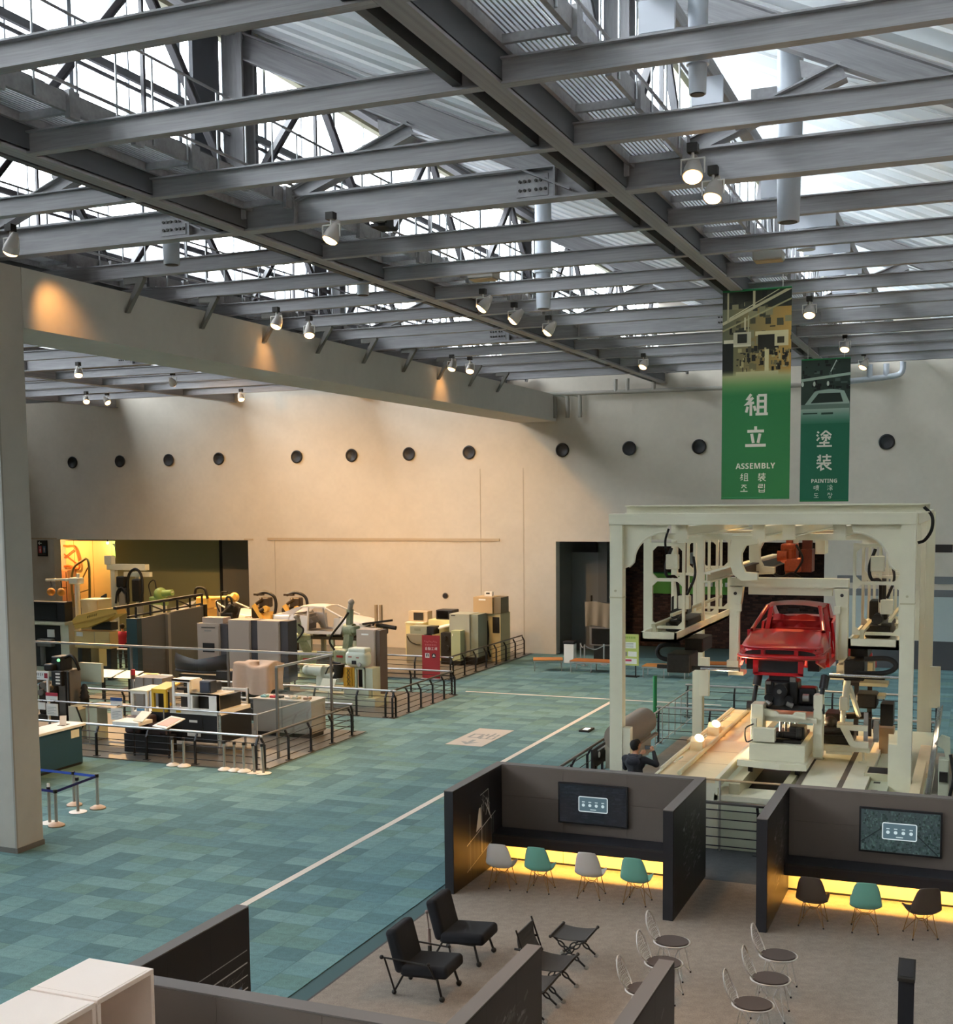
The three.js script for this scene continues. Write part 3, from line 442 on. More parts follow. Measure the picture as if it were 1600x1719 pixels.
function slingSeat(name, label, p, back) {
  const t = thing(name, label, back ? 'chair' : 'stool'), w = back ? 0.3 : 0.27, h = back ? 0.45 : 0.43, sl = mat(0x3a3735, 0.85);
  const sag = []; for (let i = 0; i <= 10; i++) { const u = i / 10 * 2 - 1; sag.push([u * 0.26, h - 0.03 * (1 - u * u)]); } for (let i = 10; i >= 0; i--) { const u = i / 10 * 2 - 1; sag.push([u * 0.26, h - 0.012 - 0.03 * (1 - u * u)]); }
  part(t, 'sling', extZ(sag, -w, w), sl);
  for (const s of [-1, 1]) part(t, 'rail', [cyl([s * 0.26, h, -w - 0.03], [s * 0.26, h, w + 0.03], 0.018), sph([s * 0.26, h, -w - 0.03], 0.024), sph([s * 0.26, h, w + 0.03], 0.024)], M.iron);
  for (const z of [-1, 1]) for (const s of [-1, 1]) chainLeg(t, [s * 0.25, h - 0.01, z * (w - 0.03) + s * 0.014], [-s * 0.27, 0.0, z * (w - 0.02) + s * 0.014]);
  if (back) { const o = []; for (let i = 0; i <= 8; i++) { const u = i / 8; o.push([-0.25 - 0.13 * u - 0.05 * Math.sin(u * 3.14), h + 0.42 * u]); } for (let i = 8; i >= 0; i--) { const u = i / 8; o.push([-0.235 - 0.13 * u - 0.05 * Math.sin(u * 3.14), h + 0.42 * u]); } part(t, 'back_sling', extZ(o, -w, w), sl); for (const s of [-1, 1]) part(t, 'back_post', [cyl([-0.24, h, s * w], [-0.4, h + 0.46, s * w], 0.012), cyl([-0.42, h + 0.2, s * w], [-0.3, h + 0.2, s * w], 0.016)], M.iron); }
  t.position.set(...p); return t;
}
slingSeat('sling_stool', 'low black sling stool with crossed chain legs, clear of the near wall', [-5.27, 0.004, -16.4]);
slingSeat('sling_chair', 'black sling-backed chair with chain legs, half hidden by the near end wall', [-5.2, 0.004, -15.2], true);
slingSeat('sling_stool', 'chain-legged black sling stool low behind the near end wall', [-5.22, 0.004, -14.5]);
{
  const t = thing('information_post', 'slim black post with a slanted panel on top at lower right', 'kiosk', [-0.69, 0.004, -14.75]);
  part(t, 'post', bx(-0.77, -0.6, 0.004, 1.0, -14.82, -14.68), M.blackSoft); part(t, 'base_plate', bx(-0.85, -0.52, 0.004, 0.02, -14.92, -14.58), M.black);
  const head = part(t, 'head', extX([[-14.66, 1.0], [-14.66, 1.04], [-14.84, 1.22], [-14.86, 1.2], [-14.84, 1.0]], -0.78, -0.59), M.iron); part(head, 'panel', bar([-0.685, 1.062, -14.675], [-0.685, 1.212, -14.825], 0.15, 0.006), M.black);
}
// white cube shelving by the near booth
[[-9.54, -8.71, 'white cube shelf unit beside the near partition, open side to the right'], [-8.69, -7.86, 'white cube shelf unit at the lower left corner']].forEach(([z0, z1, label], i) => {
  const t = thing('cube_shelf', label, 'shelf', [-7.74, 0, (z0 + z1) / 2], 'white cube shelves'), w = mat(0xf7e2d2, 0.45), b = 0.05, top = i ? 2.095 : 2.1;  // peach tint stands for warm lamp light on the white boards
  part(t, 'top', [rbx(-8.13, -7.35, top - b, top, z0, z1, 0.008), bx(-8.1, -7.38, top, top + 0.003, z0 + 0.06, z1 - 0.06)], w);
  for (const z of [z0, z1 - b]) part(t, 'side', rbx(-8.13, -7.35, 0.004, top - b, z, z + b, 0.006), w);
  part(t, 'back', bx(-8.12, -8.1, 0.004, top - b, z0 + b, z1 - b), w);
  for (const y of [0.004, 0.71, 1.4]) part(t, 'shelf_board', bx(-8.1, -7.36, y, y + 0.04, z0 + b, z1 - b), w);
});
// ---------- under the roof: catwalks, pipes, spotlights, banners ----------
[[1.52, 'steel mesh catwalk at the upper right edge under the roof'], [-5.34, 'steel mesh catwalk along the middle roof beam, above the banners'], [-12.2, 'steel mesh catwalk along the left roof beam'], [-19.06, 'steel mesh catwalk above the white beam, glimpsed behind the steelwork']].forEach(([x, label]) => {
  const t = thing('catwalk', label, 'catwalk', [x + 0.65, 11.66, -18], 'catwalks under the clerestory windows'), a = ZB + 0.2, b = 6;
  part(t, 'stringer', [bx(x + 0.2, x + 0.26, 11.68, 11.92, a, b), bx(x + 1.04, x + 1.1, 11.68, 11.92, a, b)], M.steel);
  const r = []; for (let i = 0; i < 13; i++) r.push(bx(x + 0.29 + i * 0.06, x + 0.315 + i * 0.06, 11.78, 11.82, a, b)); part(t, 'grating', r, M.alu);
  const c = []; for (let z = a + 0.3; z < b; z += PX / 2) c.push(bx(x + 0.2, x + 1.1, 11.68, 11.78, z - 0.03, z + 0.03), bx(x + 1.08, x + 1.16, 11.6, 11.95, z - 0.1, z + 0.1)); part(t, 'cross_member', c, M.steel);
  for (let z = a + 0.2, i = 0; z < b; z += PX * 0.3, i++) part(t, 'rail_post', cyl([x + 1.12, 11.7, z], [x + 1.12, 12.92, z], 0.017, 0.017, 6), M.alu);
  part(t, 'handrail', [cyl([x + 1.12, 12.92, a], [x + 1.12, 12.92, b], 0.022, 0.022, 8), cyl([x + 1.12, 12.02, a], [x + 1.12, 12.02, b], 0.026, 0.026, 8)], M.steel);
  part(t, 'kick_mesh', bx(x + 0.12, x + 0.14, 11.4, 12.0, a, b), M.mesh);
});
{
  // two square ducts on plates above the right-hand purlins
  const t = scene.getObjectByName('ceiling_3');
  part(t, 'duct', bar([-3.44, 12.15, ZB + 0.3], [-3.44, 12.15, -5], 0.17, 0.2), M.steel); part(t, 'lower_duct', bar([-2.84, 12.08, ZB + 0.3], [-2.84, 12.08, -24.5], 0.17, 0.2), M.steel);
  for (let k = -2; k < 12; k++) { const z = PZ0 - k * PX; if (k && z > ZB) part(t, 'support_plate', bx(-3.6, k > 1 ? -2.66 : -3.2, 11.66, 12.0, z - 0.03, z + 0.03), mat(0xc9cdd6, 0.6)); }
}
{ // ducts, horns and flat lamps hung in the steel
  const hang = (label, x, y0, y1, z, r, cat = 'duct') => { const t = thing('vertical_duct', label, cat, [x, y0, z]); part(t, 'barrel', [cyl([x, y0 + (y1 - y0) * 0.35, z], [x, y1, z], r, r, 18), cyl([x, y0, z], [x, y0 + (y1 - y0) * 0.33, z], r * 0.85, r * 0.95, 18)], M.pale2 || (M.pale2 = mat(0xb9bec6, 0.5, 0.2))); part(t, 'collar', cyl([x, y0 + (y1 - y0) * 0.3, z], [x, y0 + (y1 - y0) * 0.38, z], r * 1.15, r * 1.15, 18), M.pale2); part(t, 'bracket', bx(x - r * 3, x, y0 + (y1 - y0) * 0.6, y0 + (y1 - y0) * 0.7, z - 0.04, z + 0.04), M.steel); part(t, 'mouth', cyl([x, y0 - 0.01, z], [x, y0 + 0.02, z], r * 0.7, r * 0.7, 18), M.black); return t; };
  hang('pale nozzle hanging behind the top right-hand purlin', -3.02, 11.05, 12.1, -13.9, 0.11);
  hang('pale vertical duct below the right roof strut, beside the pair of lit spotlights', -2.95, 10.95, 13.95, -20.3, 0.2);
  hang('pale vertical duct before the middle clerestory window', -9.9, 11.2, 14.0, -28.5, 0.2);
  hang('pale vertical duct above the white beam, third steel bay from the left', -14.6, 11.2, 13.35, -20.2, 0.18);
  hang('short pale duct over the spotlights at the white beam', -12.9, 11.2, 12.6, -24.9, 0.16);
  const horn = thing('ceiling_horn', 'round grey horn resting on a purlin above the left roof beam', 'loudspeaker', [-10.3, 11.64, -20.8]);
  part(horn, 'shell', cyl([-10.28, 11.86, -20.5], [-10.5, 11.98, -21.2], 0.2, 0.17, 20), M.grey); part(horn, 'mouth', cyl([-10.27, 11.855, -20.47], [-10.275, 11.86, -20.51], 0.17, 0.17, 20), M.greyDark); part(horn, 'cradle', [bx(-10.5, -10.2, 11.62, 11.68, -21.1, -20.6), bx(-10.46, -10.42, 11.62, 11.8, -21.0, -20.7), bx(-10.26, -10.22, 11.62, 11.8, -21, -20.7)], M.black);
  const elbow = thing('pipe_elbow', 'pale bent pipe between the right-hand purlins', 'pipe', [-3.2, 11.45, -25.3]); part(elbow, 'pipe', tube([[-3.28, 11.4, -24.9], [-3.28, 12.0, -24.9], [-3.18, 12.22, -25.0], [-3.0, 12.25, -25.2]], 0.13, 20, 12), M.pale2); part(elbow, 'flange', cyl([-3.28, 11.38, -24.9], [-3.28, 11.45, -24.9], 0.18, 0.18, 16), M.pale2);
  for (const [x, z, label] of [[-10.2, -25.4, 'flat flood lamp hung below the middle clerestory'], [-4.15, -25.9, 'flat flood lamp above the left banner']]) { const t = thing('flood_lamp', label, 'lamp', [x, 11.4, z], 'flat flood lamps'); part(t, 'housing', rbx(x - 0.3, x + 0.3, 11.42, 11.6, z - 0.2, z + 0.2, 0.03), M.grey); part(t, 'hanger', [cyl([x - 0.2, 11.6, z], [x - 0.2, 11.9, z], 0.02), cyl([x + 0.2, 11.6, z], [x + 0.2, 11.9, z], 0.02)], M.steel); part(t, 'diffuser', bx(x - 0.27, x + 0.27, 11.4, 11.42, z - 0.17, z + 0.17), M.tan); }
  // pipes that run along the back wall under the steel
  const wp = thing('wall_pipes', 'grey pipes along the top of the back wall, three turning down at left', 'pipe', [-10, 10.0, ZB + 0.3]);
  part(wp, 'main_pipe', cyl([-17.6, 11.05, ZB + 0.28], [-5.6, 10.98, ZB + 0.28], 0.09, 0.09, 12), M.grey); for (const x of [-16.75, -16.2, -15.65]) part(wp, 'drop_pipe', tube([[x, 10.05, ZB + 0.25], [x, 10.7, ZB + 0.25], [x - 0.05, 10.95, ZB + 0.25], [x - 0.5, 11.05, ZB + 0.25]], 0.085, 16, 10), M.grey);
  for (const x of [-14.1, -13.6, -12.5]) part(wp, 'stub_pipe', cyl([x, 11.05, ZB + 0.3], [x, 11.55, ZB + 0.3], 0.08, 0.08, 10), M.grey);
  const wq = thing('wall_pipes', 'pale pipes bending up at the top right of the back wall', 'pipe', [-4, 11, ZB + 0.3]); part(wq, 'main_pipe', tube([[-5.5, 11.0, ZB + 0.3], [-3.4, 11.16, ZB + 0.3], [-2.95, 11.3, ZB + 0.3], [-2.9, 11.7, ZB + 0.3]], 0.11, 24, 12), M.pale2); for (const x of [-4.1, -3.5]) part(wq, 'stub_pipe', cyl([x, 11.1, ZB + 0.3], [x, 11.65, ZB + 0.3], 0.11, 0.11, 10), M.pale2);
}
for (let k = -1; k < 10; k++) { const z = PZ0 - k * PX; if (z > ZB + 2 && z < -19) { const o = scene.getObjectByName('beam'); part(o, 'knee_bracket', extZ([[-16.8, 10.62], [-16.74, 10.62], [-16.3, 11.28], [-16.3, 11.33], [-16.8, 11.33], [-16.8, 11.2], [-16.5, 11.2]], z - 0.06, z + 0.06), M.greyDark); } }
// spotlights: a can on a yoke, glowing face, and the light itself
const lampGlow = new THREE.MeshStandardMaterial({ color: 0xffd9a0, emissive: new THREE.Color(1, 0.58, 0.24), emissiveIntensity: 9 });
function spot(label, p, aim, cd, ang = 0.42, lit = true) {
  const t = thing('ceiling_spotlight', label, 'spotlight', p, lit ? 'lit spotlights under the roof' : 'unlit spotlights'), P = V(...p), d = V(...aim).sub(P).normalize(), at = (s) => P.clone().addScaledVector(d, s).toArray();
  part(t, 'can', [cyl(at(-0.24), at(-0.06), 0.075, 0.13, 16), cyl(at(-0.06), at(0.05), 0.13, 0.14, 16), cyl(at(-0.3), at(-0.24), 0.05, 0.07, 12)], mat(0xb8b0a8, 0.5));
  part(t, 'lens', new THREE.SphereGeometry(0.125, 18, 12).scale(1, 0.55, 1).applyQuaternion(new THREE.Quaternion().setFromUnitVectors(V(0, 1, 0), d)).translate(...at(0.05)), lit ? lampGlow : M.chrome);
  part(t, 'yoke', [...poly([[p[0] - 0.16, p[1], p[2]], [p[0] - 0.16, p[1] + 0.2, p[2]], [p[0] + 0.16, p[1] + 0.2, p[2]], [p[0] + 0.16, p[1], p[2]]], 0.012, 6), cyl([p[0], p[1] + 0.2, p[2]], [p[0], 11.36, p[2]], 0.02)], M.white);
  part(t, 'clamp', bx(p[0] - 0.07, p[0] + 0.07, 11.28, 11.4, p[2] - 0.07, p[2] + 0.07), M.iron);
  if (lit && cd) { const L = new THREE.SpotLight(new THREE.Color(1, 0.57, 0.2), cd, 0, ang, 0.7, 2); L.position.set(...at(0.14)); L.target.position.set(...aim); L.castShadow = true; L.shadow.radius = 5; scene.add(L, L.target); }
}
spot('lit spotlight at the top of the left pillar', [-15.55, 10.98, -16.95], [-16.4, 9.4, -17.2], 0, 0.6);
spot('lit spotlight under the left roof beam, next to the round horn', [-10.14, 11.0, -18.46], [-14.5, 0, -15.5], 110, 0.55);
spot('first lit spotlight of the row of three in the middle of the roof', [-10.62, 11.0, -26.39], [-19, 0, -23.2], 170, 0.5);
spot('middle lit spotlight of the row of three in the middle of the roof', [-10.65, 11.0, -28.5], [-20, 1, -26], 170, 0.5);
spot('last lit spotlight of the row of three in the middle of the roof', [-10.59, 11.0, -30.88], [-18, 1, -28], 180, 0.5);
spot('lit spotlight close to the white beam, left of a pair', [-16.2, 10.98, -26.62], [-16.55, 9.6, -26.2], 0, 0.6);
spot('lit spotlight close to the white beam, right of a pair', [-16.2, 10.95, -28.22], [-14, 0, -24.5], 110, 0.5);
spot('large lit spotlight before the right-hand girder', [-3.75, 11.0, -16.99], [-3.2, 2, -12], 90, 0.5);
spot('lit spotlight just below the right-hand girder, behind the large one', [-3.73, 11.0, -18.25], [-5.0, 2, -15], 60, 0.5);
spot('lit spotlight between the two green banners, nearer the left one', [-3.94, 11.0, -30.69], [-4, 2, -27], 240, 0.55);
spot('lit spotlight just right of the painting banner', [-3.87, 11.0, -38.2], [-5, 1, -33], 200, 0.55);
spot('lit spotlight right of the painting banner, next to the bent wall pipes', [-3.77, 10.95, -43.17], [-8, 1, -40], 160, 0.55);
spot('lone lit spotlight at the far end of the left roof beam', [-10.47, 11.0, -40.14], [-14, 0, -35], 200, 0.6);
spot('lit spotlight in the far left hall, nearest the pillar', [-28.39, 11.0, -33.86], [-25, 1, -30], 220, 0.6);
spot('left lit spotlight of a close pair in the far left hall', [-35.4, 11.0, -42.66], [-31, 2.2, -37.5], 800, 0.6);
spot('right lit spotlight of a close pair in the far left hall', [-35.0, 11.0, -43.52], [-27.2, 2.2, -42.5], 700, 0.6);
spot('lit spotlight in the far left hall, farthest right before the white beam', [-29.04, 11.0, -44.75], [-25.5, 2.2, -42], 500, 0.8);
spot('warm spotlight at the far end of the white beam, left of a pair', [-16.25, 10.98, -37.6], [-16.55, 9.6, -37.2], 0, 0.6);
spot('warm spotlight at the far end of the white beam, right of a pair', [-15.9, 10.95, -38.3], [-15, 0, -33], 120, 0.5);
// unseen spotlights behind the white beam, placed to wash the back wall
for (const [x, z, ax, ay, cd, label] of [[-27.5, -37.9, -30, 2.8, 300, 'unseen spotlight behind the white beam placed to wash the left half of the bare back wall'], [-20.5, -36.6, -25, 2.6, 250, 'unseen spotlight behind the white beam placed to wash the middle of the bare back wall'], [-19.5, -40.6, -18.6, 3.4, 120, 'unseen spotlight behind the white beam placed to wash the wall left of the right gateway']]) spot(label, [x, 11.0, z], [ax, ay, ZB], cd, 0.78);
// short-throw beams on the white fascia
for (const [p, a, cd] of [[[-15.9, 11.1, -18.9], [-16.85, 10.1, -19.5], 13], [[-15.95, 11.15, -26.75], [-16.85, 9.9, -26.85], 9], [[-15.95, 11.15, -37.85], [-16.85, 9.9, -37.9], 8]]) { const L = new THREE.SpotLight(new THREE.Color(1, 0.46, 0.13), cd, 0, 0.6, 1, 2); L.position.set(...p); L.target.position.set(...a); L.castShadow = true; L.shadow.radius = 5; scene.add(L, L.target); }
// round air nozzles in the back wall
'first second third fourth fifth sixth seventh eighth ninth tenth eleventh'.split(' ').concat('last').forEach((n, i) => {
  const x = [-42.38, -39.46, -36.56, -33.69, -29.42, -26.56, -23.68, -20.78, -16.5, -13.59, -10.68, -3.45][i], t = thing('air_nozzle', i < 11 ? `${n} round black air nozzle from the left on the back wall` : 'round black air nozzle on the back wall right of the banners', 'vent', [x, 8.42, ZB + 0.02], 'round air nozzles on the back wall');
  part(t, 'ring', lathe([[0.2, 0], [0.29, 0], [0.3, 0.05], [0.24, 0.08], [0.2, 0.02]], [0, 0, 0], 24).rotateX(Math.PI / 2).translate(x, 8.72, ZB + 0.01), M.black); part(t, 'throat', lathe([[0.001, 0.0], [0.14, 0.01], [0.22, 0.04]], [0, 0, 0], 20).rotateX(Math.PI / 2).translate(x, 8.72, ZB + 0.01), mat(0x26262a, 0.5));
});
{ const t = thing('socket_cap', 'small dark round cap low on the bare back wall', 'cap', [-22.0, 2.3, ZB + 0.01]); part(t, 'cap', cyl([-22.0, 2.42, ZB], [-22.0, 2.42, ZB + 0.06], 0.11, 0.1, 14), M.black); part(t, 'rim', cyl([-22.0, 2.42, ZB], [-22.0, 2.42, ZB + 0.02], 0.14, 0.14, 14), M.greyDark); }
{ // toilet sign
  const t = thing('direction_sign', 'black sign with a white left arrow over red and blue figures', 'sign', [-44.52, 3.98, ZB + 0.02]);
  part(t, 'board', bx(-44.83, -44.2, 3.98, 4.8, ZB, ZB + 0.04), M.black);
  part(t, 'face', plane(0.6, 0.79, [-44.515, 4.39, ZB + 0.045]), mat(0xffffff, 0.5, 0, { map: canvasMap(192, 256, (g) => { g.fillStyle = '#17171a'; g.fillRect(0, 0, 192, 256); g.strokeStyle = '#fff'; g.lineWidth = 12; g.beginPath(); g.moveTo(90, 42); g.lineTo(22, 42); g.moveTo(48, 16); g.lineTo(22, 42); g.lineTo(48, 68); g.stroke(); for (const [x, c] of [[20, '#c6444e'], [104, '#41628f']]) { g.fillStyle = c; g.fillRect(x, 88, 66, 118); g.fillStyle = '#e7d9dc'; g.beginPath(); g.arc(x + 33, 108, 9, 0, 7); g.fill(); if (x < 50) { g.beginPath(); g.moveTo(x + 33, 118); g.lineTo(x + 50, 162); g.lineTo(x + 16, 162); g.fill(); g.fillRect(x + 24, 160, 7, 34); g.fillRect(x + 35, 160, 7, 34); } else { g.fillRect(x + 20, 120, 26, 40); g.fillRect(x + 22, 160, 9, 34); g.fillRect(x + 35, 160, 9, 34); } } g.fillStyle = '#8f8f90'; for (let i = 0; i < 14; i++) g.fillRect(22 + i * 10.5, 222, 6, 7); }) }));
}
// lettering of the banners, stroke by stroke on a 100-unit square
const R = (s) => s.split(';').map((q) => q.split(' ').map((p) => p.split(',').map(Number)));
const zu = '56,12 56,86;56,12 86,12 86,86;56,36 86,36;56,60 86,60;46,88 96,88', zhuang = '14,14 22,24;10,42 24,32;28,6 28,46;40,18 92,18;66,4 66,40;44,40 88,40;50,42 50,54;8,56 92,56;48,56 10,84;34,72 34,94 52,86;50,60 66,78 94,94;80,62 64,72';
const glyph = {
  kumi: '28,6 14,25 30,28;36,20 12,45 40,41;27,42 27,94;14,56 8,80;40,54 46,74;' + zu, tatsu: '50,8 50,26;16,28 84,28;34,38 41,76;68,38 60,76;8,86 92,86', zu: '30,8 16,30 34,28 12,58 38,52;12,82 40,68;' + zu, zhuang,
  jo: '22,14 78,14;52,14 22,46;50,26 78,46;50,56 50,82;10,82 90,82', rip: '14,8 58,8 58,24 14,24 14,42 62,42;80,4 80,52;22,58 22,94;80,58 80,94;22,74 80,74;22,92 80,92',
  nuri: '10,8 20,16;6,26 16,34;8,60 22,42;58,4 30,30;58,4 90,30;44,30 74,30;32,42 88,42;60,30 60,60 52,58;46,46 38,56;72,46 82,56;50,62 50,92;22,74 80,74;8,92 94,92',
  pen: '8,24 8,70;8,24 28,24 28,70;8,66 28,66;40,16 94,16;66,4 66,34;38,34 96,34;52,24 52,42;80,24 80,42;46,48 46,76;46,48 86,48 86,76;66,54 66,74 40,94;70,78 92,94', tu: '12,10 22,20;6,36 16,44;8,88 24,58;62,4 32,36;62,4 94,36;46,40 80,40;36,56 92,56;64,40 64,92 54,88;48,66 38,84;78,66 90,84',
  doo: '78,14 24,14 24,46 80,46;50,56 50,82;10,82 90,82', jang: '10,10 58,10;36,10 8,44;36,22 60,42;76,4 76,54;76,28 94,28',
};
function draw(g, k, x, y, s, w) { g.save(); g.translate(x, y); g.scale(s / 100, s / 100); g.lineWidth = w; g.lineJoin = 'miter'; for (const st of R(glyph[k])) { g.beginPath(); st.forEach(([a, b], i) => (i ? g.lineTo(a, b) : g.moveTo(a, b))); g.stroke(); } if (k === 'jang') { g.beginPath(); g.arc(50, 76, 17, 0, 7); g.stroke(); } g.restore(); }
function bannerMap(W, H, k) {
  return canvasMap(W, H, (g) => {
    const ph = H * (k ? 0.45 : 0.43); let s = 3 + k; const r = () => { s = (s * 1664525 + 1013904223) >>> 0; return s / 4294967296; };
    g.fillStyle = k ? '#1f6b4f' : '#2f7f49'; g.fillRect(0, 0, W, H);
    const sky = g.createLinearGradient(0, 0, W, 0); sky.addColorStop(0, k ? '#33443c' : '#6b6f57'); sky.addColorStop(1, k ? '#2a3833' : '#c39a4e'); g.fillStyle = sky; g.fillRect(0, 0, W, ph);
    const ln = (a, b, c, d, w, c2) => { g.strokeStyle = c2; g.lineWidth = w; g.beginPath(); g.moveTo(a * W, b * ph); g.lineTo(c * W, d * ph); g.stroke(); }, bx2 = (a, b, c, d, c2) => { g.fillStyle = c2; g.fillRect(a * W, b * ph, c * W, d * ph); };
    if (!k) {   // sepia view of an assembly line: gantry beams, car bodies hung above, trolleys below
      bx2(0, 0, 1, 0.2, '#2c2e24'); for (let i = 0; i < 60; i++) bx2(r(), r() * 0.75, 0.02 + r() * 0.1, 0.01 + r() * 0.08, ['#3a3a2c', '#56543d', '#8f8a66', '#20221c'][i % 4]);
      ln(0, 0.36, 1, 0.0, 16, '#c9c299'); ln(0, 0.44, 1, 0.12, 9, '#b0a77a'); ln(0.1, 0.3, 0.9, -0.02, 5, '#e0d9b2'); ln(0.46, 0.0, 0.46, 0.2, 14, '#cfc8a0'); ln(0.08, 0.02, 0.08, 0.34, 10, '#b9b28c'); ln(0.33, 0.3, 0.33, 0.44, 9, '#d8d1aa'); ln(0.38, 0.28, 0.38, 0.46, 7, '#bdb68e');
      bx2(0.02, 0.54, 0.4, 0.08, '#ddd8bc'); bx2(0.16, 0.46, 0.26, 0.14, '#c9c4a6'); bx2(0.22, 0.48, 0.14, 0.1, '#2f3026'); bx2(0.48, 0.46, 0.48, 0.05, '#d9cf9f'); bx2(0.52, 0.5, 0.3, 0.16, '#2b2a20'); bx2(0.76, 0.5, 0.2, 0.13, '#d6cca0'); bx2(0.8, 0.53, 0.1, 0.07, '#453f2b');
      bx2(0, 0.58, 0.16, 0.36, '#20231d'); for (let i = 0; i < 90; i++) bx2(0.2 + r() * 0.8, 0.64 + r() * 0.24, 0.01 + r() * 0.05, 0.01 + r() * 0.06, ['#1d1c16', '#3b3728', '#b7ab7a', '#77704f'][i % 4]);
      bx2(0.62, 0.66, 0.06, 0.25, '#d7cf9f'); bx2(0.2, 0.9, 0.62, 0.06, '#cdc796'); const f = g.createLinearGradient(0, ph * 0.88, 0, H * 0.5); f.addColorStop(0, 'rgba(190,186,136,0)'); f.addColorStop(0.25, 'rgba(178,182,130,1)'); f.addColorStop(0.6, 'rgba(110,158,96,1)'); f.addColorStop(1, 'rgba(47,127,73,1)'); g.fillStyle = f; g.fillRect(0, ph * 0.88, W, H * 0.5 - ph * 0.88);
    } else {    // green-black view of a body shell in a paint booth
      for (let i = 0; i < 40; i++) bx2(r(), r() * 0.5, 0.02 + r() * 0.12, 0.01 + r() * 0.06, ['#17201d', '#51635a', '#0f1513'][i % 3]);
      ln(0, 0.32, 1, 0.24, 22, '#a9bfae'); ln(0.6, 0.2, 0.72, 0.02, 8, '#c9d8cc'); for (const x of [0.03, 0.27, 0.55]) { g.fillStyle = '#cfdccf'; g.beginPath(); g.ellipse(x * W, 0.38 * ph, 10, 20, 0, 0, 7); g.fill(); }
      g.fillStyle = '#9fb5a8'; g.beginPath(); g.moveTo(0, 0.78 * ph); g.lineTo(0.28 * W, 0.5 * ph); g.quadraticCurveTo(0.6 * W, 0.44 * ph, 0.88 * W, 0.5 * ph); g.lineTo(0.99 * W, 0.68 * ph); g.lineTo(W, ph); g.lineTo(0, ph); g.fill(); g.fillStyle = '#24332d'; g.beginPath(); g.moveTo(0.2 * W, 0.68 * ph); g.lineTo(0.36 * W, 0.53 * ph); g.lineTo(0.8 * W, 0.53 * ph); g.lineTo(0.86 * W, 0.67 * ph); g.fill();
      bx2(0, 0.7, 1, 0.07, '#6d8478'); bx2(0.04, 0.83, 0.3, 0.02, '#20302a'); bx2(0.42, 0.83, 0.24, 0.03, '#20302a'); const f = g.createLinearGradient(0, ph * 0.78, 0, ph * 1.04); f.addColorStop(0, 'rgba(31,107,79,0)'); f.addColorStop(1, 'rgba(31,107,79,1)'); g.fillStyle = f; g.fillRect(0, ph * 0.78, W, ph * 0.3);
    }
    g.strokeStyle = g.fillStyle = '#e9e4d8'; g.textAlign = 'center';
    const word = k ? 'PAINTING' : 'ASSEMBLY', c = W / 2;
    if (!k) { draw(g, 'kumi', c - 0.17 * W, H * 0.488, 0.36 * W, 11); draw(g, 'tatsu', c - 0.18 * W, H * 0.64, 0.36 * W, 12); g.font = `bold ${Math.round(W * 0.118)}px sans-serif`; g.fillText(word, c, H * 0.853); for (const [n, x, y] of [['zu', 0.27, 0.872], ['zhuang', 0.53, 0.872], ['jo', 0.27, 0.926], ['rip', 0.53, 0.926]]) draw(g, n, x * W, H * y, 0.135 * W, 9); g.fillStyle = '#1f5a35'; g.fillRect(0, H * 0.992, W, H * 0.008); }
    else { draw(g, 'nuri', c - 0.19 * W, H * 0.497, 0.36 * W, 10); draw(g, 'zhuang', c - 0.19 * W, H * 0.662, 0.36 * W, 10); g.font = `bold ${Math.round(W * 0.112)}px sans-serif`; g.fillText(word, c, H * 0.868); for (const [n, x, y] of [['pen', 0.28, 0.882], ['tu', 0.56, 0.882], ['doo', 0.28, 0.938], ['jang', 0.56, 0.938]]) draw(g, n, x * W, H * y, 0.125 * W, 8); }
  });
}
function banner(label, x0, x1, y0, y1, z, k) {
  const t = thing('hanging_banner', label, 'banner', [(x0 + x1) / 2, y0, z]);
  part(t, 'cloth', plane(x1 - x0, y1 - y0, [(x0 + x1) / 2, (y0 + y1) / 2, z + 0.006]), mat(0xffffff, 0.75, 0, { map: bannerMap(384, Math.round(384 * (y1 - y0) / (x1 - x0)), k), side: THREE.FrontSide }));
  part(t, 'backing', bx(x0, x1, y0, y1, z - 0.004, z + 0.003), mat(0x2f7f49, 0.8));
  part(t, 'hem_rod', [cyl([x0, y0 + 0.02, z], [x1, y0 + 0.02, z], 0.025), cyl([x0, y1, z], [x1, y1, z], 0.025)], M.greenPaint); part(t, 'cord', [cyl([x0 + 0.2, y1, z], [x0 + 0.2, 11.7, z], 0.008), cyl([x1 - 0.2, y1, z], [x1 - 0.2, 11.7, z], 0.008)], M.white);
}
banner('tall green banner reading ASSEMBLY under a sepia factory photograph', -5.63, -4.08, 6.59, 11.33, -28.75, 0);
banner('smaller green banner farther back, reading PAINTING under a dark car-body photograph', -5.45, -3.94, 6.49, 10.98, -40.7, 1);
// ---------- car bodies ----------
function grid(fn, nu, nv) { const pos = [], idx = [], W = nu + 1; for (let j = 0; j <= nv; j++) for (let i = 0; i <= nu; i++) pos.push(...fn(i / nu, j / nv)); for (let j = 0; j < nv; j++) for (let i = 0; i < nu; i++) { const a = j * W + i, b = a + 1, c = a + W, d = c + 1; idx.push(a, c, b, b, c, d); } const g = new THREE.BufferGeometry(); g.setAttribute('position', new THREE.Float32BufferAttribute(pos, 3)); g.setIndex(idx); g.computeVertexNormals(); return g; }
const lerp = (a, b, t) => a + (b - a) * t;
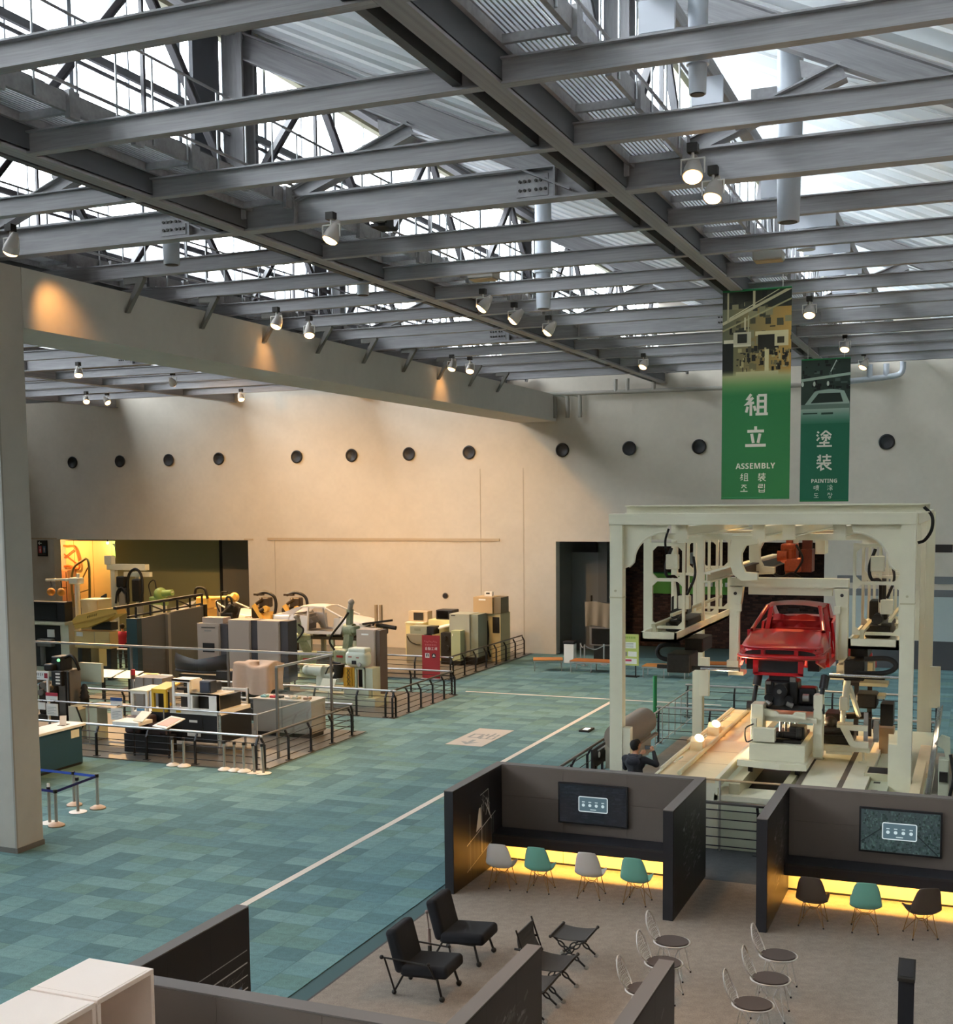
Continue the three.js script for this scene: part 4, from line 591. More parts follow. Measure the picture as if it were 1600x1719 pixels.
// bare body shell, nose at z = 0 and tail at z = -4.2, ground of the body at y = 0
function carShell(name, label, paint, inside, extra) {
  const t = thing(name, label, 'car body');
  const plan = (z) => 0.84 - 0.16 * Math.pow(Math.max(0, 1 + z / 0.5), 2) * (z > -0.5 ? 1 : 0) - 0.08 * Math.pow(Math.max(0, (-z - 3.5) / 0.7), 2);      // half width along the body
  const hoodY = (z, u) => lerp(0.6, 0.885, Math.pow(Math.min(1, Math.max(0, -z / 1.2)), 0.62)) - 0.075 * u * u * u * u;
  // hood, wings and their rounded shoulders in one skin; the same for the tail
  const skin = (topAt, z0, z1, n, inner) => grid((u, v) => { const q = u * 2 - 1, a = Math.abs(q), z = lerp(z0, z1, v), W = plan(z) - 0.01, T = topAt(z); let x, y; if (a < 0.8) { const m = a / 0.8; x = m * W * 0.9; y = T - 0.055 * m * m * m - inner * (m < 0.8 ? 0 : 0); } else { const m = (a - 0.8) / 0.2; x = W * (0.9 + 0.1 * Math.sin(m * Math.PI / 2)); y = T - 0.055 - Math.pow(m, 1.4) * (T - 0.055 - 0.49); } return [Math.sign(q) * x, y, z - 0.14 * Math.pow(a, 4) * (z > -0.4 ? (z + 0.4) / 0.4 : 0)]; }, 40, n);
  part(t, 'hood', skin((z) => lerp(0.6, 0.89, Math.pow(Math.min(1, Math.max(0, (-z - 0.03) / 1.2)), 0.6)), -0.03, -1.22, 16, 0), paint);
  part(t, 'tail_skin', skin((z) => 0.965 - 0.03 * Math.max(0, -z - 3.5), -3.45, -4.17, 8, 0), paint);
  for (const s of [-1, 1]) {
    // flank with both wheel arches and the door opening left out
    const arch = (c, r) => Array.from({ length: 9 }, (_, i) => [c - Math.cos(i / 8 * Math.PI) * r * -1, 0.12 + Math.sin(i / 8 * Math.PI) * r]);
    const out = [[-0.05, 0.6], [-0.4, 0.7], [-1.25, 0.84], [-1.45, 0.86], [-1.5, 0.12], ...arch(-0.78, 0.33).reverse().map(([z, y]) => [z, y]), [-0.4, 0.12], [-0.08, 0.3]];
    const sh = (pts) => { const g = extX(pts, 0, 0.05); const p = g.attributes.position; for (let i = 0; i < p.count; i++) p.setX(i, s * (plan(p.getZ(i)) - 0.04 + p.getX(i) - 0.07 * Math.pow(Math.max(0, (p.getY(i) - 0.55) / 0.3), 2))); g.computeVertexNormals(); return g; };
    part(t, 'front_fender', sh([[-0.1, 0.5], [-0.3, 0.52], [-0.75, 0.52], [-1.44, 0.52], [-1.46, 0.14], [-1.14, 0.14], [-1.1, 0.32], [-0.98, 0.45], [-0.78, 0.49], [-0.58, 0.44], [-0.47, 0.32], [-0.44, 0.2], [-0.1, 0.34]]), paint);
    part(t, 'quarter_panel', sh([[-2.62, 0.9], [-3.3, 0.94], [-4.12, 0.93], [-4.18, 0.5], [-4.1, 0.3], [-3.72, 0.2], [-3.66, 0.36], [-3.5, 0.47], [-3.3, 0.49], [-3.1, 0.45], [-2.98, 0.33], [-2.94, 0.16], [-2.62, 0.14]]), paint);
    part(t, 'cowl_side', extX([[-1.2, 0.5], [-1.2, 0.86], [-1.42, 0.84], [-1.5, 0.14], [-1.4, 0.14]], s * 0.8 - 0.03, s * 0.8 + 0.03), paint); part(t, 'sill', bx(s * 0.74, s * 0.83, 0.1, 0.24, -2.7, -1.4), paint);
    part(t, 'a_pillar', tube([[s * 0.72, 0.86, -1.12], [s * 0.64, 1.06, -1.55], [s * 0.55, 1.28, -2.0]], 0.042, 14, 8), paint); part(t, 'roof_rail', bar([s * 0.54, 1.29, -1.98], [s * 0.55, 1.27, -3.0], 0.08, 0.06), paint);
    part(t, 'b_pillar', bar([s * 0.74, 0.2, -2.65], [s * 0.56, 1.28, -2.7], 0.09, 0.05), paint); part(t, 'c_pillar', extX([[-2.95, 1.29], [-3.0, 1.22], [-3.35, 0.93], [-3.95, 0.93], [-3.2, 1.27]], s * 0.6 - 0.02, s * 0.6 + 0.02), paint);
    part(t, 'strut_tower', cyl([s * 0.56, 0.2, -0.8], [s * 0.56, 0.6, -0.8], 0.16, 0.14, 12), inside);
  }
  part(t, 'roof', grid((u, v) => { const x = u * 2 - 1, w = lerp(0.54, 0.57, v); return [x * w, 1.3 + 0.05 * (1 - x * x) + 0.05 * Math.sin(v * 3.14) - 0.02, -1.97 - v * 1.12]; }, 12, 8), paint);
  
  part(t, 'tail_panel', bx(-0.72, 0.72, 0.34, 0.92, -4.2, -4.15), paint);
  part(t, 'windshield_cowl', [bx(-0.68, 0.68, 0.8, 0.87, -1.3, -1.18), bx(-0.66, 0.66, 0.2, 0.82, -1.34, -1.3)], inside);
  part(t, 'floor_pan', bx(-0.76, 0.76, 0.1, 0.15, -4.1, -1.2), inside); part(t, 'rear_seat_wall', grid((u, v) => { const x = u * 2 - 1; return [x * 0.6, 0.5 + v * 0.5 + 0.03 * Math.sin(u * 14), -2.85 - v * 0.3 - 0.03 * Math.cos(u * 19)]; }, 24, 6), inside); part(t, 'parcel_shelf', [bx(-0.6, 0.6, 0.86, 0.9, -3.66, -3.0), bx(-0.6, 0.6, 0.2, 0.88, -3.06, -3.02), bx(-0.5, 0.5, 0.55, 0.75, -2.98, -2.9)], inside);
  // nose: bumper rail, lamp openings, grille opening and the radiator frame below
  const rail = (y, r, d, w) => tube([[-w, y, -0.3 + d], [-w * 0.86, y, -0.1 + d], [-w * 0.4, y, 0 + d], [w * 0.4, y, 0 + d], [w * 0.86, y, -0.1 + d], [w, y, -0.3 + d]], r, 30, 8);
  part(t, 'bumper_rail', rail(0.44, 0.045, 0.0, 0.83), paint); part(t, 'nose_skin', grid((u, v) => { const x = u * 2 - 1; return [x * (0.72 + 0.06 * v), lerp(0.63, 0.585, v) - 0.03 * x * x, -0.08 - 0.2 * x * x * x * x + 0.05 * Math.sin(v * 1.6)]; }, 18, 4), paint); part(t, 'hood_lip', rail(0.62, 0.03, -0.05, 0.76), paint);
  part(t, 'nose_panel', [bx(-0.36, -0.29, 0.44, 0.62, -0.1, -0.05), bx(0.29, 0.36, 0.44, 0.62, -0.1, -0.05)], paint);
  for (const s of [-1, 1]) { part(t, 'lamp_opening', bx(s * 0.36, s * 0.7, 0.47, 0.6, -0.26, -0.16), M.black); part(t, 'lamp_edge', bar([s * 0.7, 0.53, -0.22], [s * 0.8, 0.53, -0.36], 0.04, 0.2), paint); }
  part(t, 'grille_opening', bx(-0.29, 0.29, 0.48, 0.6, -0.3, -0.2), M.black);
  part(t, 'radiator_frame', [bx(-0.52, -0.42, 0.08, 0.42, -0.16, -0.1), bx(0.36, 0.46, 0.08, 0.42, -0.16, -0.1), bx(-0.5, 0.46, 0.06, 0.12, -0.16, -0.1), bx(-0.5, 0.46, 0.36, 0.42, -0.18, -0.1)], paint); part(t, 'radiator_opening', bx(-0.42, 0.36, 0.1, 0.38, -0.26, -0.2), M.black);
  for (const s of [-1, 1]) part(t, 'wheel_well', bx(s * 0.5, s * 0.72, 0.12, 0.45, -1.1, -0.5), M.black);
  if (extra) extra(t); return t;
}
const redPaint = new THREE.MeshPhysicalMaterial({ color: 0xb8121c, roughness: 0.32, clearcoat: 0.7, clearcoatRoughness: 0.15, side: THREE.DoubleSide }), redIn = mat(0xa3121b, 0.55);
const redCar = carShell('red_car_body', 'glossy red bare car body held up in the cream gantry', redPaint, redIn, (t) => { part(t, 'roof_mirror', bx(-0.12, 0.12, 1.19, 1.25, -1.98, -1.93), M.black); });
redCar.position.set(-3.66, 3.02, -24.62);
// ---------- the machine that lifts the red body ----------
{
  const t = thing('assembly_gantry', 'tall cream steel gantry frame around the red car body', 'gantry', [-4, 0, -28]), C = M.cream, z0 = -24.1, z1 = -23.85;
  for (const [x0, x1] of [[-6.9, -6.64], [-1.36, -1.11]]) { const p = part(t, 'front_post', bx(x0, x1, 0.012, 6.1, z0, z1), C); part(p, 'splice', [bx(x0 - 0.005, x1 + 0.005, 4.63, 4.66, z0, z1 + 0.012), cyl([x0 + 0.12, 4.78, z1], [x0 + 0.12, 4.78, z1 + 0.02], 0.025)], M.creamDark); part(p, 'side_box', bx(x0 < -4 ? x1 : x0 - 0.16, x0 < -4 ? x1 + 0.16 : x0, 0.9, 2.0, z0 + 0.03, z1 - 0.02), C); }
  for (const [x0, x1] of [[-6.92, -6.66], [-1.36, -1.04]]) { const p = part(t, 'rear_post', ibeam([(x0 + x1) / 2, 0.3, -31.8], [(x0 + x1) / 2, 6.08, -31.8], x1 - x0, 0.26, 0.04), C); part(p, 'foot_block', bx(x0 - 0.1, x1 + 0.1, 0.012, 0.32, -32.05, -31.5), M.tan); part(p, 'control_box', bx(x1 - 0.05, x1 + 0.2, 1.5, 2.5, -31.66, -31.5), C); }
  part(t, 'front_beam', rbx(-6.92, -1.1, 6.1, 6.32, z0 - 0.02, z1 + 0.02, 0.01), C); part(t, 'upper_beam', ibeam([-6.7, 6.4, -24.4], [-0.9, 6.4, -24.4], 0.3, 0.17, 0.025), C); part(t, 'rear_beam', bx(-6.92, -1.04, 6.0, 6.25, -31.95, -31.7), C);
  for (const x of [-6.78, -1.2]) part(t, 'side_beam', bx(x - 0.12, x + 0.12, 6.1, 6.3, -31.7, z0), C);
  for (const [x0, x1] of [[-5.62, -5.39], [-4.11, -3.88], [-3.54, -3.31], [-2.6, -2.37]]) { part(t, 'ceiling_rail', ibeam([(x0 + x1) / 2, 5.96, -31.7], [(x0 + x1) / 2, 5.96, z0 - 0.15], 0.18, 0.2, 0.025), C); part(t, 'rail_bracket', bx(x0, x1, 5.82, 6.1, z0 - 0.12, z0 + 0.0), C); }
  for (const [x, s] of [[-6.64, 1], [-1.36, -1]]) { const arc = [[x, 6.1], [x, 5.22], [x + s * 0.1, 5.26]]; for (let i = 0; i <= 8; i++) { const a = i / 8 * Math.PI / 2; arc.push([x + s * (0.86 - 0.66 * Math.cos(a)), 5.36 + 0.6 * Math.sin(a)]); } arc.push([x + s * 0.9, 6.1]); part(t, 'corner_gusset', extZ(arc, z0 + 0.09, z0 + 0.13), C); part(t, 'gusset_flange', tube(arc.slice(2, -1).map(([a, b]) => [a, b, z0 + 0.11]), 0.03, 16, 6), C); }
  for (const z of [-26.6, -29.2]) part(t, 'cross_beam', bx(-6.7, -1.3, 5.72, 5.86, z - 0.1, z + 0.1), C);
  for (const x of [-6.78, -1.2]) for (const z of [-26.4, -29]) part(t, 'middle_post', bx(x - 0.07, x + 0.07, 3.7, 6.1, z - 0.07, z + 0.07), C);
  part(t, 'corner_cable', tube([[-1.0, 6.42, -24.3], [-0.86, 6.25, -24.3], [-0.86, 6.0, -24.3], [-0.98, 5.8, -24.4], [-1.1, 5.75, -24.4]], 0.03, 20, 8), M.rubber); part(t, 'drop_cable', tube([[-5.95, 6.0, -24.9], [-6.02, 5.75, -24.9], [-6.0, 5.5, -24.9]], 0.025, 12, 6), M.rubber);
  part(t, 'work_light', [cyl([-1.6, 5.93, -24.6], [-1.6, 5.98, -24.6], 0.16, 0.16, 16), bx(-1.75, -1.45, 5.78, 5.84, -24.7, -24.5)], M.tan);
  // side galleries with framed openings and a tray
  for (const [x0, x1, s] of [[-6.62, -5.85, 1], [-2.4, -1.45, -1]]) {
    const g = part(t, 'gallery_tray', [bx(x0, x1, 3.62, 3.68, -31.2, -25.2), bx(x0, x0 + 0.05, 3.62, 3.82, -31.2, -25.2), bx(x1 - 0.05, x1, 3.62, 3.82, -31.2, -25.2), bx(x0, x1, 3.62, 3.82, -25.25, -25.2)], M.cream);
    for (const z of [-26, -28, -29.6, -31.1]) {
      const cut = 0.1, fr = (a, b, c, d) => [[a + cut, c], [b - cut, c], [b, c + cut], [b, d - cut], [b - cut, d], [a + cut, d], [a, d - cut], [a, c + cut]];
      part(g, 'gallery_frame', extZ([[x0, 3.82], [x1, 3.82], [x1, 5.68], [x0, 5.68]], z - 0.04, z + 0.04, [fr(x0 + 0.06, x1 - 0.06, 3.88, 4.84), fr(x0 + 0.06, x1 - 0.06, 4.91, 5.6)]), M.cream);
      part(g, 'gallery_upright', bx((x0 + x1) / 2 - 0.03, (x0 + x1) / 2 + 0.03, 3.82, 5.7, z - 0.8, z - 0.74), M.cream);
    }
    part(g, 'slide_rail', [bar([x0 + 0.25, 3.95, -31], [x0 + 0.25, 3.95, -25.3], 0.08, 0.06), bar([x1 - 0.2, 4.15, -31], [x1 - 0.2, 4.15, -25.6], 0.06, 0.06), bx(x0 + 0.2, x0 + 0.28, 3.68, 3.95, -25.5, -25.4)], M.creamDark);
    const m = part(g, 'gallery_motor', [rbx(x0 + 0.25, x0 + 0.62, 4.05, 4.45, -27.4, -26.9, 0.04), cyl([x0 + 0.45, 4.1, -26.9], [x0 + 0.45, 4.1, -26.4], 0.11), rbx(x0 + 0.2, x0 + 0.7, 3.7, 3.95, -28.4, -26.6, 0.03), cyl([x0 + 0.5, 4.45, -27.2], [x0 + 0.5, 4.9, -27.2], 0.07)], M.iron);
    for (const h of [tube([[x0 + 0.4, 5.55, -26.3], [x0 + 0.3, 5.2, -26.2], [x0 + 0.35, 4.95, -26.1], [x0 + 0.5, 4.9, -26.3], [x0 + 0.5, 4.45, -26.6]], 0.035, 24, 7), tube([[x0 + 0.62, 5.3, -27.5], [x0 + 0.72, 4.9, -27.2], [x0 + 0.6, 4.5, -27]], 0.03, 16, 7)]) part(g, 'gallery_hose', h, M.rubber);
    part(g, 'gallery_box', [rbx(x0 + 0.33, x0 + 0.6, 5.1, 5.42, -26.2, -26.05, 0.02), rbx(x0 + 0.5, x0 + 0.75, 4.2, 4.5, -26.7, -26.5, 0.02)], M.cream);
    part(g, 'side_loop', tube(s > 0 ? [[x1 - 0.1, 3.5, -26], [x1 - 0.5, 3.45, -26], [x1 - 0.6, 3.3, -26], [x1 - 0.45, 3.16, -26], [x1 + 0.25, 3.12, -26]] : [[x0 + 0.3, 3.4, -25.4], [x0 + 0.75, 3.42, -25.4], [x0 + 0.9, 3.28, -25.4], [x0 + 0.7, 3.14, -25.4], [x0 + 0.1, 3.1, -25.4]], 0.05, 24, 8), M.rubber);
    part(g, 'locating_arm', [bar(s > 0 ? [x1 - 0.5, 3.05, -25.6] : [x0 + 0.7, 3.05, -25.3], s > 0 ? [-4.6, 3.05, -25.6] : [-2.75, 3.05, -25.3], 0.07, 0.08), rbx(s > 0 ? -6.1 : -2.5, s > 0 ? -5.6 : -2.1, 2.95, 3.35, -26.2, -25.4, 0.03), rbx(s > 0 ? -5.9 : -2.45, s > 0 ? -5.5 : -2.1, 3.3, 3.6, -27.2, -26.2, 0.03)], M.iron);
    part(g, 'chrome_rod', cyl(s > 0 ? [-5.4, 3.05, -25.5] : [-2.75, 3.08, -25.2], s > 0 ? [-4.6, 3.05, -25.5] : [-1.4, 3.08, -25.2], 0.03), M.chrome);
  }
}
{
  const t = thing('overhead_monorail', 'cream and brown monorail beam hung on curved hooks inside the gantry', 'rail', [-4.9, 4.9, -28]);
  part(t, 'beam', ibeam([-5.1, 5.02, -33.5], [-5.1, 5.02, -24.6], 0.16, 0.2, 0.03), M.cream); part(t, 'trolley_rail', ibeam([-4.55, 5.1, -31.5], [-4.55, 5.1, -25.2], 0.14, 0.22, 0.03), M.ironWarm);
  for (const [x, z] of [[-4.45, -25], [-4.45, -27.2]]) part(t, 'hook', extZ([[x - 0.2, 5.86], [x + 0.3, 5.86], [x + 0.3, 5.7], [x + 0.06, 5.66], [x - 0.02, 5.5], [x - 0.02, 5.28], [x + 0.06, 5.12], [x + 0.3, 5.1], [x + 0.3, 4.98], [x - 0.02, 4.96], [x - 0.18, 5.08], [x - 0.24, 5.3], [x - 0.24, 5.6]], z - 0.06, z + 0.06, null, 0.01), M.cream);
}
{
  const t = thing('orange_hoist', 'orange hoist unit with motors and hoses above the red car', 'hoist', [-3.75, 4.9, -27.5]), O = M.orange;
  part(t, 'body', [rbx(-4.05, -3.72, 5.2, 5.62, -27.8, -27.3, 0.05), rbx(-3.95, -3.6, 5.0, 5.3, -27.7, -27.2, 0.04), cyl([-3.85, 4.95, -27.3], [-3.85, 5.5, -27.3], 0.09)], O); part(t, 'side_block', [rbx(-3.62, -3.38, 5.0, 5.5, -27.8, -27.3, 0.02), bx(-3.6, -3.4, 5.5, 5.7, -27.6, -27.4)], mat(0x8c3a22, 0.5, 0.1, { map: wear })); part(t, 'motor', [cyl([-4.1, 5.35, -27.25], [-3.9, 5.35, -27.25], 0.12), rbx(-3.95, -3.8, 5.6, 5.74, -27.6, -27.4, 0.03)], O);
  part(t, 'hose', [tube([[-4.2, 5.0, -27.2], [-4.0, 4.9, -27.1], [-3.8, 4.97, -27.2], [-3.6, 4.88, -27.2]], 0.035, 20, 7), tube([[-3.7, 5.6, -27.2], [-3.55, 5.3, -27.1], [-3.7, 5.0, -27.1]], 0.025, 16, 6)], M.rubber); part(t, 'hanger', [bx(-3.85, -3.7, 5.62, 5.86, -27.6, -27.45), bx(-3.3, -3.1, 5.4, 5.8, -27.8, -27.2)], M.cream);
}
{
  const t = thing('body_clamp', 'cream yoke whose two arms grip the sides of the red car', 'clamp', [-3.7, 3.0, -26]), C = M.cream;
  part(t, 'cross_beam', [bx(-4.88, -2.48, 4.76, 4.95, -26.2, -25.9), bx(-4.5, -2.8, 4.6, 4.76, -26.15, -25.95)], C);
  for (const s of [-1, 1]) { const x = (v) => -3.68 + s * v; const a = part(t, 'arm', extZ([[x(1.2), 4.78], [x(0.92), 4.78], [x(0.95), 4.5], [x(1.03), 4.05], [x(1.03), 3.2], [x(1.2), 3.2], [x(1.2), 4.05]].map((p) => p), -26.1, -25.9), C); part(a, 'pin', cyl([x(1.08), 4.62, -25.9], [x(1.08), 4.62, -25.88], 0.035), M.black); part(a, 'jaw', [bx(x(1.0), x(1.24), 2.96, 3.2, -26.15, -25.85), bx(x(0.88), x(1.2), 2.9, 2.98, -26.2, -25.8)], C); part(a, 'actuator', [cyl([x(1.0), 3.3, -25.86], [x(1.0), 4.3, -25.86], 0.035), bx(x(0.94), x(1.06), 4.25, 4.4, -25.9, -25.8)], C); }
}
{
  // raised platform: timber deck at left, open pit in the middle, pale track at right
  const t = thing('machine_platform', 'low cream platform with a timber deck and slotted pale track under the gantry', 'platform', [-3.3, 0.012, -27]), C = M.cream;
  part(t, 'base', [bx(-4.5, -0.9, 0.012, 0.95, -31.2, -22.78), bx(-5.5, -4.5, 0.012, 0.6, -31.2, -23.2)], M.pale);
  part(t, 'front_ledge', bx(-4.55, -3.3, 0.95, 1.05, -23.5, -22.75), C); part(t, 'corner_post', bx(-4.72, -4.48, 0.012, 1.27, -23.0, -22.75), C);
  const d = part(t, 'deck', bx(-5.64, -4.46, 1.27, 1.35, -30.6, -22.75), M.ply); part(d, 'deck_edge', [bx(-4.52, -4.44, 1.2, 1.38, -30.6, -22.7), bx(-5.68, -5.62, 1.22, 1.38, -30.6, -22.7)], C);
  for (let i = 0; i < 6; i++) part(d, 'deck_seam', bx(-5.62, -4.54, 1.35, 1.3515, -24.1 - i * 1.2, -24.09 - i * 1.2), M.tan);
  part(d, 'deck_pipe', [cyl([-5.22, 1.4, -22.8], [-5.22, 1.4, -30.3], 0.045), ...[-25, -27, -29].map((z) => bx(-5.28, -5.16, 1.35, 1.37, z - 0.05, z + 0.05))], M.creamDark); part(d, 'edge_pipe', [cyl([-5.58, 1.47, -22.8], [-5.58, 1.47, -30], 0.03), ...[-23.9, -26.2, -28.9].map((z) => cyl([-5.58, 1.36, z], [-5.4, 1.5, z], 0.02))], M.cream);
  part(t, 'pit', bx(-4.42, -3.12, 0.9, 0.96, -28, -23.5), M.black); part(t, 'pit_rail', [bx(-4.3, -4.1, 0.96, 1.25, -28, -22.9), bx(-3.35, -3.2, 0.96, 1.25, -28, -22.9)], M.creamDark);
  part(t, 'track', bx(-3.06, -1.86, 0.95, 1.3, -28.2, -22.75), C); part(t, 'track_slot', [bx(-2.36, -2.26, 1.3, 1.302, -28, -22.8), bx(-3.1, -3.0, 1.3, 1.31, -28, -22.8)], mat(0x5b5247, 0.8));
  part(t, 'side_channel', [bx(-1.84, -1.5, 0.95, 1.22, -28.2, -22.75)], M.pale); for (let i = 0; i < 4; i++) part(t, 'channel_slot', bx(-1.78, -1.66, 1.22, 1.225, -23.4 - i * 0.7, -23.3 - i * 0.7), M.black);
  part(t, 'end_block', [bx(-2.0, -1.66, 0.95, 1.2, -27.3, -26.7), bx(-1.9, -1.72, 1.2, 1.66, -27.1, -26.9), bx(-2.02, -1.6, 1.66, 1.78, -27.2, -26.8)], M.tan); part(t, 'parts_bin', extZ([[-1.95, 0.95], [-1.55, 0.95], [-1.5, 1.35], [-1.97, 1.35]], -24.9, -24.2), M.creamDark); part(t, 'bin_hollow', bx(-1.92, -1.55, 1.352, 1.354, -24.82, -24.28), M.black);
  part(t, 'right_plinth', [bx(-1.1, -0.92, 0.95, 1.3, -26, -22.8), bx(-1.15, -0.8, 0.95, 1.05, -29, -26)], M.ply);
}
// two little flood lamps on the timber deck
[[-25.3, 'little lit deck lamp in a cream box, nearer one'], [-27.05, 'little lit deck lamp in a cream box, farther one']].forEach(([z, label]) => {
  const t = thing('deck_lamp', label, 'lamp', [-5.4, 1.352, z], 'lit lamps on the timber deck');
  part(t, 'box', extX([[z + 0.12, 1.352], [z + 0.12, 1.55], [z - 0.02, 1.64], [z - 0.12, 1.6], [z - 0.12, 1.352]], -5.54, -5.28), M.ply); part(t, 'lens', new THREE.SphereGeometry(0.1, 16, 10).scale(1, 0.25, 1.1).rotateX(0.7).rotateY(0.6).translate(-5.36, 1.62, z + 0.05), new THREE.MeshStandardMaterial({ color: 0xfff0d0, emissive: new THREE.Color(1, 0.86, 0.6), emissiveIntensity: 2.2 }));
  const L = new THREE.SpotLight(new THREE.Color(1, 0.72, 0.4), 60, 0, 1.0, 0.6, 2); L.position.set(-5.28, 1.75, z + 0.02); L.target.position.set(-3.9, 2.6, z + 0.6); L.castShadow = true; scene.add(L, L.target);
});
{
  const t = thing('engine_trolley', 'cream lifting trolley with a black engine under the red car', 'trolley', [-3.6, 1.3, -24.8]), C = M.cream;
  part(t, 'base_plate', ext([[-4.34, -23.95], [-3.9, -23.85], [-3.5, -23.8], [-3.0, -23.85], [-3.0, -25.9], [-4.34, -25.9]], 0.12).rotateX(Math.PI / 2).scale(1, 1, -1).scale(1, 1, -1).translate(0, 1.5, 0), C);
  part(t, 'wheel', [-4.1, -3.2].flatMap((x) => [cyl([x - 0.04, 1.31, -24.1], [x + 0.04, 1.31, -24.1], 0.07), cyl([x - 0.04, 1.31, -25.6], [x + 0.04, 1.31, -25.6], 0.07)]), M.iron);
  part(t, 'body_box', rbx(-4.12, -3.05, 1.5, 1.84, -25.6, -24.0, 0.015), C); part(t, 'inner_black', bx(-4.0, -3.15, 1.84, 1.9, -25.5, -24.15), M.iron);
  part(t, 'control_box', rbx(-4.04, -3.62, 1.88, 2.14, -24.15, -23.95, 0.01), C); part(t, 'left_column', [rbx(-4.14, -3.9, 1.84, 2.56, -24.7, -24.3, 0.02), bx(-4.1, -4.0, 1.84, 2.3, -24.2, -24.1)], C); part(t, 'right_column', [rbx(-2.98, -2.8, 1.5, 2.75, -24.9, -24.6, 0.02)], C);
  part(t, 'top_frame', [extZ([[-3.92, 2.32], [-3.1, 2.28], [-3.1, 2.42], [-3.3, 2.42], [-3.36, 2.36], [-3.6, 2.36], [-3.66, 2.42], [-3.92, 2.46]], -24.5, -24.4), bx(-3.9, -2.9, 2.2, 2.3, -25.4, -24.5)], C);
  part(t, 'piston', [-3.6, -3.5, -3.4, -3.3].map((x) => cyl([x, 1.9, -24.6], [x, 2.22, -24.6], 0.03)), M.chrome);
  part(t, 'hydraulics', [cyl([-3.7, 1.98, -24.3], [-3.25, 1.98, -24.3], 0.07), rbx(-3.4, -3.1, 1.9, 2.15, -24.7, -24.3, 0.03), cyl([-3.2, 1.98, -24.2], [-3.2, 2.15, -24.2], 0.05), sph([-3.55, 2.0, -24.18], 0.06), tube([[-4.05, 2.2, -24.1], [-4.2, 2.1, -24.05], [-4.18, 1.85, -24.05], [-4.05, 1.9, -24]], 0.015, 16, 5)], M.iron);
  const e = mat(0x1f2023, 0.4, 0.4), al = mat(0x8d8c88, 0.35, 0.6);
  const en = part(t, 'engine_block', [rbx(-3.95, -3.3, 2.5, 2.98, -25.3, -24.75, 0.05), rbx(-3.88, -3.4, 2.95, 3.12, -25.2, -24.8, 0.04), cyl([-3.62, 2.5, -24.8], [-3.62, 2.95, -24.8], 0.2, 0.17), rbx(-3.3, -2.95, 2.5, 2.85, -25.2, -24.8, 0.05)], e);
  part(en, 'pulley', [cyl([-3.64, 2.78, -24.74], [-3.64, 2.78, -24.62], 0.15, 0.15, 18), cyl([-3.85, 2.64, -24.74], [-3.85, 2.64, -24.64], 0.09, 0.09, 16), cyl([-3.46, 2.62, -24.74], [-3.46, 2.62, -24.64], 0.08, 0.08, 16)], e); part(en, 'pulley_hub', cyl([-3.64, 2.78, -24.63], [-3.64, 2.78, -24.6], 0.045, 0.045, 14), al);
  for (const al2 of [cyl([-3.9, 2.58, -24.7], [-3.82, 2.5, -24.66], 0.06), cyl([-3.5, 2.55, -24.66], [-3.38, 2.5, -24.66], 0.05), rbx(-3.92, -3.82, 2.9, 2.96, -24.8, -24.7, 0.01), rbx(-3.46, -3.34, 2.96, 3.06, -24.85, -24.75, 0.01), cyl([-3.2, 2.66, -24.76], [-3.08, 2.66, -24.76], 0.08), cyl([-3.72, 3.1, -24.9], [-3.6, 3.16, -24.9], 0.05)]) part(en, 'alloy_part', al2, al);
  part(t, 'suspension_strut', [...[-4.16, -2.86].flatMap((x) => [cyl([x + 0.06, 3.12, -24.9], [x, 2.5, -24.7], 0.045), cyl([x + 0.07, 3.1, -24.9], [x + 0.04, 2.85, -24.82], 0.085, 0.085, 12), bar([x, 2.5, -24.7], [x + (x < -4 ? 0.5 : -0.4), 2.46, -24.8], 0.07, 0.05), cyl([x - 0.12, 2.46, -24.7], [x + 0.08, 2.46, -24.7], 0.1, 0.1, 14)]), bx(-4.0, -3.0, 2.4, 2.5, -25.0, -24.7)], M.black);
}
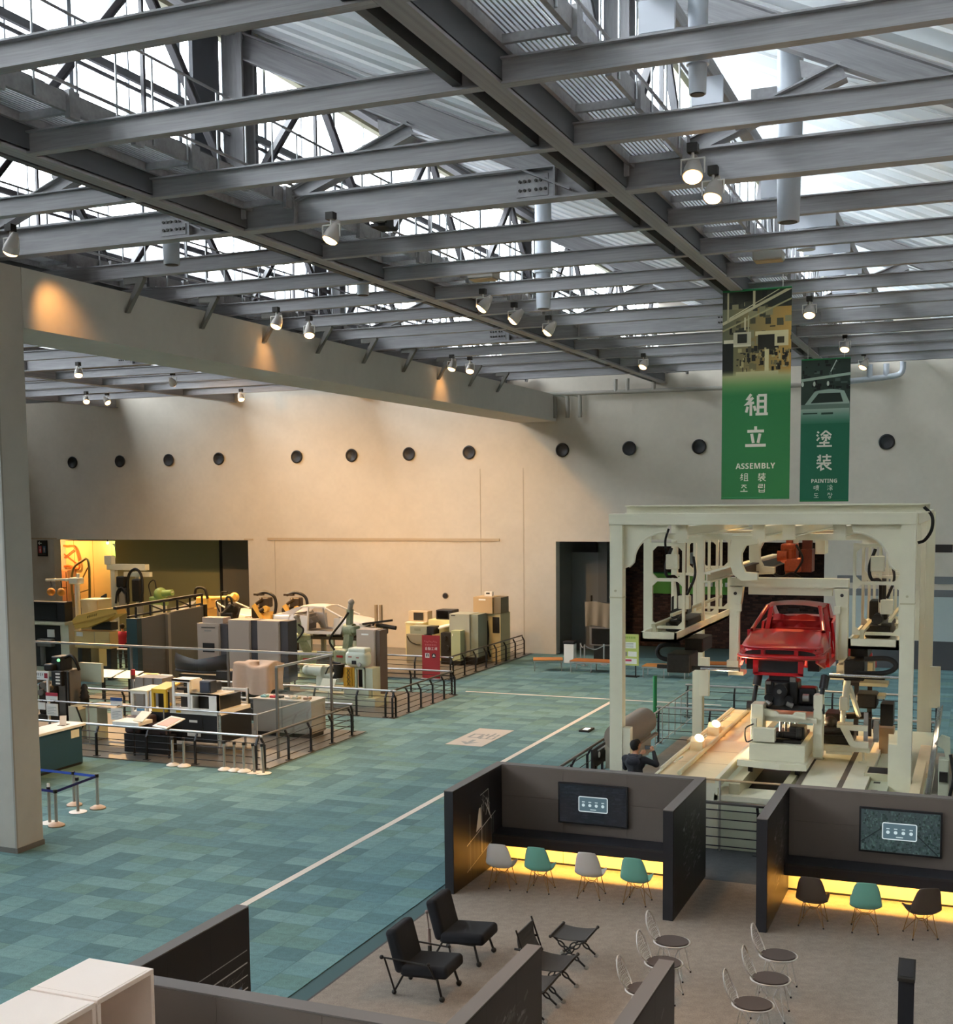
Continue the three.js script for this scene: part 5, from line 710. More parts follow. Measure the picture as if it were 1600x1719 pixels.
{
  const t = thing('axle_trolley', 'second cream trolley with rear axle parts on the pale track', 'trolley', [-2.4, 1.3, -25.8]), C = M.cream;
  part(t, 'table', [bx(-3.02, -1.96, 1.52, 1.62, -26.6, -25.35), bx(-2.8, -2.3, 1.46, 1.52, -25.45, -25.3)], C); part(t, 'leg', [-2.95, -2.1].flatMap((x) => [cyl([x, 1.302, -25.5], [x, 1.52, -25.5], 0.03), cyl([x, 1.302, -26.4], [x, 1.52, -26.4], 0.03), bx(x - 0.08, x + 0.08, 1.302, 1.33, -25.6, -25.4)]), C);
  part(t, 'slanted_frame', extZ([[-2.56, 2.08], [-2.0, 2.08], [-2.0, 1.98], [-2.36, 1.98], [-2.26, 1.76], [-1.98, 1.76], [-1.98, 1.64], [-2.32, 1.64]], -25.3, -25.2), C); part(t, 'rear_frame', [bx(-2.1, -2.02, 1.62, 2.3, -25.6, -25.5), bx(-1.95, -1.85, 1.62, 2.05, -26.2, -26.0)], M.alu);
  part(t, 'dark_parts', [rbx(-2.95, -2.3, 1.62, 1.8, -26.3, -25.5, 0.03), cyl([-2.9, 1.9, -25.5], [-2.3, 1.9, -25.6], 0.09), sph([-2.75, 2.05, -25.6], 0.13), rbx(-2.9, -2.6, 2.0, 2.2, -26.4, -25.8, 0.04), cyl([-2.5, 2.1, -26.2], [-2.0, 2.14, -26.2], 0.07), rbx(-2.3, -1.9, 2.3, 2.6, -26.6, -26, 0.04), bx(-1.85, -1.6, 1.9, 2.35, -26.9, -26.4)], M.iron);
  part(t, 'lift_arm', [rbx(-2.56, -2.38, 2.35, 2.62, -25.5, -25.3, 0.02), cyl([-2.5, 2.1, -25.4], [-2.48, 2.6, -25.4], 0.05), cyl([-2.45, 2.6, -25.4], [-2.42, 2.95, -25.4], 0.07), bar([-2.38, 2.85, -25.4], [-2.2, 2.2, -25.6], 0.08, 0.06), bx(-2.6, -2.3, 2.0, 2.1, -25.5, -25.3)], C);
  part(t, 'tray', [bx(-2.25, -1.7, 2.75, 2.82, -26.6, -26.1), bx(-2.2, -1.75, 2.5, 2.56, -26.6, -26.1), rbx(-2.25, -2.0, 2.85, 3.2, -26.9, -26.5, 0.03)], M.creamDark);
}
{
  const t = thing('red_door_panels', 'dull red body panels stacked behind the right side of the gantry', 'car panel', [-2.5, 2.2, -30]);
  part(t, 'panel', [extZ([[-2.9, 3.1], [-2.5, 3.0], [-2.35, 2.8], [-2.3, 2.3], [-2.9, 2.4]], -30.2, -30.1, null, 0.02), rbx(-2.6, -2.2, 2.62, 2.8, -30, -29.9, 0.03), rbx(-2.7, -2.3, 2.86, 2.98, -30.02, -29.92, 0.03)], mat(0x9a2b32, 0.45)); part(t, 'stand', [bx(-2.95, -2.15, 2.2, 2.28, -30.3, -29.8), bx(-2.7, -2.6, 0.95, 2.2, -30.15, -30.0), bx(-2.4, -2.3, 0.95, 2.2, -30.15, -30.0)], M.iron);
}
{
  const t = thing('side_machine', 'pale machine with a hung clear plastic sheet at the right edge behind the booth', 'machine', [-0.6, 0.012, -23.6]), C = M.pale;
  part(t, 'column', [rbx(-0.62, -0.44, 0.012, 1.9, -23.6, -23.3, 0.02), rbx(-0.3, 0.5, 0.012, 2.95, -24, -23.3, 0.03), bx(-0.62, 0.4, 0.012, 0.4, -24, -23.2)], C); part(t, 'bent_arm', extZ([[-0.7, 2.16], [-0.58, 2.32], [-0.44, 2.28], [-0.42, 1.9], [-0.5, 1.9], [-0.54, 2.06]], -23.5, -23.4), C); part(t, 'clear_sheet', grid((u, v) => [-0.62 - 0.2 * v + 0.05 * Math.sin(u * 9 + v * 4), 2.8 - 1.8 * v, -23.2 - u * 0.7 + 0.04 * Math.sin(v * 11)], 12, 12), new THREE.MeshPhysicalMaterial({ color: 0xbfc3c6, roughness: 0.12, transmission: 0.88, thickness: 0, side: THREE.DoubleSide })); part(t, 'hose', [tube([[-0.42, 2.0, -23.3], [-0.36, 1.6, -23.2], [-0.42, 1.2, -23.25], [-0.36, 0.9, -23.2]], 0.03, 20, 6)], M.rubber); part(t, 'gauge_box', [bx(-0.6, -0.46, 1.5, 1.68, -23.3, -23.24)], M.iron);
}
{
  const t = thing('covered_roller', 'grey machine with a round covered drum left of the gantry', 'machine', [-7.2, 0.012, -27.5]), G = mat(0x8f857a, 0.7);
  part(t, 'drum', [cyl([-7.45, 1.28, -26.4], [-7.45, 1.28, -28.7], 0.32, 0.32, 20)], G); part(t, 'skirt', [bx(-7.75, -7.25, 0.55, 1.25, -28.6, -26.45), bx(-7.18, -7.1, 0.95, 1.02, -28.7, -26.4)], mat(0xa39c8c, 0.7)); part(t, 'leg', [-26.6, -28.4].map((z) => bx(-7.6, -7.45, 0.012, 0.55, z - 0.06, z + 0.06)), C_());
  function C_() { return M.cream; }
}
// ---------- railings and barriers ----------
function railing(label, a, b, posts, h = 0.82, alu = true, bars = 4) {
  const [x0, z0] = a, [x1, z1] = b, L = Math.hypot(x1 - x0, z1 - z0), d = [(x1 - x0) / L, (z1 - z0) / L], n = [-d[1], d[0]];       // n leans to the exhibits
  const t = thing('guard_rail', label, 'railing', [(x0 + x1) / 2, 0.012, (z0 + z1) / 2]), at = (s, off, y) => [x0 + d[0] * s + n[0] * off, y, z0 + d[1] * s + n[1] * off];
  for (const s of posts) { const p = part(t, 'post', [bar(at(s, 0, 0.012), at(s, 0, h - 0.2), 0.05, 0.05), bar(at(s, 0, h - 0.22), at(s, 0.1, h - 0.04), 0.045, 0.045)], M.rail); part(p, 'foot_plate', bar(at(s - 0.09, 0, 0.02), at(s + 0.09, 0, 0.02), 0.1, 0.016), M.rail); }
  for (let i = 0; i < bars; i++) part(t, 'bar', cyl(at(0, 0.02, 0.14 + i * (h - 0.3) / Math.max(1, bars - 1)), at(L, 0.02, 0.14 + i * (h - 0.3) / Math.max(1, bars - 1)), 0.011, 0.011, 6), M.rail);
  part(t, 'handrail', [cyl(at(0, 0.12, h), at(L, 0.12, h), 0.032, 0.032, 10), sph(at(0, 0.12, h), 0.032), sph(at(L, 0.12, h), 0.032)], alu ? M.alu : mat(0x6f6c69, 0.35, 0.7)); return t;
}
const ev = (L, n) => Array.from({ length: n }, (_, i) => 0.06 + i * (L - 0.12) / (n - 1));
railing('front rail of the left exhibit with a bright handrail and leaning stanchions', [-16.42, -25.72], [-27.5, -25.72], [0.1, 1.9, 3.4, 5.0, 6.6, 8.3, 9.9, 11]);
railing('dark side rail of the front left exhibit along the walkway', [-16.36, -30.5], [-16.36, -25.8], ev(4.7, 5), 0.82, false);
railing('rear rail of the front left exhibit', [-28, -31.05], [-16.6, -31.05], ev(11.4, 8));
railing('front rail of the middle left exhibit before the covered robots', [-16.5, -33.45], [-28.3, -33.45], [0.06, 0.3, 1.3, 2.8, 4.4, 6, 7.6, 9.2, 11]);
railing('dark side rail of the middle left exhibit', [-16.5, -38.2], [-16.5, -33.5], ev(4.7, 6), 0.82, false);
railing('rear rail of the middle left exhibit', [-26, -38.25], [-16.6, -38.25], ev(9.4, 7));
railing('front rail of the far left exhibit, behind the red banner stand', [-18.04, -41.45], [-27, -41.45], ev(8.9, 7));
railing('dark long side rail of the far left exhibit, running to the back wall', [-18.04, -49.3], [-18.04, -41.5], ev(7.8, 8), 0.84, false);
railing('long rail in front of the yellow press arm at the far left', [-30, -39.2], [-36, -39.2], ev(6, 5), 0.9);
railing('rail across the walkway behind the gantry, the nearer of two', [-1, -32.35], [-8.05, -32.35], ev(7.05, 6), 0.98);
railing('rail across the walkway behind the gantry, the farther of two', [-1, -36.55], [-8.2, -36.55], ev(7.2, 6), 0.98);
railing('low dark rail along the front of the cream platform', [-7.0, -22.55], [4.5, -22.55], ev(11.5, 8), 0.98, false, 5);
railing('dark rail left of the gantry beside the covered drum', [-8.3, -24.4], [-8.3, -29.3], ev(4.9, 5), 0.95, false);
{ // thin handrail above the booths, mesh fence left of the deck
  const t = thing('thin_rail', 'thin cream top rail crossing in front of the cream platform above the booth walls', 'railing', [-3.5, 0.012, -22.66]), z = -22.66; part(t, 'top_bar', cyl([-6.95, 1.36, z], [-0.7, 1.36, z], 0.02), M.tan); for (const x of [-6.9, -5.95, -4.42, -2.3, -0.8]) part(t, 'upright', cyl([x, 0.012, z], [x, 1.36, z], 0.02), M.grey);
  part(t, 'lower_bar', cyl([-6.95, 0.35, z], [-5.75, 0.35, z], 0.012), M.grey);
  const f = thing('mesh_fence', 'pale thin-wire fence running back beside the timber deck', 'fence', [-7.75, 0.012, -32]); for (let z2 = -30.7; z2 > -36; z2 -= 0.75) part(f, 'upright', cyl([-7.85, 0.012, z2], [-7.85, 1.0, z2], 0.014), M.alu); part(f, 'top_bar', cyl([-7.85, 1.0, -36], [-7.85, 1.0, -26.2], 0.018), M.alu); part(f, 'low_bar', [cyl([-7.85, 0.12, -36], [-7.85, 0.12, -26.2], 0.014)], M.alu);
}
{ // tall screen of the front left exhibit
  const t = thing('tall_screen', 'tall clear screen on grey posts around the front left exhibit', 'screen', [-21, 0.012, -29.95]), g = mat(0x77736d, 0.4, 0.5);
  for (const x of [-27.74, -24.0, -20.5, -17.05]) part(t, 'post', bx(x - 0.03, x + 0.03, 0.012, 2.26, -30.58, -30.52), g); part(t, 'post', bx(-16.77, -16.71, 0.012, 2.36, -27.15, -27.09), g);
  part(t, 'top_rail', [bx(-30, -17.0, 2.25, 2.31, -30.59, -30.51), bar([-17.04, 2.28, -30.55], [-16.74, 2.38, -27.1], 0.06, 0.06)], M.alu); for (const [a, b] of [[-27.74, -24.0], [-24.0, -20.5], [-20.5, -17.05]]) part(t, 'pane', plane(b - a - 0.06, 2.1, [(a + b) / 2, 1.2, -30.55]), M.glass); part(t, 'pane', plane(3.4, 2.1, [-16.9, 1.2, -28.83], Math.PI / 2 + 0.09), M.glass);
  const r = thing('inner_rail', 'thin grey inner rail that carries the notice boards of the front left exhibit', 'railing', [-21.5, 0.012, -27.3]); part(r, 'bar', [cyl([-27, 1.16, -26.86], [-17.2, 1.16, -26.86], 0.02), cyl([-17.2, 1.16, -26.86], [-17.1, 1.16, -29.4], 0.02)], M.alu); for (const x of [-24.8, -22.6, -20.1, -18.4, -17.2]) part(r, 'upright', cyl([x, 0.012, -26.86], [x, 1.16, -26.86], 0.018), M.grey);
}
// belt stanchions
const flatProf = [[0.001, 0], [0.19, 0], [0.19, 0.012], [0.03, 0.02], [0.001, 0.02]], domeProf = [[0.001, 0], [0.17, 0], [0.165, 0.03], [0.09, 0.07], [0.03, 0.085], [0.001, 0.085]];
const paleBase = mat(0xe9e3da, 0.5), beigeBase = mat(0xd6b9a0, 0.5), bodyM = mat(0xa5a29b, 0.35, 0.4);
function stanchion(label, x, z, kind, cap, lean = 0, h = 0.76) {
  const t = thing('belt_stanchion', label, 'stanchion', [0, 0, 0]); part(t, 'base', lathe(kind ? domeProf : flatProf, [0, 0, 0], 24), kind === 2 ? beigeBase : paleBase); const p = part(t, 'pole', cyl([0, 0.02, 0], [0, h - 0.05, 0], 0.032, 0.032, 14), bodyM); part(t, 'head', cyl([0, h - 0.07, 0], [0, h, 0], 0.042, 0.042, 14), M.black); if (cap) part(t, 'white_tag', rbx(-0.03, 0.03, h, h + 0.08, -0.02, 0.02, 0.01), M.white); t.position.set(x, 0.002, z); t.rotation.z = lean; return t;
}
stanchion('flat-based stanchion with a white tag on top, nearest the pillar', -17.82, -19.86, 0, true); stanchion('beige dome-based stanchion at the near corner of the blue belt', -17.52, -19.72, 2, false); stanchion('beige dome-based stanchion at the back of the blue belt queue', -18.36, -21.25, 2, false); stanchion('flat-based stanchion in the middle of the blue belt queue', -17.88, -20.8, 0, false); stanchion('beige dome-based stanchion at the right corner of the blue belt', -17.68, -21.2, 2, false);
[[-18.79, 'first white-based stanchion against the left exhibit rail'], [-18.45, 'second white-based stanchion against the left exhibit rail'], [-17.25, 'third white-based stanchion against the left exhibit rail'], [-16.95, 'fourth white-based stanchion against the left exhibit rail'], [-16.68, 'fifth white-based stanchion against the left exhibit rail'], [-16.38, 'leaning flat-based stanchion left of the rail corner', 0], [-16.12, 'flat-based stanchion at the very corner of the rail', 0]].forEach(([x, l, k = 1]) => stanchion(l, x, -25.42, k, false, k ? 0 : 0.05, 0.74));
{
  const b = (label, a, c, m) => { const o = one('barrier_belt', label, 'belt', bar([a[0], 0.715, a[1]], [c[0], 0.715, c[1]], 0.006, 0.055), m); return o; };
  b('bright blue belt at the back of the queue, running behind the pillar', [-20.5, -21.35], [-17.7, -21.2], mat(0x2b4fb0, 0.7)); b('dark blue belt slanting across the queue', [-17.68, -21.18], [-17.53, -19.74], mat(0x171a5c, 0.7)); b('dark blue belt at the front of the queue by the pillar', [-17.54, -19.73], [-19.6, -19.95], mat(0x1b1e6e, 0.7));
}
{ // teal counter
  const t = thing('reception_counter', 'dark teal counter with a pale top beside the pillar', 'counter', [-21.5, 0.012, -23]); part(t, 'front', bx(-21.75, -21.15, 0.012, 0.98, -24.85, -20.6), M.teal); part(t, 'top', rbx(-21.8, -21.08, 0.98, 1.05, -24.95, -20.5, 0.015), M.white); part(t, 'notice', bx(-21.15, -21.143, 0.72, 0.92, -24.75, -24.45), M.cream); part(t, 'kick', bx(-21.7, -21.14, 0.0, 0.06, -24.8, -20.7), M.black);
  const c = thing('card_stand', 'small white card stand on the end of the teal counter', 'card stand', [-21.4, 1.052, -24.5]); part(c, 'card', bar([-21.35, 1.055, -24.4], [-21.42, 1.28, -24.5], 0.16, 0.02), M.white); part(c, 'foot', bx(-21.48, -21.3, 1.052, 1.062, -24.6, -24.35), M.black);
  const l = thing('leaflet_box', 'orange leaflet box on the teal counter by the pillar', 'box', [-21.45, 1.052, -23.4]); part(l, 'box', bx(-21.6, -21.35, 1.052, 1.22, -23.55, -23.25), mat(0xa8552c, 0.6)); part(l, 'leaflets', bx(-21.58, -21.37, 1.22, 1.27, -23.52, -23.28), M.white);
}
// ---------- front left exhibit ----------
{
  const t = thing('test_bench', 'white framed test bench with open window bays on a long black cabinet', 'machine', [-19.3, 0.012, -27.5]), W = M.white, zf = -26.95, zb = -28.4;
  part(t, 'cabinet', rbx(-20.6, -18.35, 0.3, 1.04, zb, zf, 0.015), M.black); part(t, 'drawer_line', [bx(-19.6, -19.58, 0.35, 1.0, zf, zf + 0.006), bx(-18.95, -18.93, 0.35, 1.0, zf, zf + 0.006)], M.iron); part(t, 'label_plate', [bx(-19.35, -19.1, 0.82, 0.88, zf, zf + 0.01), bx(-19.42, -19.0, 0.45, 0.6, zf, zf + 0.012)], M.white); for (const x of [-20.45, -18.5]) for (const z of [zf - 0.1, zb + 0.1]) part(t, 'caster', cyl([x, 0.012, z], [x, 0.3, z], 0.035), M.chrome);
  const fr = (x0, x1, y0, y1, w, z, d = 0.05) => [bx(x0, x1, y0, y0 + w, z - d, z), bx(x0, x1, y1 - w, y1, z - d, z), bx(x0, x0 + w, y0 + w, y1 - w, z - d, z), bx(x1 - w, x1, y0 + w, y1 - w, z - d, z)];
  part(t, 'bench_frame', [bx(-19.95, -18.38, 1.04, 1.14, zb, zf + 0.02), ...fr(-19.3, -18.42, 1.14, 1.6, 0.06, zf), bx(-18.72, -18.48, 1.2, 1.54, zf - 0.05, zf), ...fr(-19.3, -18.42, 1.14, 1.56, 0.06, zb + 0.05)], W); part(t, 'bench_top', [bx(-19.3, -18.42, 1.56, 1.6, zb + 0.7, zf), bx(-18.48, -18.42, 1.14, 1.58, zf - 0.06, zf), bx(-18.48, -18.42, 1.14, 1.58, zb, zb + 0.06)], W); part(t, 'dark_interior', bx(-19.22, -18.55, 1.15, 1.5, zb + 0.2, zf - 0.25), M.iron);
  part(t, 'tower', [...fr(-19.88, -19.32, 1.14, 1.95, 0.07, zf), bx(-19.81, -19.39, 1.5, 1.57, zf - 0.05, zf), bx(-19.88, -19.32, 1.9, 1.95, zf - 0.5, zf), bx(-19.34, -19.3, 1.14, 1.92, zf - 0.55, zf - 0.05)], W); part(t, 'tower_interior', [bx(-19.82, -19.36, 1.16, 1.5, zf - 0.45, zf - 0.3), bx(-19.8, -19.4, 1.66, 1.72, zf - 0.3, zf - 0.1)], M.iron); part(t, 'yellow_tag', bx(-19.75, -19.6, 1.06, 1.12, zf + 0.02, zf + 0.026), M.yellow); part(t, 'air_leg', [cyl([-18.3, 0.012, -26.8], [-18.3, 1.1, -26.8], 0.04), cyl([-18.3, 0.4, -26.8], [-18.3, 0.7, -26.8], 0.055)], M.chrome);
  const c = thing('tube_monitor', 'dark bulky tube monitor standing on the white test bench', 'monitor', [-18.85, 1.602, -27.3]); part(c, 'case', [rbx(-19.08, -18.72, 1.602, 1.93, -27.35, -27.05, 0.03), rbx(-19.02, -18.76, 1.62, 1.86, -27.65, -27.3, 0.05)], mat(0x2a2e36, 0.5)); part(c, 'screen', rbx(-19.05, -18.76, 1.64, 1.9, -27.06, -27.035, 0.01), mat(0x3a4250, 0.2));
  const y = thing('yellow_fixture', 'yellow square frame on the black cabinet left of the white tower', 'fixture', [-20.3, 1.042, -27.1]); part(y, 'frame', [...fr(-20.55, -20.08, 1.042, 1.62, 0.075, -26.95, 0.08), extX([[-26.95, 1.62], [-26.95, 1.66], [-27.6, 1.76], [-27.6, 1.72]], -20.55, -20.08)], M.yellow); part(y, 'panel', bx(-20.48, -20.15, 1.05, 1.55, -27.2, -27.15), M.black); part(y, 'slide', [cyl([-20.5, 1.2, -27.3], [-20.2, 1.2, -27.3], 0.05), bx(-20.4, -20.35, 1.1, 1.45, -27.35, -27.25)], M.yellow);
  const w = thing('white_frame_table', 'white framed table at the left end of the test bench', 'table', [-20.8, 0.012, -27.3]); part(w, 'frame', [...fr(-21.2, -20.64, 0.7, 1.58, 0.07, -26.9), ...fr(-21.2, -20.64, 0.7, 1.58, 0.07, -27.75), bx(-21.2, -20.64, 0.98, 1.02, -27.8, -26.9)], W); part(w, 'top', bx(-21.22, -20.63, 1.58, 1.61, -27.85, -26.85), M.cream); for (const x of [-21.18, -20.72]) part(w, 'leg', bx(x, x + 0.06, 0.012, 0.7, -27.0, -26.9), W); part(w, 'cards', [bx(-21.15, -20.8, 0.86, 1.0, -26.86, -26.85), bx(-20.98, -20.7, 1.02, 1.16, -26.86, -26.85)], M.white); part(w, 'pictures', bx(-20.96, -20.72, 1.05, 1.12, -26.85, -26.846), mat(0x5f94b8, 0.6));
}
{
  const t = thing('signal_tower', 'slim post with a red signal lamp behind the white frames', 'signal lamp', [-22.34, 0.012, -28.5]); part(t, 'post', cyl([-22.34, 0.012, -28.5], [-22.34, 1.62, -28.5], 0.025), M.alu); part(t, 'red_lamp', cyl([-22.34, 1.74, -28.5], [-22.34, 1.9, -28.5], 0.06, 0.06, 14), M.red); part(t, 'amber_lamp', cyl([-22.34, 1.62, -28.5], [-22.34, 1.74, -28.5], 0.055, 0.055, 14), mat(0x5a3a20, 0.4));
  const g = thing('grey_consoles', 'grey desk-like console with three panels beside the red signal lamp', 'console', [-21.9, 0.012, -28.8]); for (let i = 0; i < 3; i++) part(g, 'panel', rbx(-22.3 + i * 0.31, -22.0 + i * 0.31, 0.6, 1.68, -29.1, -28.5 - i * 0.02, 0.01), mat(0x8c8883, 0.6)); part(g, 'base', bx(-22.3, -21.37, 0.012, 0.6, -29.1, -28.55), M.greyDark);
  [[-25.4, -24.75, 'white notice plate on a post rail, yellow strip on top', 1], [-24.7, -24.25, 'plain white notice plate on a post rail', 0], [-27.6, -26.5, 'long white slanted notice plate, left', 0], [-26.4, -25.7, 'long white slanted notice plate with raised end', 0]].forEach(([x0, x1, label, k], i) => { const z = i < 2 ? -32.6 : -33.0, n = thing('notice_plate', label, 'notice', [(x0 + x1) / 2, 0.012, z]); part(n, 'plate', bar([(x0 + x1) / 2, 0.9, z + 0.35], [(x0 + x1) / 2, 1.05, z - 0.35], x1 - x0, 0.02), M.white); part(n, 'stem', cyl([(x0 + x1) / 2, 0.012, z], [(x0 + x1) / 2, 0.98, z], 0.03), M.rail); if (k) part(n, 'strip', bar([(x0 + x1) / 2, 1.05, z - 0.27], [(x0 + x1) / 2, 1.07, z - 0.35], x1 - x0 - 0.1, 0.01), M.yellow); });
  // long grey cabinet with small parts on top
  const c = thing('long_cabinet', 'long grey-beige cabinet on a black plinth in the front left exhibit', 'cabinet', [-18.1, 0.012, -30.0]); part(c, 'body', rbx(-19.1, -17.2, 0.13, 1.06, -30.45, -29.65, 0.01), M.grey); part(c, 'plinth', bx(-19.05, -17.25, 0.012, 0.13, -30.4, -29.7), M.black); part(c, 'top_edge', bx(-19.12, -17.18, 1.04, 1.075, -30.47, -29.63), mat(0xb3afa5, 0.5)); part(c, 'door_line', bx(-18.16, -18.14, 0.16, 1.02, -29.65, -29.644), M.greyDark);
  [[-18.85, 'pale blue part', 0x7fb3b5], [-18.55, 'red part', 0xc03040], [-18.35, 'black part', 0x1d1d20], [-18.05, 'white part', 0xd8d6cf], [-17.8, 'cream part', 0xb9b298], [-17.45, 'brown part', 0x8f6b55]].forEach(([x, n, k]) => { const p = thing('sample_part', `small ${n} laid on the long grey cabinet`, 'part', [x, 1.077, -29.9]); part(p, 'block', [rbx(x - 0.1, x + 0.08, 1.077, 1.14, -30.0, -29.8, 0.015)], mat(k, 0.5)); part(p, 'knob', cyl([x, 1.14, -29.9], [x, 1.17, -29.9], 0.03), M.alu); });
}
{
  // the press at the left edge: black head with hoses, sign board and switch box
  const t = thing('bench_press', 'black-headed bench press with hoses beside a white framed sign, left edge', 'machine', [-24.3, 0.012, -28]); part(t, 'column', [rbx(-24.35, -23.95, 0.012, 1.9, -28.2, -27.7, 0.02)], M.greyDark); part(t, 'head', [rbx(-24.5, -24.15, 1.85, 2.3, -28.1, -27.6, 0.04), rbx(-24.6, -24.3, 1.9, 2.1, -27.7, -27.4, 0.05)], M.black); part(t, 'hose', tube([[-24.15, 2.25, -27.8], [-23.95, 2.32, -27.8], [-23.8, 2.2, -27.8], [-23.75, 1.9, -27.9]], 0.045, 20, 8), M.rubber); part(t, 'green_lamp', sph([-24.2, 2.2, -27.58], 0.045), new THREE.MeshStandardMaterial({ color: 0x7bd58a, emissive: new THREE.Color(0.3, 1, 0.45), emissiveIntensity: 1.2 })); part(t, 'back_panel', bx(-24.1, -23.3, 1.5, 2.05, -28.4, -28.3), M.pale); part(t, 'table', [bx(-25.2, -23.9, 0.5, 0.62, -28.3, -27.4), rbx(-25.0, -24.4, 0.62, 1.5, -28.2, -27.6, 0.05)], M.iron); part(t, 'shafts', [[-24.95, 1.62], [-24.7, 1.5], [-24.8, 1.28], [-24.55, 1.4]].map(([x, y]) => cyl([x, y, -27.7], [x + 0.1, y, -27.35], 0.09)), M.greyDark);
  const s = thing('press_sign', 'white framed sign board with a red square at the left edge', 'sign', [-24.7, 0.012, -27.35]); part(s, 'board', bx(-25.2, -24.36, 1.66, 1.9, -27.36, -27.33), M.white); part(s, 'lettering', plane(0.82, 0.22, [-24.78, 1.78, -27.325]), mat(0xffffff, 0.5, 0, { map: canvasMap(256, 68, (g) => { g.fillStyle = '#e4e4e2'; g.fillRect(0, 0, 256, 68); g.strokeStyle = '#333'; g.lineWidth = 4; for (let i = 0; i < 7; i++) { const x = 66 + i * 20; g.beginPath(); g.moveTo(x, 18); g.lineTo(x + 13, 18); g.moveTo(x + 6, 14); g.lineTo(x + 4, 38); g.moveTo(x, 28); g.lineTo(x + 13, 26 + (i % 3) * 4); g.stroke(); } g.fillStyle = '#aaa'; g.fillRect(100, 52, 60, 4); g.fillStyle = '#a3273a'; g.fillRect(212, 12, 38, 44); }) })); part(s, 'post', [bx(-24.42, -24.36, 0.012, 1.66, -27.36, -27.3), bx(-25.2, -25.14, 0.012, 1.66, -27.36, -27.3)], M.white);
  const b = thing('switch_box', 'black switch box with four white keys on a black post', 'control box', [-24.0, 0.012, -27.4]); part(b, 'box', rbx(-24.28, -23.93, 1.5, 1.92, -27.5, -27.35, 0.015), M.black); for (let i = 0; i < 4; i++) part(b, 'key', rbx(-24.12, -23.97, 1.55 + i * 0.09, 1.6 + i * 0.09, -27.36, -27.335, 0.006), M.white); part(b, 'post', [bx(-23.9, -23.86, 0.012, 1.9, -27.5, -27.46), bx(-23.8, -23.76, 0.012, 1.9, -27.5, -27.46)], M.black);
  const tr = thing('part_tree', 'small dark stepped tree of machined parts', 'part stand', [-23.68, 0.9, -28]); part(tr, 'stack', lathe([[0.001, 0.95], [0.13, 0.95], [0.12, 1.08], [0.15, 1.1], [0.1, 1.2], [0.13, 1.22], [0.07, 1.34], [0.11, 1.36], [0.05, 1.48], [0.001, 1.5]], [-23.68, 0, -28], 14), M.black); part(tr, 'foot', bx(-23.85, -23.5, 0.9, 0.95, -28.15, -27.85), M.iron);
  const w = thing('slant_consoles', 'pair of pale slanted consoles low behind the front rail', 'console', [-23.3, 0.012, -27.6]); part(w, 'left_body', extZ([[-23.8, 0.012], [-23.35, 0.012], [-23.3, 0.4], [-23.5, 0.93], [-23.8, 0.93]], -27.9, -27.45), M.cream); part(w, 'right_body', rbx(-23.2, -22.8, 0.012, 0.98, -27.9, -27.45, 0.02), M.pale); part(w, 'strap', [bar([-23.5, 0.92, -27.43], [-23.28, 0.4, -27.43], 0.05, 0.02), bar([-23.28, 0.4, -27.43], [-23.45, 0.15, -27.43], 0.05, 0.02)], M.black); part(w, 'shelf', bx(-23.3, -22.2, 0.93, 0.96, -28.2, -27.45), M.grey);
  [[-23.93, -23.53, 0.78, 1.42, 'white notice with a red heading hung on the inner rail', 0xb53048], [-21.72, -21.34, 0.79, 1.4, 'white notice with a blue heading hung on the inner rail', 0x2d4f86], [-24.35, -23.97, 0.93, 1.13, 'plain white notice at the left end of the inner rail', 0xdedede]].forEach(([x0, x1, y0, y1, label, k]) => { const n = thing('notice_board', label, 'notice', [(x0 + x1) / 2, y0, -26.7]); part(n, 'sheet', bx(x0, x1, y0, y0 + (y1 - y0) * (k === 0xdedede ? 1 : 0.52), -26.73, -26.71), M.white); if (k !== 0xdedede) { part(n, 'heading', [bx(x0, x1, y1 - 0.09, y1, -26.73, -26.705)], mat(k, 0.6)); part(n, 'card', bx(x0, x1, y1 - 0.2, y1 - 0.09, -26.73, -26.71), M.white); part(n, 'text_lines', [0, 1, 2, 3, 4].map((i) => bx(x0 + 0.05, x1 - 0.05 - (i % 2) * 0.08, y0 + 0.05 + i * 0.045, y0 + 0.06 + i * 0.045, -26.712, -26.706)), mat(0x9a9a9c, 0.8)); part(n, 'hook', cyl([(x0 + x1) / 2, 1.16, -26.74], [(x0 + x1) / 2, 1.16, -26.86], 0.012), M.rail); } else part(n, 'hook', cyl([(x0 + x1) / 2, 1.12, -26.74], [(x0 + x1) / 2, 1.16, -26.86], 0.012), M.rail); });
  const d = thing('dark_castings', 'heap of dark purple-brown castings behind the white trays', 'castings', [-20.6, 0.012, -26.8]); part(d, 'castings', [rbx(-21.1, -20.6, 0.5, 0.95, -26.85, -26.45, 0.08), rbx(-20.7, -20.3, 0.6, 1.0, -26.85, -26.5, 0.06), rbx(-20.35, -19.9, 0.5, 0.8, -26.85, -26.45, 0.07), cyl([-20.1, 0.7, -26.55], [-19.7, 0.65, -26.5], 0.12)], mat(0x41343a, 0.6)); part(d, 'stand', bx(-21.1, -19.7, 0.012, 0.5, -26.85, -26.45), M.black);
  const c2 = thing('paper_tray', 'white box with a raised sheet on the front rail', 'notice', [-20.55, 0.84, -26.1]); part(c2, 'tray', rbx(-20.99, -20.15, 0.84, 0.94, -26.45, -25.85, 0.015), M.white); part(c2, 'sheet', bar([-20.27, 0.95, -25.98], [-20.22, 1.16, -26.3], 0.35, 0.02), M.cream); part(c2, 'stem', cyl([-20.5, 0.012, -26.1], [-20.5, 0.84, -26.1], 0.03), M.rail);
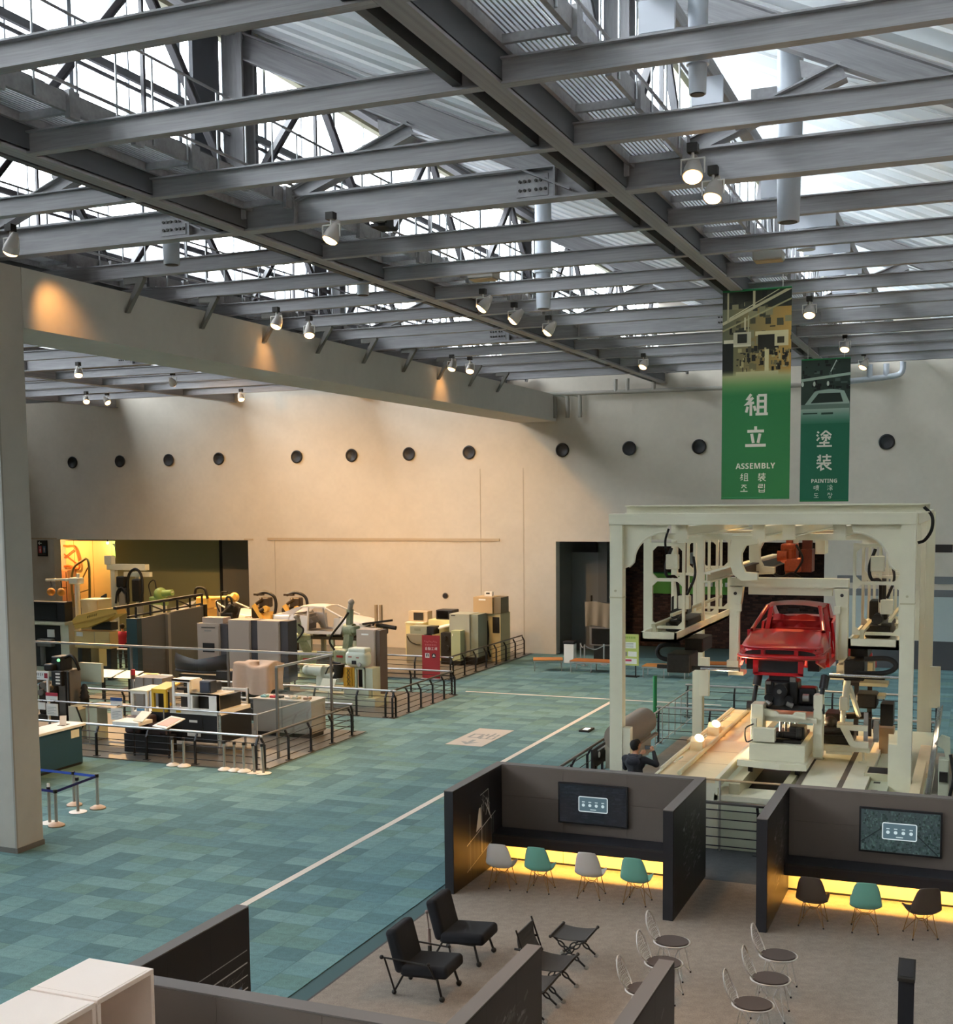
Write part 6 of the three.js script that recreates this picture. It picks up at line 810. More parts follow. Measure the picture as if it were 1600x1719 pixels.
  const c3 = thing('open_notice', 'open white notice with red print on the front rail', 'notice', [-19.4, 0.84, -26.1]); part(c3, 'sheet', bar([-19.5, 0.86, -25.85], [-19.3, 1.04, -26.4], 0.62, 0.025), M.white); part(c3, 'print', bar([-19.46, 0.905, -25.92], [-19.32, 1.035, -26.33], 0.46, 0.012), mat(0xd9b3a6, 0.7)); part(c3, 'stem', cyl([-19.4, 0.012, -26.1], [-19.4, 0.9, -26.1], 0.03), M.rail);
}
// ---------- behind: partitions, cabinets, robots, bodies ----------
{
  const t = thing('dark_bumper', 'black moulded car bumper and grille on a dark stand', 'bumper', [-23.9, 0.012, -34]); part(t, 'shell', grid((u, v) => { const a = (u - 0.5) * 2.2; return [-23.9 + Math.sin(a) * 1.15, 1.05 + v * (0.42 + 0.2 * Math.abs(u - 0.5) * 2), -34.3 + Math.cos(a) * 0.5 + 0.1 * Math.sin(v * 3)]; }, 18, 6), mat(0x26272b, 0.45)); part(t, 'rim', tube(Array.from({ length: 13 }, (_, i) => { const a = (i / 12 - 0.5) * 2.2; return [-23.9 + Math.sin(a) * 1.15, 1.05, -34.3 + Math.cos(a) * 0.5]; }), 0.05, 30, 7), M.black); part(t, 'stand', [bx(-24.7, -23.1, 0.7, 0.95, -34.4, -33.9), bx(-24.6, -23.2, 0.012, 0.7, -34.3, -34)], M.iron); part(t, 'engine_parts', [rbx(-23.2, -22.4, 0.8, 1.15, -34.3, -33.8, 0.06), rbx(-22.6, -22.1, 0.75, 1.05, -34.2, -33.8, 0.06), cyl([-22.3, 1.0, -33.8], [-22.0, 1.0, -33.7], 0.12)], M.black);
  const c = thing('covered_unit', 'machine under a crumpled pale pink dust sheet', 'covered machine', [-20.35, 0.012, -31.9]); part(c, 'dust_sheet', grid((u, v) => { const a = u * 6.2832, r = 1 + 0.05 * Math.sin(a * 5 + v * 3) + 0.06 * Math.sin(a * 9) * v, k = Math.max(Math.abs(Math.cos(a)), Math.abs(Math.sin(a))); const w = Math.min(1, v * 4); return [-20.35 + Math.cos(a) / k * 0.62 * r * w, 1.74 - (v < 0.25 ? 0 : (v - 0.25) / 0.75 * 0.85) + 0.04 * Math.sin(a * 3 + 1) + 0.05 * Math.cos(a * 2), -32 + Math.sin(a) / k * 0.45 * r * w]; }, 48, 16), mat(0xcbb09a, 0.85)); part(c, 'stand', [bx(-20.8, -19.9, 0.012, 0.9, -32.3, -31.7)], M.iron);
  const p = thing('grey_partition', 'long grey partition wall with a dark teal end post', 'partition', [-28, 0.012, -37.9]); const a = V(-27.62, 0, -35.5), b = V(-28.6, 0, -40.9); part(p, 'panel', bar([a.x, 1.28, a.z], [b.x, 1.28, b.z], 0.12, 2.54), M.greyDark); part(p, 'panel_seam', bar([-27.9, 1.28, -37.6], [-27.96, 1.28, -37.85], 0.135, 2.5), M.grey); part(p, 'end_post', bar([a.x + 0.03, 1.3, a.z + 0.3], [a.x, 1.3, a.z], 0.42, 2.58), mat(0x1f3d40, 0.6)); part(p, 'far_post', bar([b.x, 1.3, b.z], [b.x, 1.3, b.z - 0.2], 0.2, 2.6), M.black);
  part(p, 'top_truss', [bar([a.x - 0.6, 2.95, a.z + 0.4], [b.x, 3.0, b.z], 0.12, 0.1), bar([a.x - 0.2, 2.64, a.z + 0.2], [b.x, 2.64, b.z], 0.06, 0.06), ...[0, 0.2, 0.4, 0.6, 0.8, 1].map((s) => bar([lerp(a.x, b.x, s), 2.58, lerp(a.z, b.z, s)], [lerp(a.x, b.x, s), 2.98, lerp(a.z, b.z, s)], 0.06, 0.06)), ...[0.2, 0.6].map((s) => bar([lerp(a.x, b.x, s), 2.95, lerp(a.z, b.z, s)], [lerp(a.x, b.x, s + 0.2), 2.65, lerp(a.z, b.z, s + 0.2)], 0.04, 0.04))], M.black);
}
[[-25.8, -24.85, 1.0, 'pale control cabinet with a black window and stepped top', 1], [-24.5, -23.58, 1.3, 'plain pale control cabinet, middle of three', 0], [-23.3, -22.4, 1.3, 'plain pale control cabinet, rightmost of three', 0]].forEach(([x0, x1, y0, label, k]) => {
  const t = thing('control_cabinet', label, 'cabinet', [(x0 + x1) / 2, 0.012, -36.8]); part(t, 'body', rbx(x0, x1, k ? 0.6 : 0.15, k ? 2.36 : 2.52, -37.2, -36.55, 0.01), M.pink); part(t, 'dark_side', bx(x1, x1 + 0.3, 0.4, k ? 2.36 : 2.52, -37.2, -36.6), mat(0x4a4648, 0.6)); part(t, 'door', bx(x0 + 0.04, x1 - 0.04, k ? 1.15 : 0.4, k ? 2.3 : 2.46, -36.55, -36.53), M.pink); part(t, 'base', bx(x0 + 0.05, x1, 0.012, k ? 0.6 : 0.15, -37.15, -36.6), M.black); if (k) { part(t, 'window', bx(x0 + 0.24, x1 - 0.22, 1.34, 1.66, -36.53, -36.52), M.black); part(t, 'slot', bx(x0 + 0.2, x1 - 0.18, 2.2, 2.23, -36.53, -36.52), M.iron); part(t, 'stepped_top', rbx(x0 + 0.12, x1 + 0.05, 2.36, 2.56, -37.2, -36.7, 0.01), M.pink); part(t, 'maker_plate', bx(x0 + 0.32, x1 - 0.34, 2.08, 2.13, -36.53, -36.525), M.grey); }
});
function gunRobot(label, p, ry) {  // amber and brown tones also carry the warm light on these robots
  const t = thing('welding_robot', label, 'robot'), A = M.amber; part(t, 'base', [cyl([0, 0, 0], [0, 0.7, 0], 0.32, 0.28, 18), rbx(-0.35, 0.35, 0.7, 1.1, -0.3, 0.3, 0.06)], M.ironWarm); part(t, 'arm', [bar([-0.1, 1.0, 0.1], [0.25, 2.0, 0.1], 0.22, 0.3), rbx(-0.35, 0.1, 1.3, 1.75, -0.1, 0.3, 0.08), cyl([0.25, 1.95, -0.1], [0.25, 1.95, 0.3], 0.22, 0.22, 16)], A); part(t, 'wrist', [bar([0.25, 2.0, 0.1], [-0.15, 2.35, 0.15], 0.16, 0.2), rbx(-0.45, -0.05, 1.9, 2.35, 0, 0.35, 0.07), rbx(-0.1, 0.35, 2.35, 2.75, -0.1, 0.3, 0.06)], M.ironWarm); part(t, 'cover', [bar([-0.3, 2.45, 0.32], [0.2, 1.75, 0.32], 0.2, 0.16), cyl([0.25, 2.3, 0.2], [0.25, 2.3, 0.4], 0.13)], A); part(t, 'orange_motor', [cyl([-0.4, 1.7, 0.3], [-0.2, 1.7, 0.3], 0.12), rbx(-0.5, -0.25, 1.45, 1.85, 0.1, 0.35, 0.05)], mat(0xd98a4a, 0.5)); part(t, 'hose_loop', [tube([[-0.3, 2.85, 0.1], [0.1, 2.95, 0.1], [0.5, 2.8, 0.1], [0.6, 2.45, 0.1], [0.5, 2.0, 0.1], [0.3, 1.6, 0.1], [0.05, 1.35, 0.1]], 0.065, 34, 8)], M.black); part(t, 'fittings', [bx(-0.4, 0.0, 2.82, 2.9, 0, 0.2), cyl([-0.2, 2.5, 0.3], [0.1, 2.7, 0.3], 0.07), cyl([0.0, 2.2, 0.35], [0.2, 2.3, 0.35], 0.09)], M.ironWarm); t.position.set(...p); t.rotation.y = ry; return t;
}
const gr = gunRobot('amber welding robot with a black hose loop, left of a pair', [-27.15, 0.012, -43.2], 0); copy(gr, 'welding_robot', [-25.85, 0.012, -43.4], 0.1, 'amber welding robot with a black hose loop, right of a pair near the white body');
{
  const t = thing('dark_robot', 'dark robot with tangled hoses beside the amber welding robots', 'robot', [-28.3, 0.012, -42.6]); part(t, 'base', rbx(-28.7, -27.9, 0.012, 1.6, -42.9, -42.2, 0.05), M.black); part(t, 'arms', [bar([-28.4, 1.5, -42.5], [-28.1, 2.4, -42.5], 0.3, 0.35), sph([-28.2, 2.3, -42.4], 0.3), rbx(-28.6, -28.0, 1.9, 2.2, -42.5, -42.1, 0.08), cyl([-28.5, 2.1, -42.2], [-28.0, 2.5, -42.2], 0.1)], M.iron); part(t, 'hose', [tube([[-28.3, 2.4, -42.2], [-28.3, 2.8, -42.2], [-28.1, 2.75, -42.2], [-28.05, 2.3, -42.2]], 0.05, 20, 7), tube([[-28.6, 2.2, -42.1], [-28.75, 2.6, -42.1], [-28.5, 2.7, -42.1]], 0.03, 16, 6)], M.rubber);
  const y = thing('paint_robot', 'slim amber robot arm reaching over the pale body roof', 'robot', [-30, 0.012, -43.6]); part(y, 'base', rbx(-30.6, -30.0, 0.012, 2.2, -44, -43.3, 0.05), M.amber); part(y, 'arm', [cyl([-30.2, 2.6, -43.5], [-28.9, 2.7, -43.3], 0.09, 0.08), rbx(-30.55, -29.9, 2.2, 2.7, -43.8, -43.2, 0.08), sph([-28.6, 2.72, -43.2], 0.2), cyl([-28.75, 2.7, -43.0], [-28.45, 2.75, -43.0], 0.14)], M.amber); part(y, 'hose', [tube([[-30.5, 2.6, -43.1], [-30.4, 3.05, -43.1], [-30.0, 3.05, -43.1], [-29.85, 2.65, -43.1]], 0.06, 24, 8), tube([[-29.1, 2.4, -43], [-29.1, 2.9, -43], [-28.8, 2.95, -43]], 0.035, 16, 6)], M.rubber);
  const g = thing('green_unit', 'small green and white robot head above the partition truss', 'robot', [-33, 0.012, -44]); part(g, 'head', [sph([-32.9, 2.7, -44], 0.3), rbx(-33.4, -32.6, 2.2, 2.6, -44.2, -43.8, 0.08), cyl([-32.7, 2.75, -43.9], [-32.2, 2.8, -43.9], 0.14)], mat(0x7f9a54, 0.5)); part(g, 'post', rbx(-33.2, -32.7, 0.012, 2.3, -44.2, -43.8, 0.05), M.cream); part(g, 'hose', tube([[-33.4, 2.6, -44], [-33.5, 3.1, -44], [-33.2, 3.3, -44], [-33.1, 2.8, -44]], 0.025, 20, 6), M.black); part(g, 'white_cap', rbx(-32.6, -32.2, 2.7, 2.85, -44, -43.8, 0.03), M.white);
}
const whitePaint = new THREE.MeshPhysicalMaterial({ color: 0xd9d7d8, roughness: 0.35, clearcoat: 0.5, side: THREE.DoubleSide });
const wc = carShell('white_car_body', 'white bare car body in side view on a welding jig before the back wall', whitePaint, mat(0x8d8a88, 0.6)); wc.position.set(-21.5, 1.45, -42.2); wc.rotation.y = Math.PI / 2; wc.scale.set(1, 0.86, 1);
const wc2 = wc.clone(); wc2.name = 'white_car_body_001'; wc2.userData.label = 'white bare car body peeping over the grey partition beside the paint robot'; wc2.position.set(-28.4, 1.3, -45); scene.add(wc2);
{
  const t = thing('welding_jig', 'pale green jig table with legs under the white car body', 'jig', [-23.5, 0.012, -42]); part(t, 'table', bx(-25.6, -21.6, 1.3, 1.42, -43, -41.65), M.ironWarm); for (const x of [-25.2, -24.2, -23.2, -22.2]) part(t, 'leg', [bx(x - 0.07, x + 0.07, 0.5, 1.3, -41.8, -41.66), bx(x - 0.07, x + 0.07, 0.5, 1.3, -42.9, -42.7)], M.pale); part(t, 'low_frame', [bx(-25.3, -22, 0.62, 0.82, -41.75, -41.64)], mat(0x9aa858, 0.5)); part(t, 'base', bx(-25.5, -21.7, 0.012, 0.5, -43, -41.62), M.greyDark); part(t, 'support', [-24.8, -24.1, -23.4, -22.7].map((x) => bx(x - 0.05, x + 0.05, 1.42, 1.56, -42.4, -41.7)), M.cream); part(t, 'guide_poles', [bx(-21.35, -21.25, 1.2, 2.7, -41.8, -41.7), bx(-21.15, -21.05, 1.2, 2.7, -41.8, -41.7)], M.tan); part(t, 'dark_engine_bay', [rbx(-22.4, -21.2, 1.5, 1.8, -42.6, -41.6, 0.06), cyl([-21.2, 1.95, -41.6], [-20.4, 1.85, -41.6], 0.08), bar([-21.9, 1.95, -41.5], [-20.5, 2.15, -41.5], 0.1, 0.08)], M.iron);
}
function jointRobot(label, p, ry, k) {
  const t = thing('jointed_robot', label, 'robot'), G = mat(0xaebd9d, 0.45, 0, { map: wear }); part(t, 'base', [cyl([0, 0, 0], [0, 0.5, 0], 0.32, 0.28, 18), bx(-0.4, 0.4, 0, 0.12, -0.4, 0.4)], G); part(t, 'shoulder', [rbx(-0.32, 0.32, 0.5, 1.15, -0.28, 0.28, 0.1), cyl([-0.36, 1.0, 0], [0.36, 1.0, 0], 0.24, 0.24, 18)], G); part(t, 'upper_arm', [bar([0.1, 1.0, 0], [k * 0.35, 1.85, 0], 0.24, 0.3), cyl([k * 0.35 - 0.2, 1.85, 0], [k * 0.35 + 0.2, 1.85, 0], 0.22, 0.22, 18)], G); const f = part(t, 'forearm', [bar([k * 0.35, 1.85, 0], [k * 0.5, 2.6, 0.1], 0.18, 0.2), rbx(k * 0.35 - 0.1, k * 0.35 + 0.35, 1.75, 2.0, -0.2, 0.2, 0.06)], G); part(f, 'wrist', [cyl([k * 0.48, 2.55, 0.1], [k * 0.6, 2.85, 0.12], 0.1), sph([k * 0.6, 2.85, 0.12], 0.12)], M.grey); part(t, 'cable', tube([[-0.3, 1.1, 0.2], [-0.5, 1.5, 0.2], [k * 0.2, 2.2, 0.25], [k * 0.5, 2.5, 0.2]], 0.04, 24, 7), M.rubber); part(t, 'red_plate', rbx(-0.16, 0.12, 0.86, 0.94, 0.27, 0.3, 0.01), M.red); t.position.set(...p); t.rotation.y = ry; return t;
}
jointRobot('pale green jointed robot at the tail of the white body', [-23.45, 0.012, -40.2], 0.5, -0.6).scale.set(1, 0.82, 1); jointRobot('pale green jointed robot raised high at the nose of the white body', [-21.75, 0.012, -40.0], -0.1, 0.7).scale.set(1, 1.03, 1);
{
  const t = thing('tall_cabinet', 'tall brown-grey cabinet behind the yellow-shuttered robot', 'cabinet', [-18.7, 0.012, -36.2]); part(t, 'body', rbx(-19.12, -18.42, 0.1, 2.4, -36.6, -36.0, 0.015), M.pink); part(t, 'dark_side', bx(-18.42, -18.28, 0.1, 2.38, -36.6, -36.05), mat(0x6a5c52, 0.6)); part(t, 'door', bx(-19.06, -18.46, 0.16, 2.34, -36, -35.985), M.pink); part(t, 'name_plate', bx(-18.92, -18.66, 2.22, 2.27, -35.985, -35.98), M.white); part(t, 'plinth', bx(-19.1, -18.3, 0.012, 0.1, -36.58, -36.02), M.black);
  const r = thing('shuttered_robot', 'white and pale green robot with a yellow accordion shutter', 'robot', [-18.7, 0.012, -35.3]), G = M.pale; part(r, 'head', [rbx(-19.12, -18.3, 1.25, 1.8, -35.6, -35.1, 0.18), rbx(-19.0, -18.35, 1.7, 1.88, -35.6, -35.15, 0.06)], mat(0xd3d8c6, 0.45)); part(r, 'red_mark', [bx(-18.95, -18.82, 1.58, 1.62, -35.1, -35.09), bx(-18.66, -18.56, 1.56, 1.6, -35.1, -35.09)], mat(0xb06a5a, 0.5)); part(r, 'socket', bx(-18.82, -18.66, 1.36, 1.48, -35.1, -35.09), M.black); part(r, 'lens', cyl([-18.55, 1.36, -35.12], [-18.55, 1.36, -35.07], 0.07), M.alu);
  const sh = []; for (let i = 0; i < 5; i++) sh.push(extZ([[-19.14 + i * 0.08, 0.62], [-19.06 + i * 0.08, 0.62], [-19.06 + i * 0.08, 1.24], [-19.14 + i * 0.08, 1.24]], -35.3, -35.1 + (i % 2) * 0.04)); part(r, 'yellow_shutter', sh, mat(0xd9a32b, 0.5)); part(r, 'shutter_lattice', [0, 1, 2, 3].flatMap((i) => [bar([-18.98, 0.66 + i * 0.14, -35.04], [-18.86, 0.8 + i * 0.14, -35.04], 0.012, 0.02), bar([-18.86, 0.66 + i * 0.14, -35.04], [-18.98, 0.8 + i * 0.14, -35.04], 0.012, 0.02)]), mat(0x7d6a2a, 0.5));
  part(r, 'frame', [bx(-18.72, -18.66, 0.5, 1.26, -35.2, -35.1), bx(-18.44, -18.38, 0.5, 1.26, -35.2, -35.1), bx(-18.72, -18.38, 1.2, 1.26, -35.2, -35.1), bx(-18.36, -18.1, 0.3, 1.24, -35.7, -35.15)], G); part(r, 'dark_gap', bx(-18.66, -18.44, 0.6, 1.2, -35.3, -35.25), M.black); part(r, 'base', [rbx(-19.1, -18.15, 0.3, 0.58, -35.7, -35.0, 0.05), bx(-20.9, -17.9, 0.012, 0.3, -35.9, -34.9)], G);
  part(r, 'side_arm', [cyl([-20.6, 1.08, -35.3], [-20.0, 1.05, -35.3], 0.15, 0.2), sph([-20.6, 1.08, -35.3], 0.17), cyl([-20.05, 0.5, -35.4], [-20.05, 1.2, -35.4], 0.26, 0.22), rbx(-20.0, -19.3, 0.7, 1.0, -35.6, -35.2, 0.08), rbx(-20.8, -19.2, 0.45, 0.56, -35.7, -35.1, 0.04)], mat(0xc9cdbb, 0.45)); part(r, 'tool', [cyl([-19.6, 0.7, -35.2], [-19.35, 1.3, -35.2], 0.06), cyl([-19.3, 0.9, -35.1], [-19.3, 1.35, -35.1], 0.12, 0.2), cyl([-19.55, 1.4, -35.1], [-19.25, 1.36, -35.1], 0.04)], M.iron); part(r, 'hoses', [tube([[-19.8, 1.0, -35.1], [-19.6, 1.25, -35], [-19.4, 1.1, -35], [-19.35, 0.8, -35]], 0.025, 20, 6)], M.rubber);
  const n = thing('cream_notice', 'cream notice plate standing under the yellow-shuttered robot', 'notice', [-19.2, 0.012, -34.2]); part(n, 'plate', bar([-19.2, 0.62, -34.0], [-19.2, 0.98, -34.3], 0.5, 0.02), M.cream); part(n, 'stem', cyl([-19.2, 0.012, -34.2], [-19.2, 0.8, -34.2], 0.02), M.alu);
}
// cabinets and old equipment before the bare wall
{
  const G = M.greyGreen, eq = (name, label, cat, p, list) => { const t = thing(name, label, cat, p); for (const [n, g, m] of list) part(t, n, g, m); return t; };
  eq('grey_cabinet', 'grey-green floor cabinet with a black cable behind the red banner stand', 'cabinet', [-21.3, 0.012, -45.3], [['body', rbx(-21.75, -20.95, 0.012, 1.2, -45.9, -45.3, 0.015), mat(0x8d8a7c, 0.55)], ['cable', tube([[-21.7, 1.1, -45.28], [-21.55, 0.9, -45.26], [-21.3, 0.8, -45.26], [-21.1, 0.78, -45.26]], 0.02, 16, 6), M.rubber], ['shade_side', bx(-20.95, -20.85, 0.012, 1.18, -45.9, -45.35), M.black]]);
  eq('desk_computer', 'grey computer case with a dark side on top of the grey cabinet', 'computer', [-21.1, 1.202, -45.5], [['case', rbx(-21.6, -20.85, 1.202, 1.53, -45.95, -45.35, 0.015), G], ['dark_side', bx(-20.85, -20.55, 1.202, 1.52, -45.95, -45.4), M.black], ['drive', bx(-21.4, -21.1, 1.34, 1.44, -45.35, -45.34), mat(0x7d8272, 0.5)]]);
  eq('cream_cabinet', 'cream cabinet left of the grey computer, small monitor on it', 'cabinet', [-21.8, 0.012, -47], [['body', rbx(-22.4, -21.6, 0.012, 1.52, -47.6, -46.6, 0.015), mat(0xd7cf9c, 0.55)], ['edge', bx(-22.42, -21.58, 1.5, 1.54, -47.62, -46.58), M.cream]]);
  eq('small_monitor', 'small square monitor with a dark screen on the cream cabinet', 'monitor', [-22.0, 1.542, -47.2], [['case', rbx(-22.45, -21.55, 1.542, 1.98, -47.5, -47.0, 0.02), mat(0xbcae98, 0.6)], ['screen', bx(-22.2, -21.75, 1.6, 1.92, -47, -46.985), mat(0x33322f, 0.3)]]);
  eq('cream_bench', 'cream bench carrying the black tube monitor', 'table', [-20.4, 0.012, -46.6], [['body', rbx(-21.2, -20.0, 0.012, 1.72, -47.2, -46.3, 0.015), mat(0xd8cf98, 0.55)], ['slanted_top', bar([-20.6, 1.42, -45.9], [-20.0, 1.6, -46.3], 0.6, 0.05), M.white]]);
  eq('black_monitor', 'black tube monitor on the cream bench against the wall', 'monitor', [-20.4, 1.722, -46.7], [['case', rbx(-20.9, -20.15, 1.722, 2.12, -47.1, -46.4, 0.03), M.black], ['screen', bx(-20.84, -20.35, 1.77, 2.07, -46.4, -46.385), mat(0x101014, 0.15)]]);
  eq('grey_green_cabinet', 'large grey-green cabinet with a lower pale door', 'cabinet', [-19.3, 0.012, -46], [['body', rbx(-19.95, -19.05, 0.3, 2.05, -46.7, -45.6, 0.015), mat(0xa3a79a, 0.5)], ['side', bx(-19.05, -18.72, 0.3, 2.03, -46.7, -45.7), G], ['label', bx(-19.86, -19.68, 1.97, 2.0, -45.6, -45.59), M.black], ['base', bx(-19.95, -18.72, 0.012, 0.3, -46.7, -45.6), M.iron]]);
  eq('pale_green_locker', 'narrow pale green locker in front of the large grey-green cabinet', 'cabinet', [-19.45, 0.012, -45.2], [['body', rbx(-19.66, -19.25, 0.2, 1.42, -45.55, -45.1, 0.01), mat(0xaab48e, 0.5)], ['handle', bx(-19.6, -19.57, 1.2, 1.3, -45.1, -45.08), M.white], ['base', bx(-19.66, -19.25, 0.012, 0.2, -45.5, -45.15), M.iron], ['machine_side', [bx(-20.2, -19.7, 0.012, 1.3, -45.8, -45.3), cyl([-20.0, 1.1, -45.28], [-20.0, 1.1, -45.2], 0.07), cyl([-19.9, 0.7, -45.28], [-19.9, 0.7, -45.2], 0.1)], M.iron]]);
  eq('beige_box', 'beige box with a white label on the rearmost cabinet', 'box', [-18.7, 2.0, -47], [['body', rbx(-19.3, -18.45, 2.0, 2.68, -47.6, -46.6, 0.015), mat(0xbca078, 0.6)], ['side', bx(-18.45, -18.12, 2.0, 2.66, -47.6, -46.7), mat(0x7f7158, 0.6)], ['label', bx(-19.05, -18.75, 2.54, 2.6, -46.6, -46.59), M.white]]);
  eq('rear_cabinet', 'rearmost pale cabinet with black hoses, beneath the beige box', 'cabinet', [-18.6, 0.012, -47], [['body', rbx(-19.3, -18.15, 0.012, 1.998, -47.85, -46.75, 0.015), mat(0xc2b489, 0.55)], ['dark_door', bx(-18.5, -18.2, 1.2, 1.85, -46.75, -46.73), M.iron], ['hoses', [tube([[-18.95, 1.7, -46.72], [-18.9, 1.2, -46.72], [-18.92, 0.6, -46.72], [-18.85, 0.2, -46.72]], 0.04, 20, 7), tube([[-18.75, 1.7, -46.72], [-18.7, 1.2, -46.72], [-18.72, 0.6, -46.72], [-18.6, 0.2, -46.72]], 0.04, 20, 7)], M.rubber]]);
  eq('white_gauge', 'little white box on top of the beige box', 'box', [-18.7, 2.682, -47], [['case', rbx(-18.92, -18.58, 2.682, 2.88, -47.1, -46.9, 0.015), M.white], ['dial', bx(-18.84, -18.68, 2.78, 2.84, -46.9, -46.89), M.black]]);
  const rb = thing('red_banner_stand', 'red roll-up banner stand with white lettering by the far left rail', 'banner', [-18.8, 0.012, -41.2]); const gl = { ji: '50,4 40,16;26,18 26,94;26,18 76,18 76,94;26,42 76,42;26,66 76,66;26,92 76,92', dou: '10,12 48,8;30,8 30,92;6,22 52,22;14,34 46,34 46,60 14,60 14,34;14,47 46,47;8,74 52,74;6,92 54,90;60,30 94,30 90,88 78,92;76,8 74,50 58,94', kou: '18,18 82,18;50,18 50,84;8,86 92,86', jou: '10,34 36,34;23,10 23,78;6,84 38,72;50,8 90,8 90,38 50,38 50,8;50,23 90,23;42,50 98,50;58,54 44,76;52,64 94,64 90,94 80,94;70,66 54,90' }; Object.assign(glyph, gl);
  part(rb, 'sheet', plane(0.72, 1.62, [-18.8, 0.85, -41.25]), mat(0xffffff, 0.6, 0, { map: canvasMap(230, 520, (g) => { g.fillStyle = '#b0282d'; g.fillRect(0, 0, 230, 520); g.strokeStyle = g.fillStyle = '#eadcd6'; 'ji dou kou jou'.split(' ').forEach((k, i) => draw(g, k, 36 + i * 41, 140, 38, 11)); g.fillStyle = 'rgba(210,120,116,0.7)'; for (let i = 0; i < 9; i++) g.fillRect(30 + i * 19, 62 + (i % 3) * 6, 13, 16); for (let i = 0; i < 7; i++) g.fillRect(40 + i * 22, 104, 15, 20); g.fillStyle = '#e8dcd6'; g.fillRect(40, 214, 56, 56); g.fillStyle = '#33343a'; g.fillRect(52, 226, 12, 30); g.fillRect(72, 226, 12, 30); g.fillRect(56, 220, 22, 6); g.fillStyle = '#23242a'; g.beginPath(); g.arc(152, 242, 28, 0, 7); g.fill(); g.fillStyle = '#e8dcd6'; g.beginPath(); g.moveTo(152, 222); g.lineTo(172, 254); g.lineTo(132, 254); g.fill(); }) })); part(rb, 'backing', bx(-19.16, -18.44, 0.04, 1.66, -41.27, -41.256), M.red); part(rb, 'base', rbx(-19.18, -18.42, 0.012, 0.06, -41.36, -41.14, 0.015), M.alu);
}
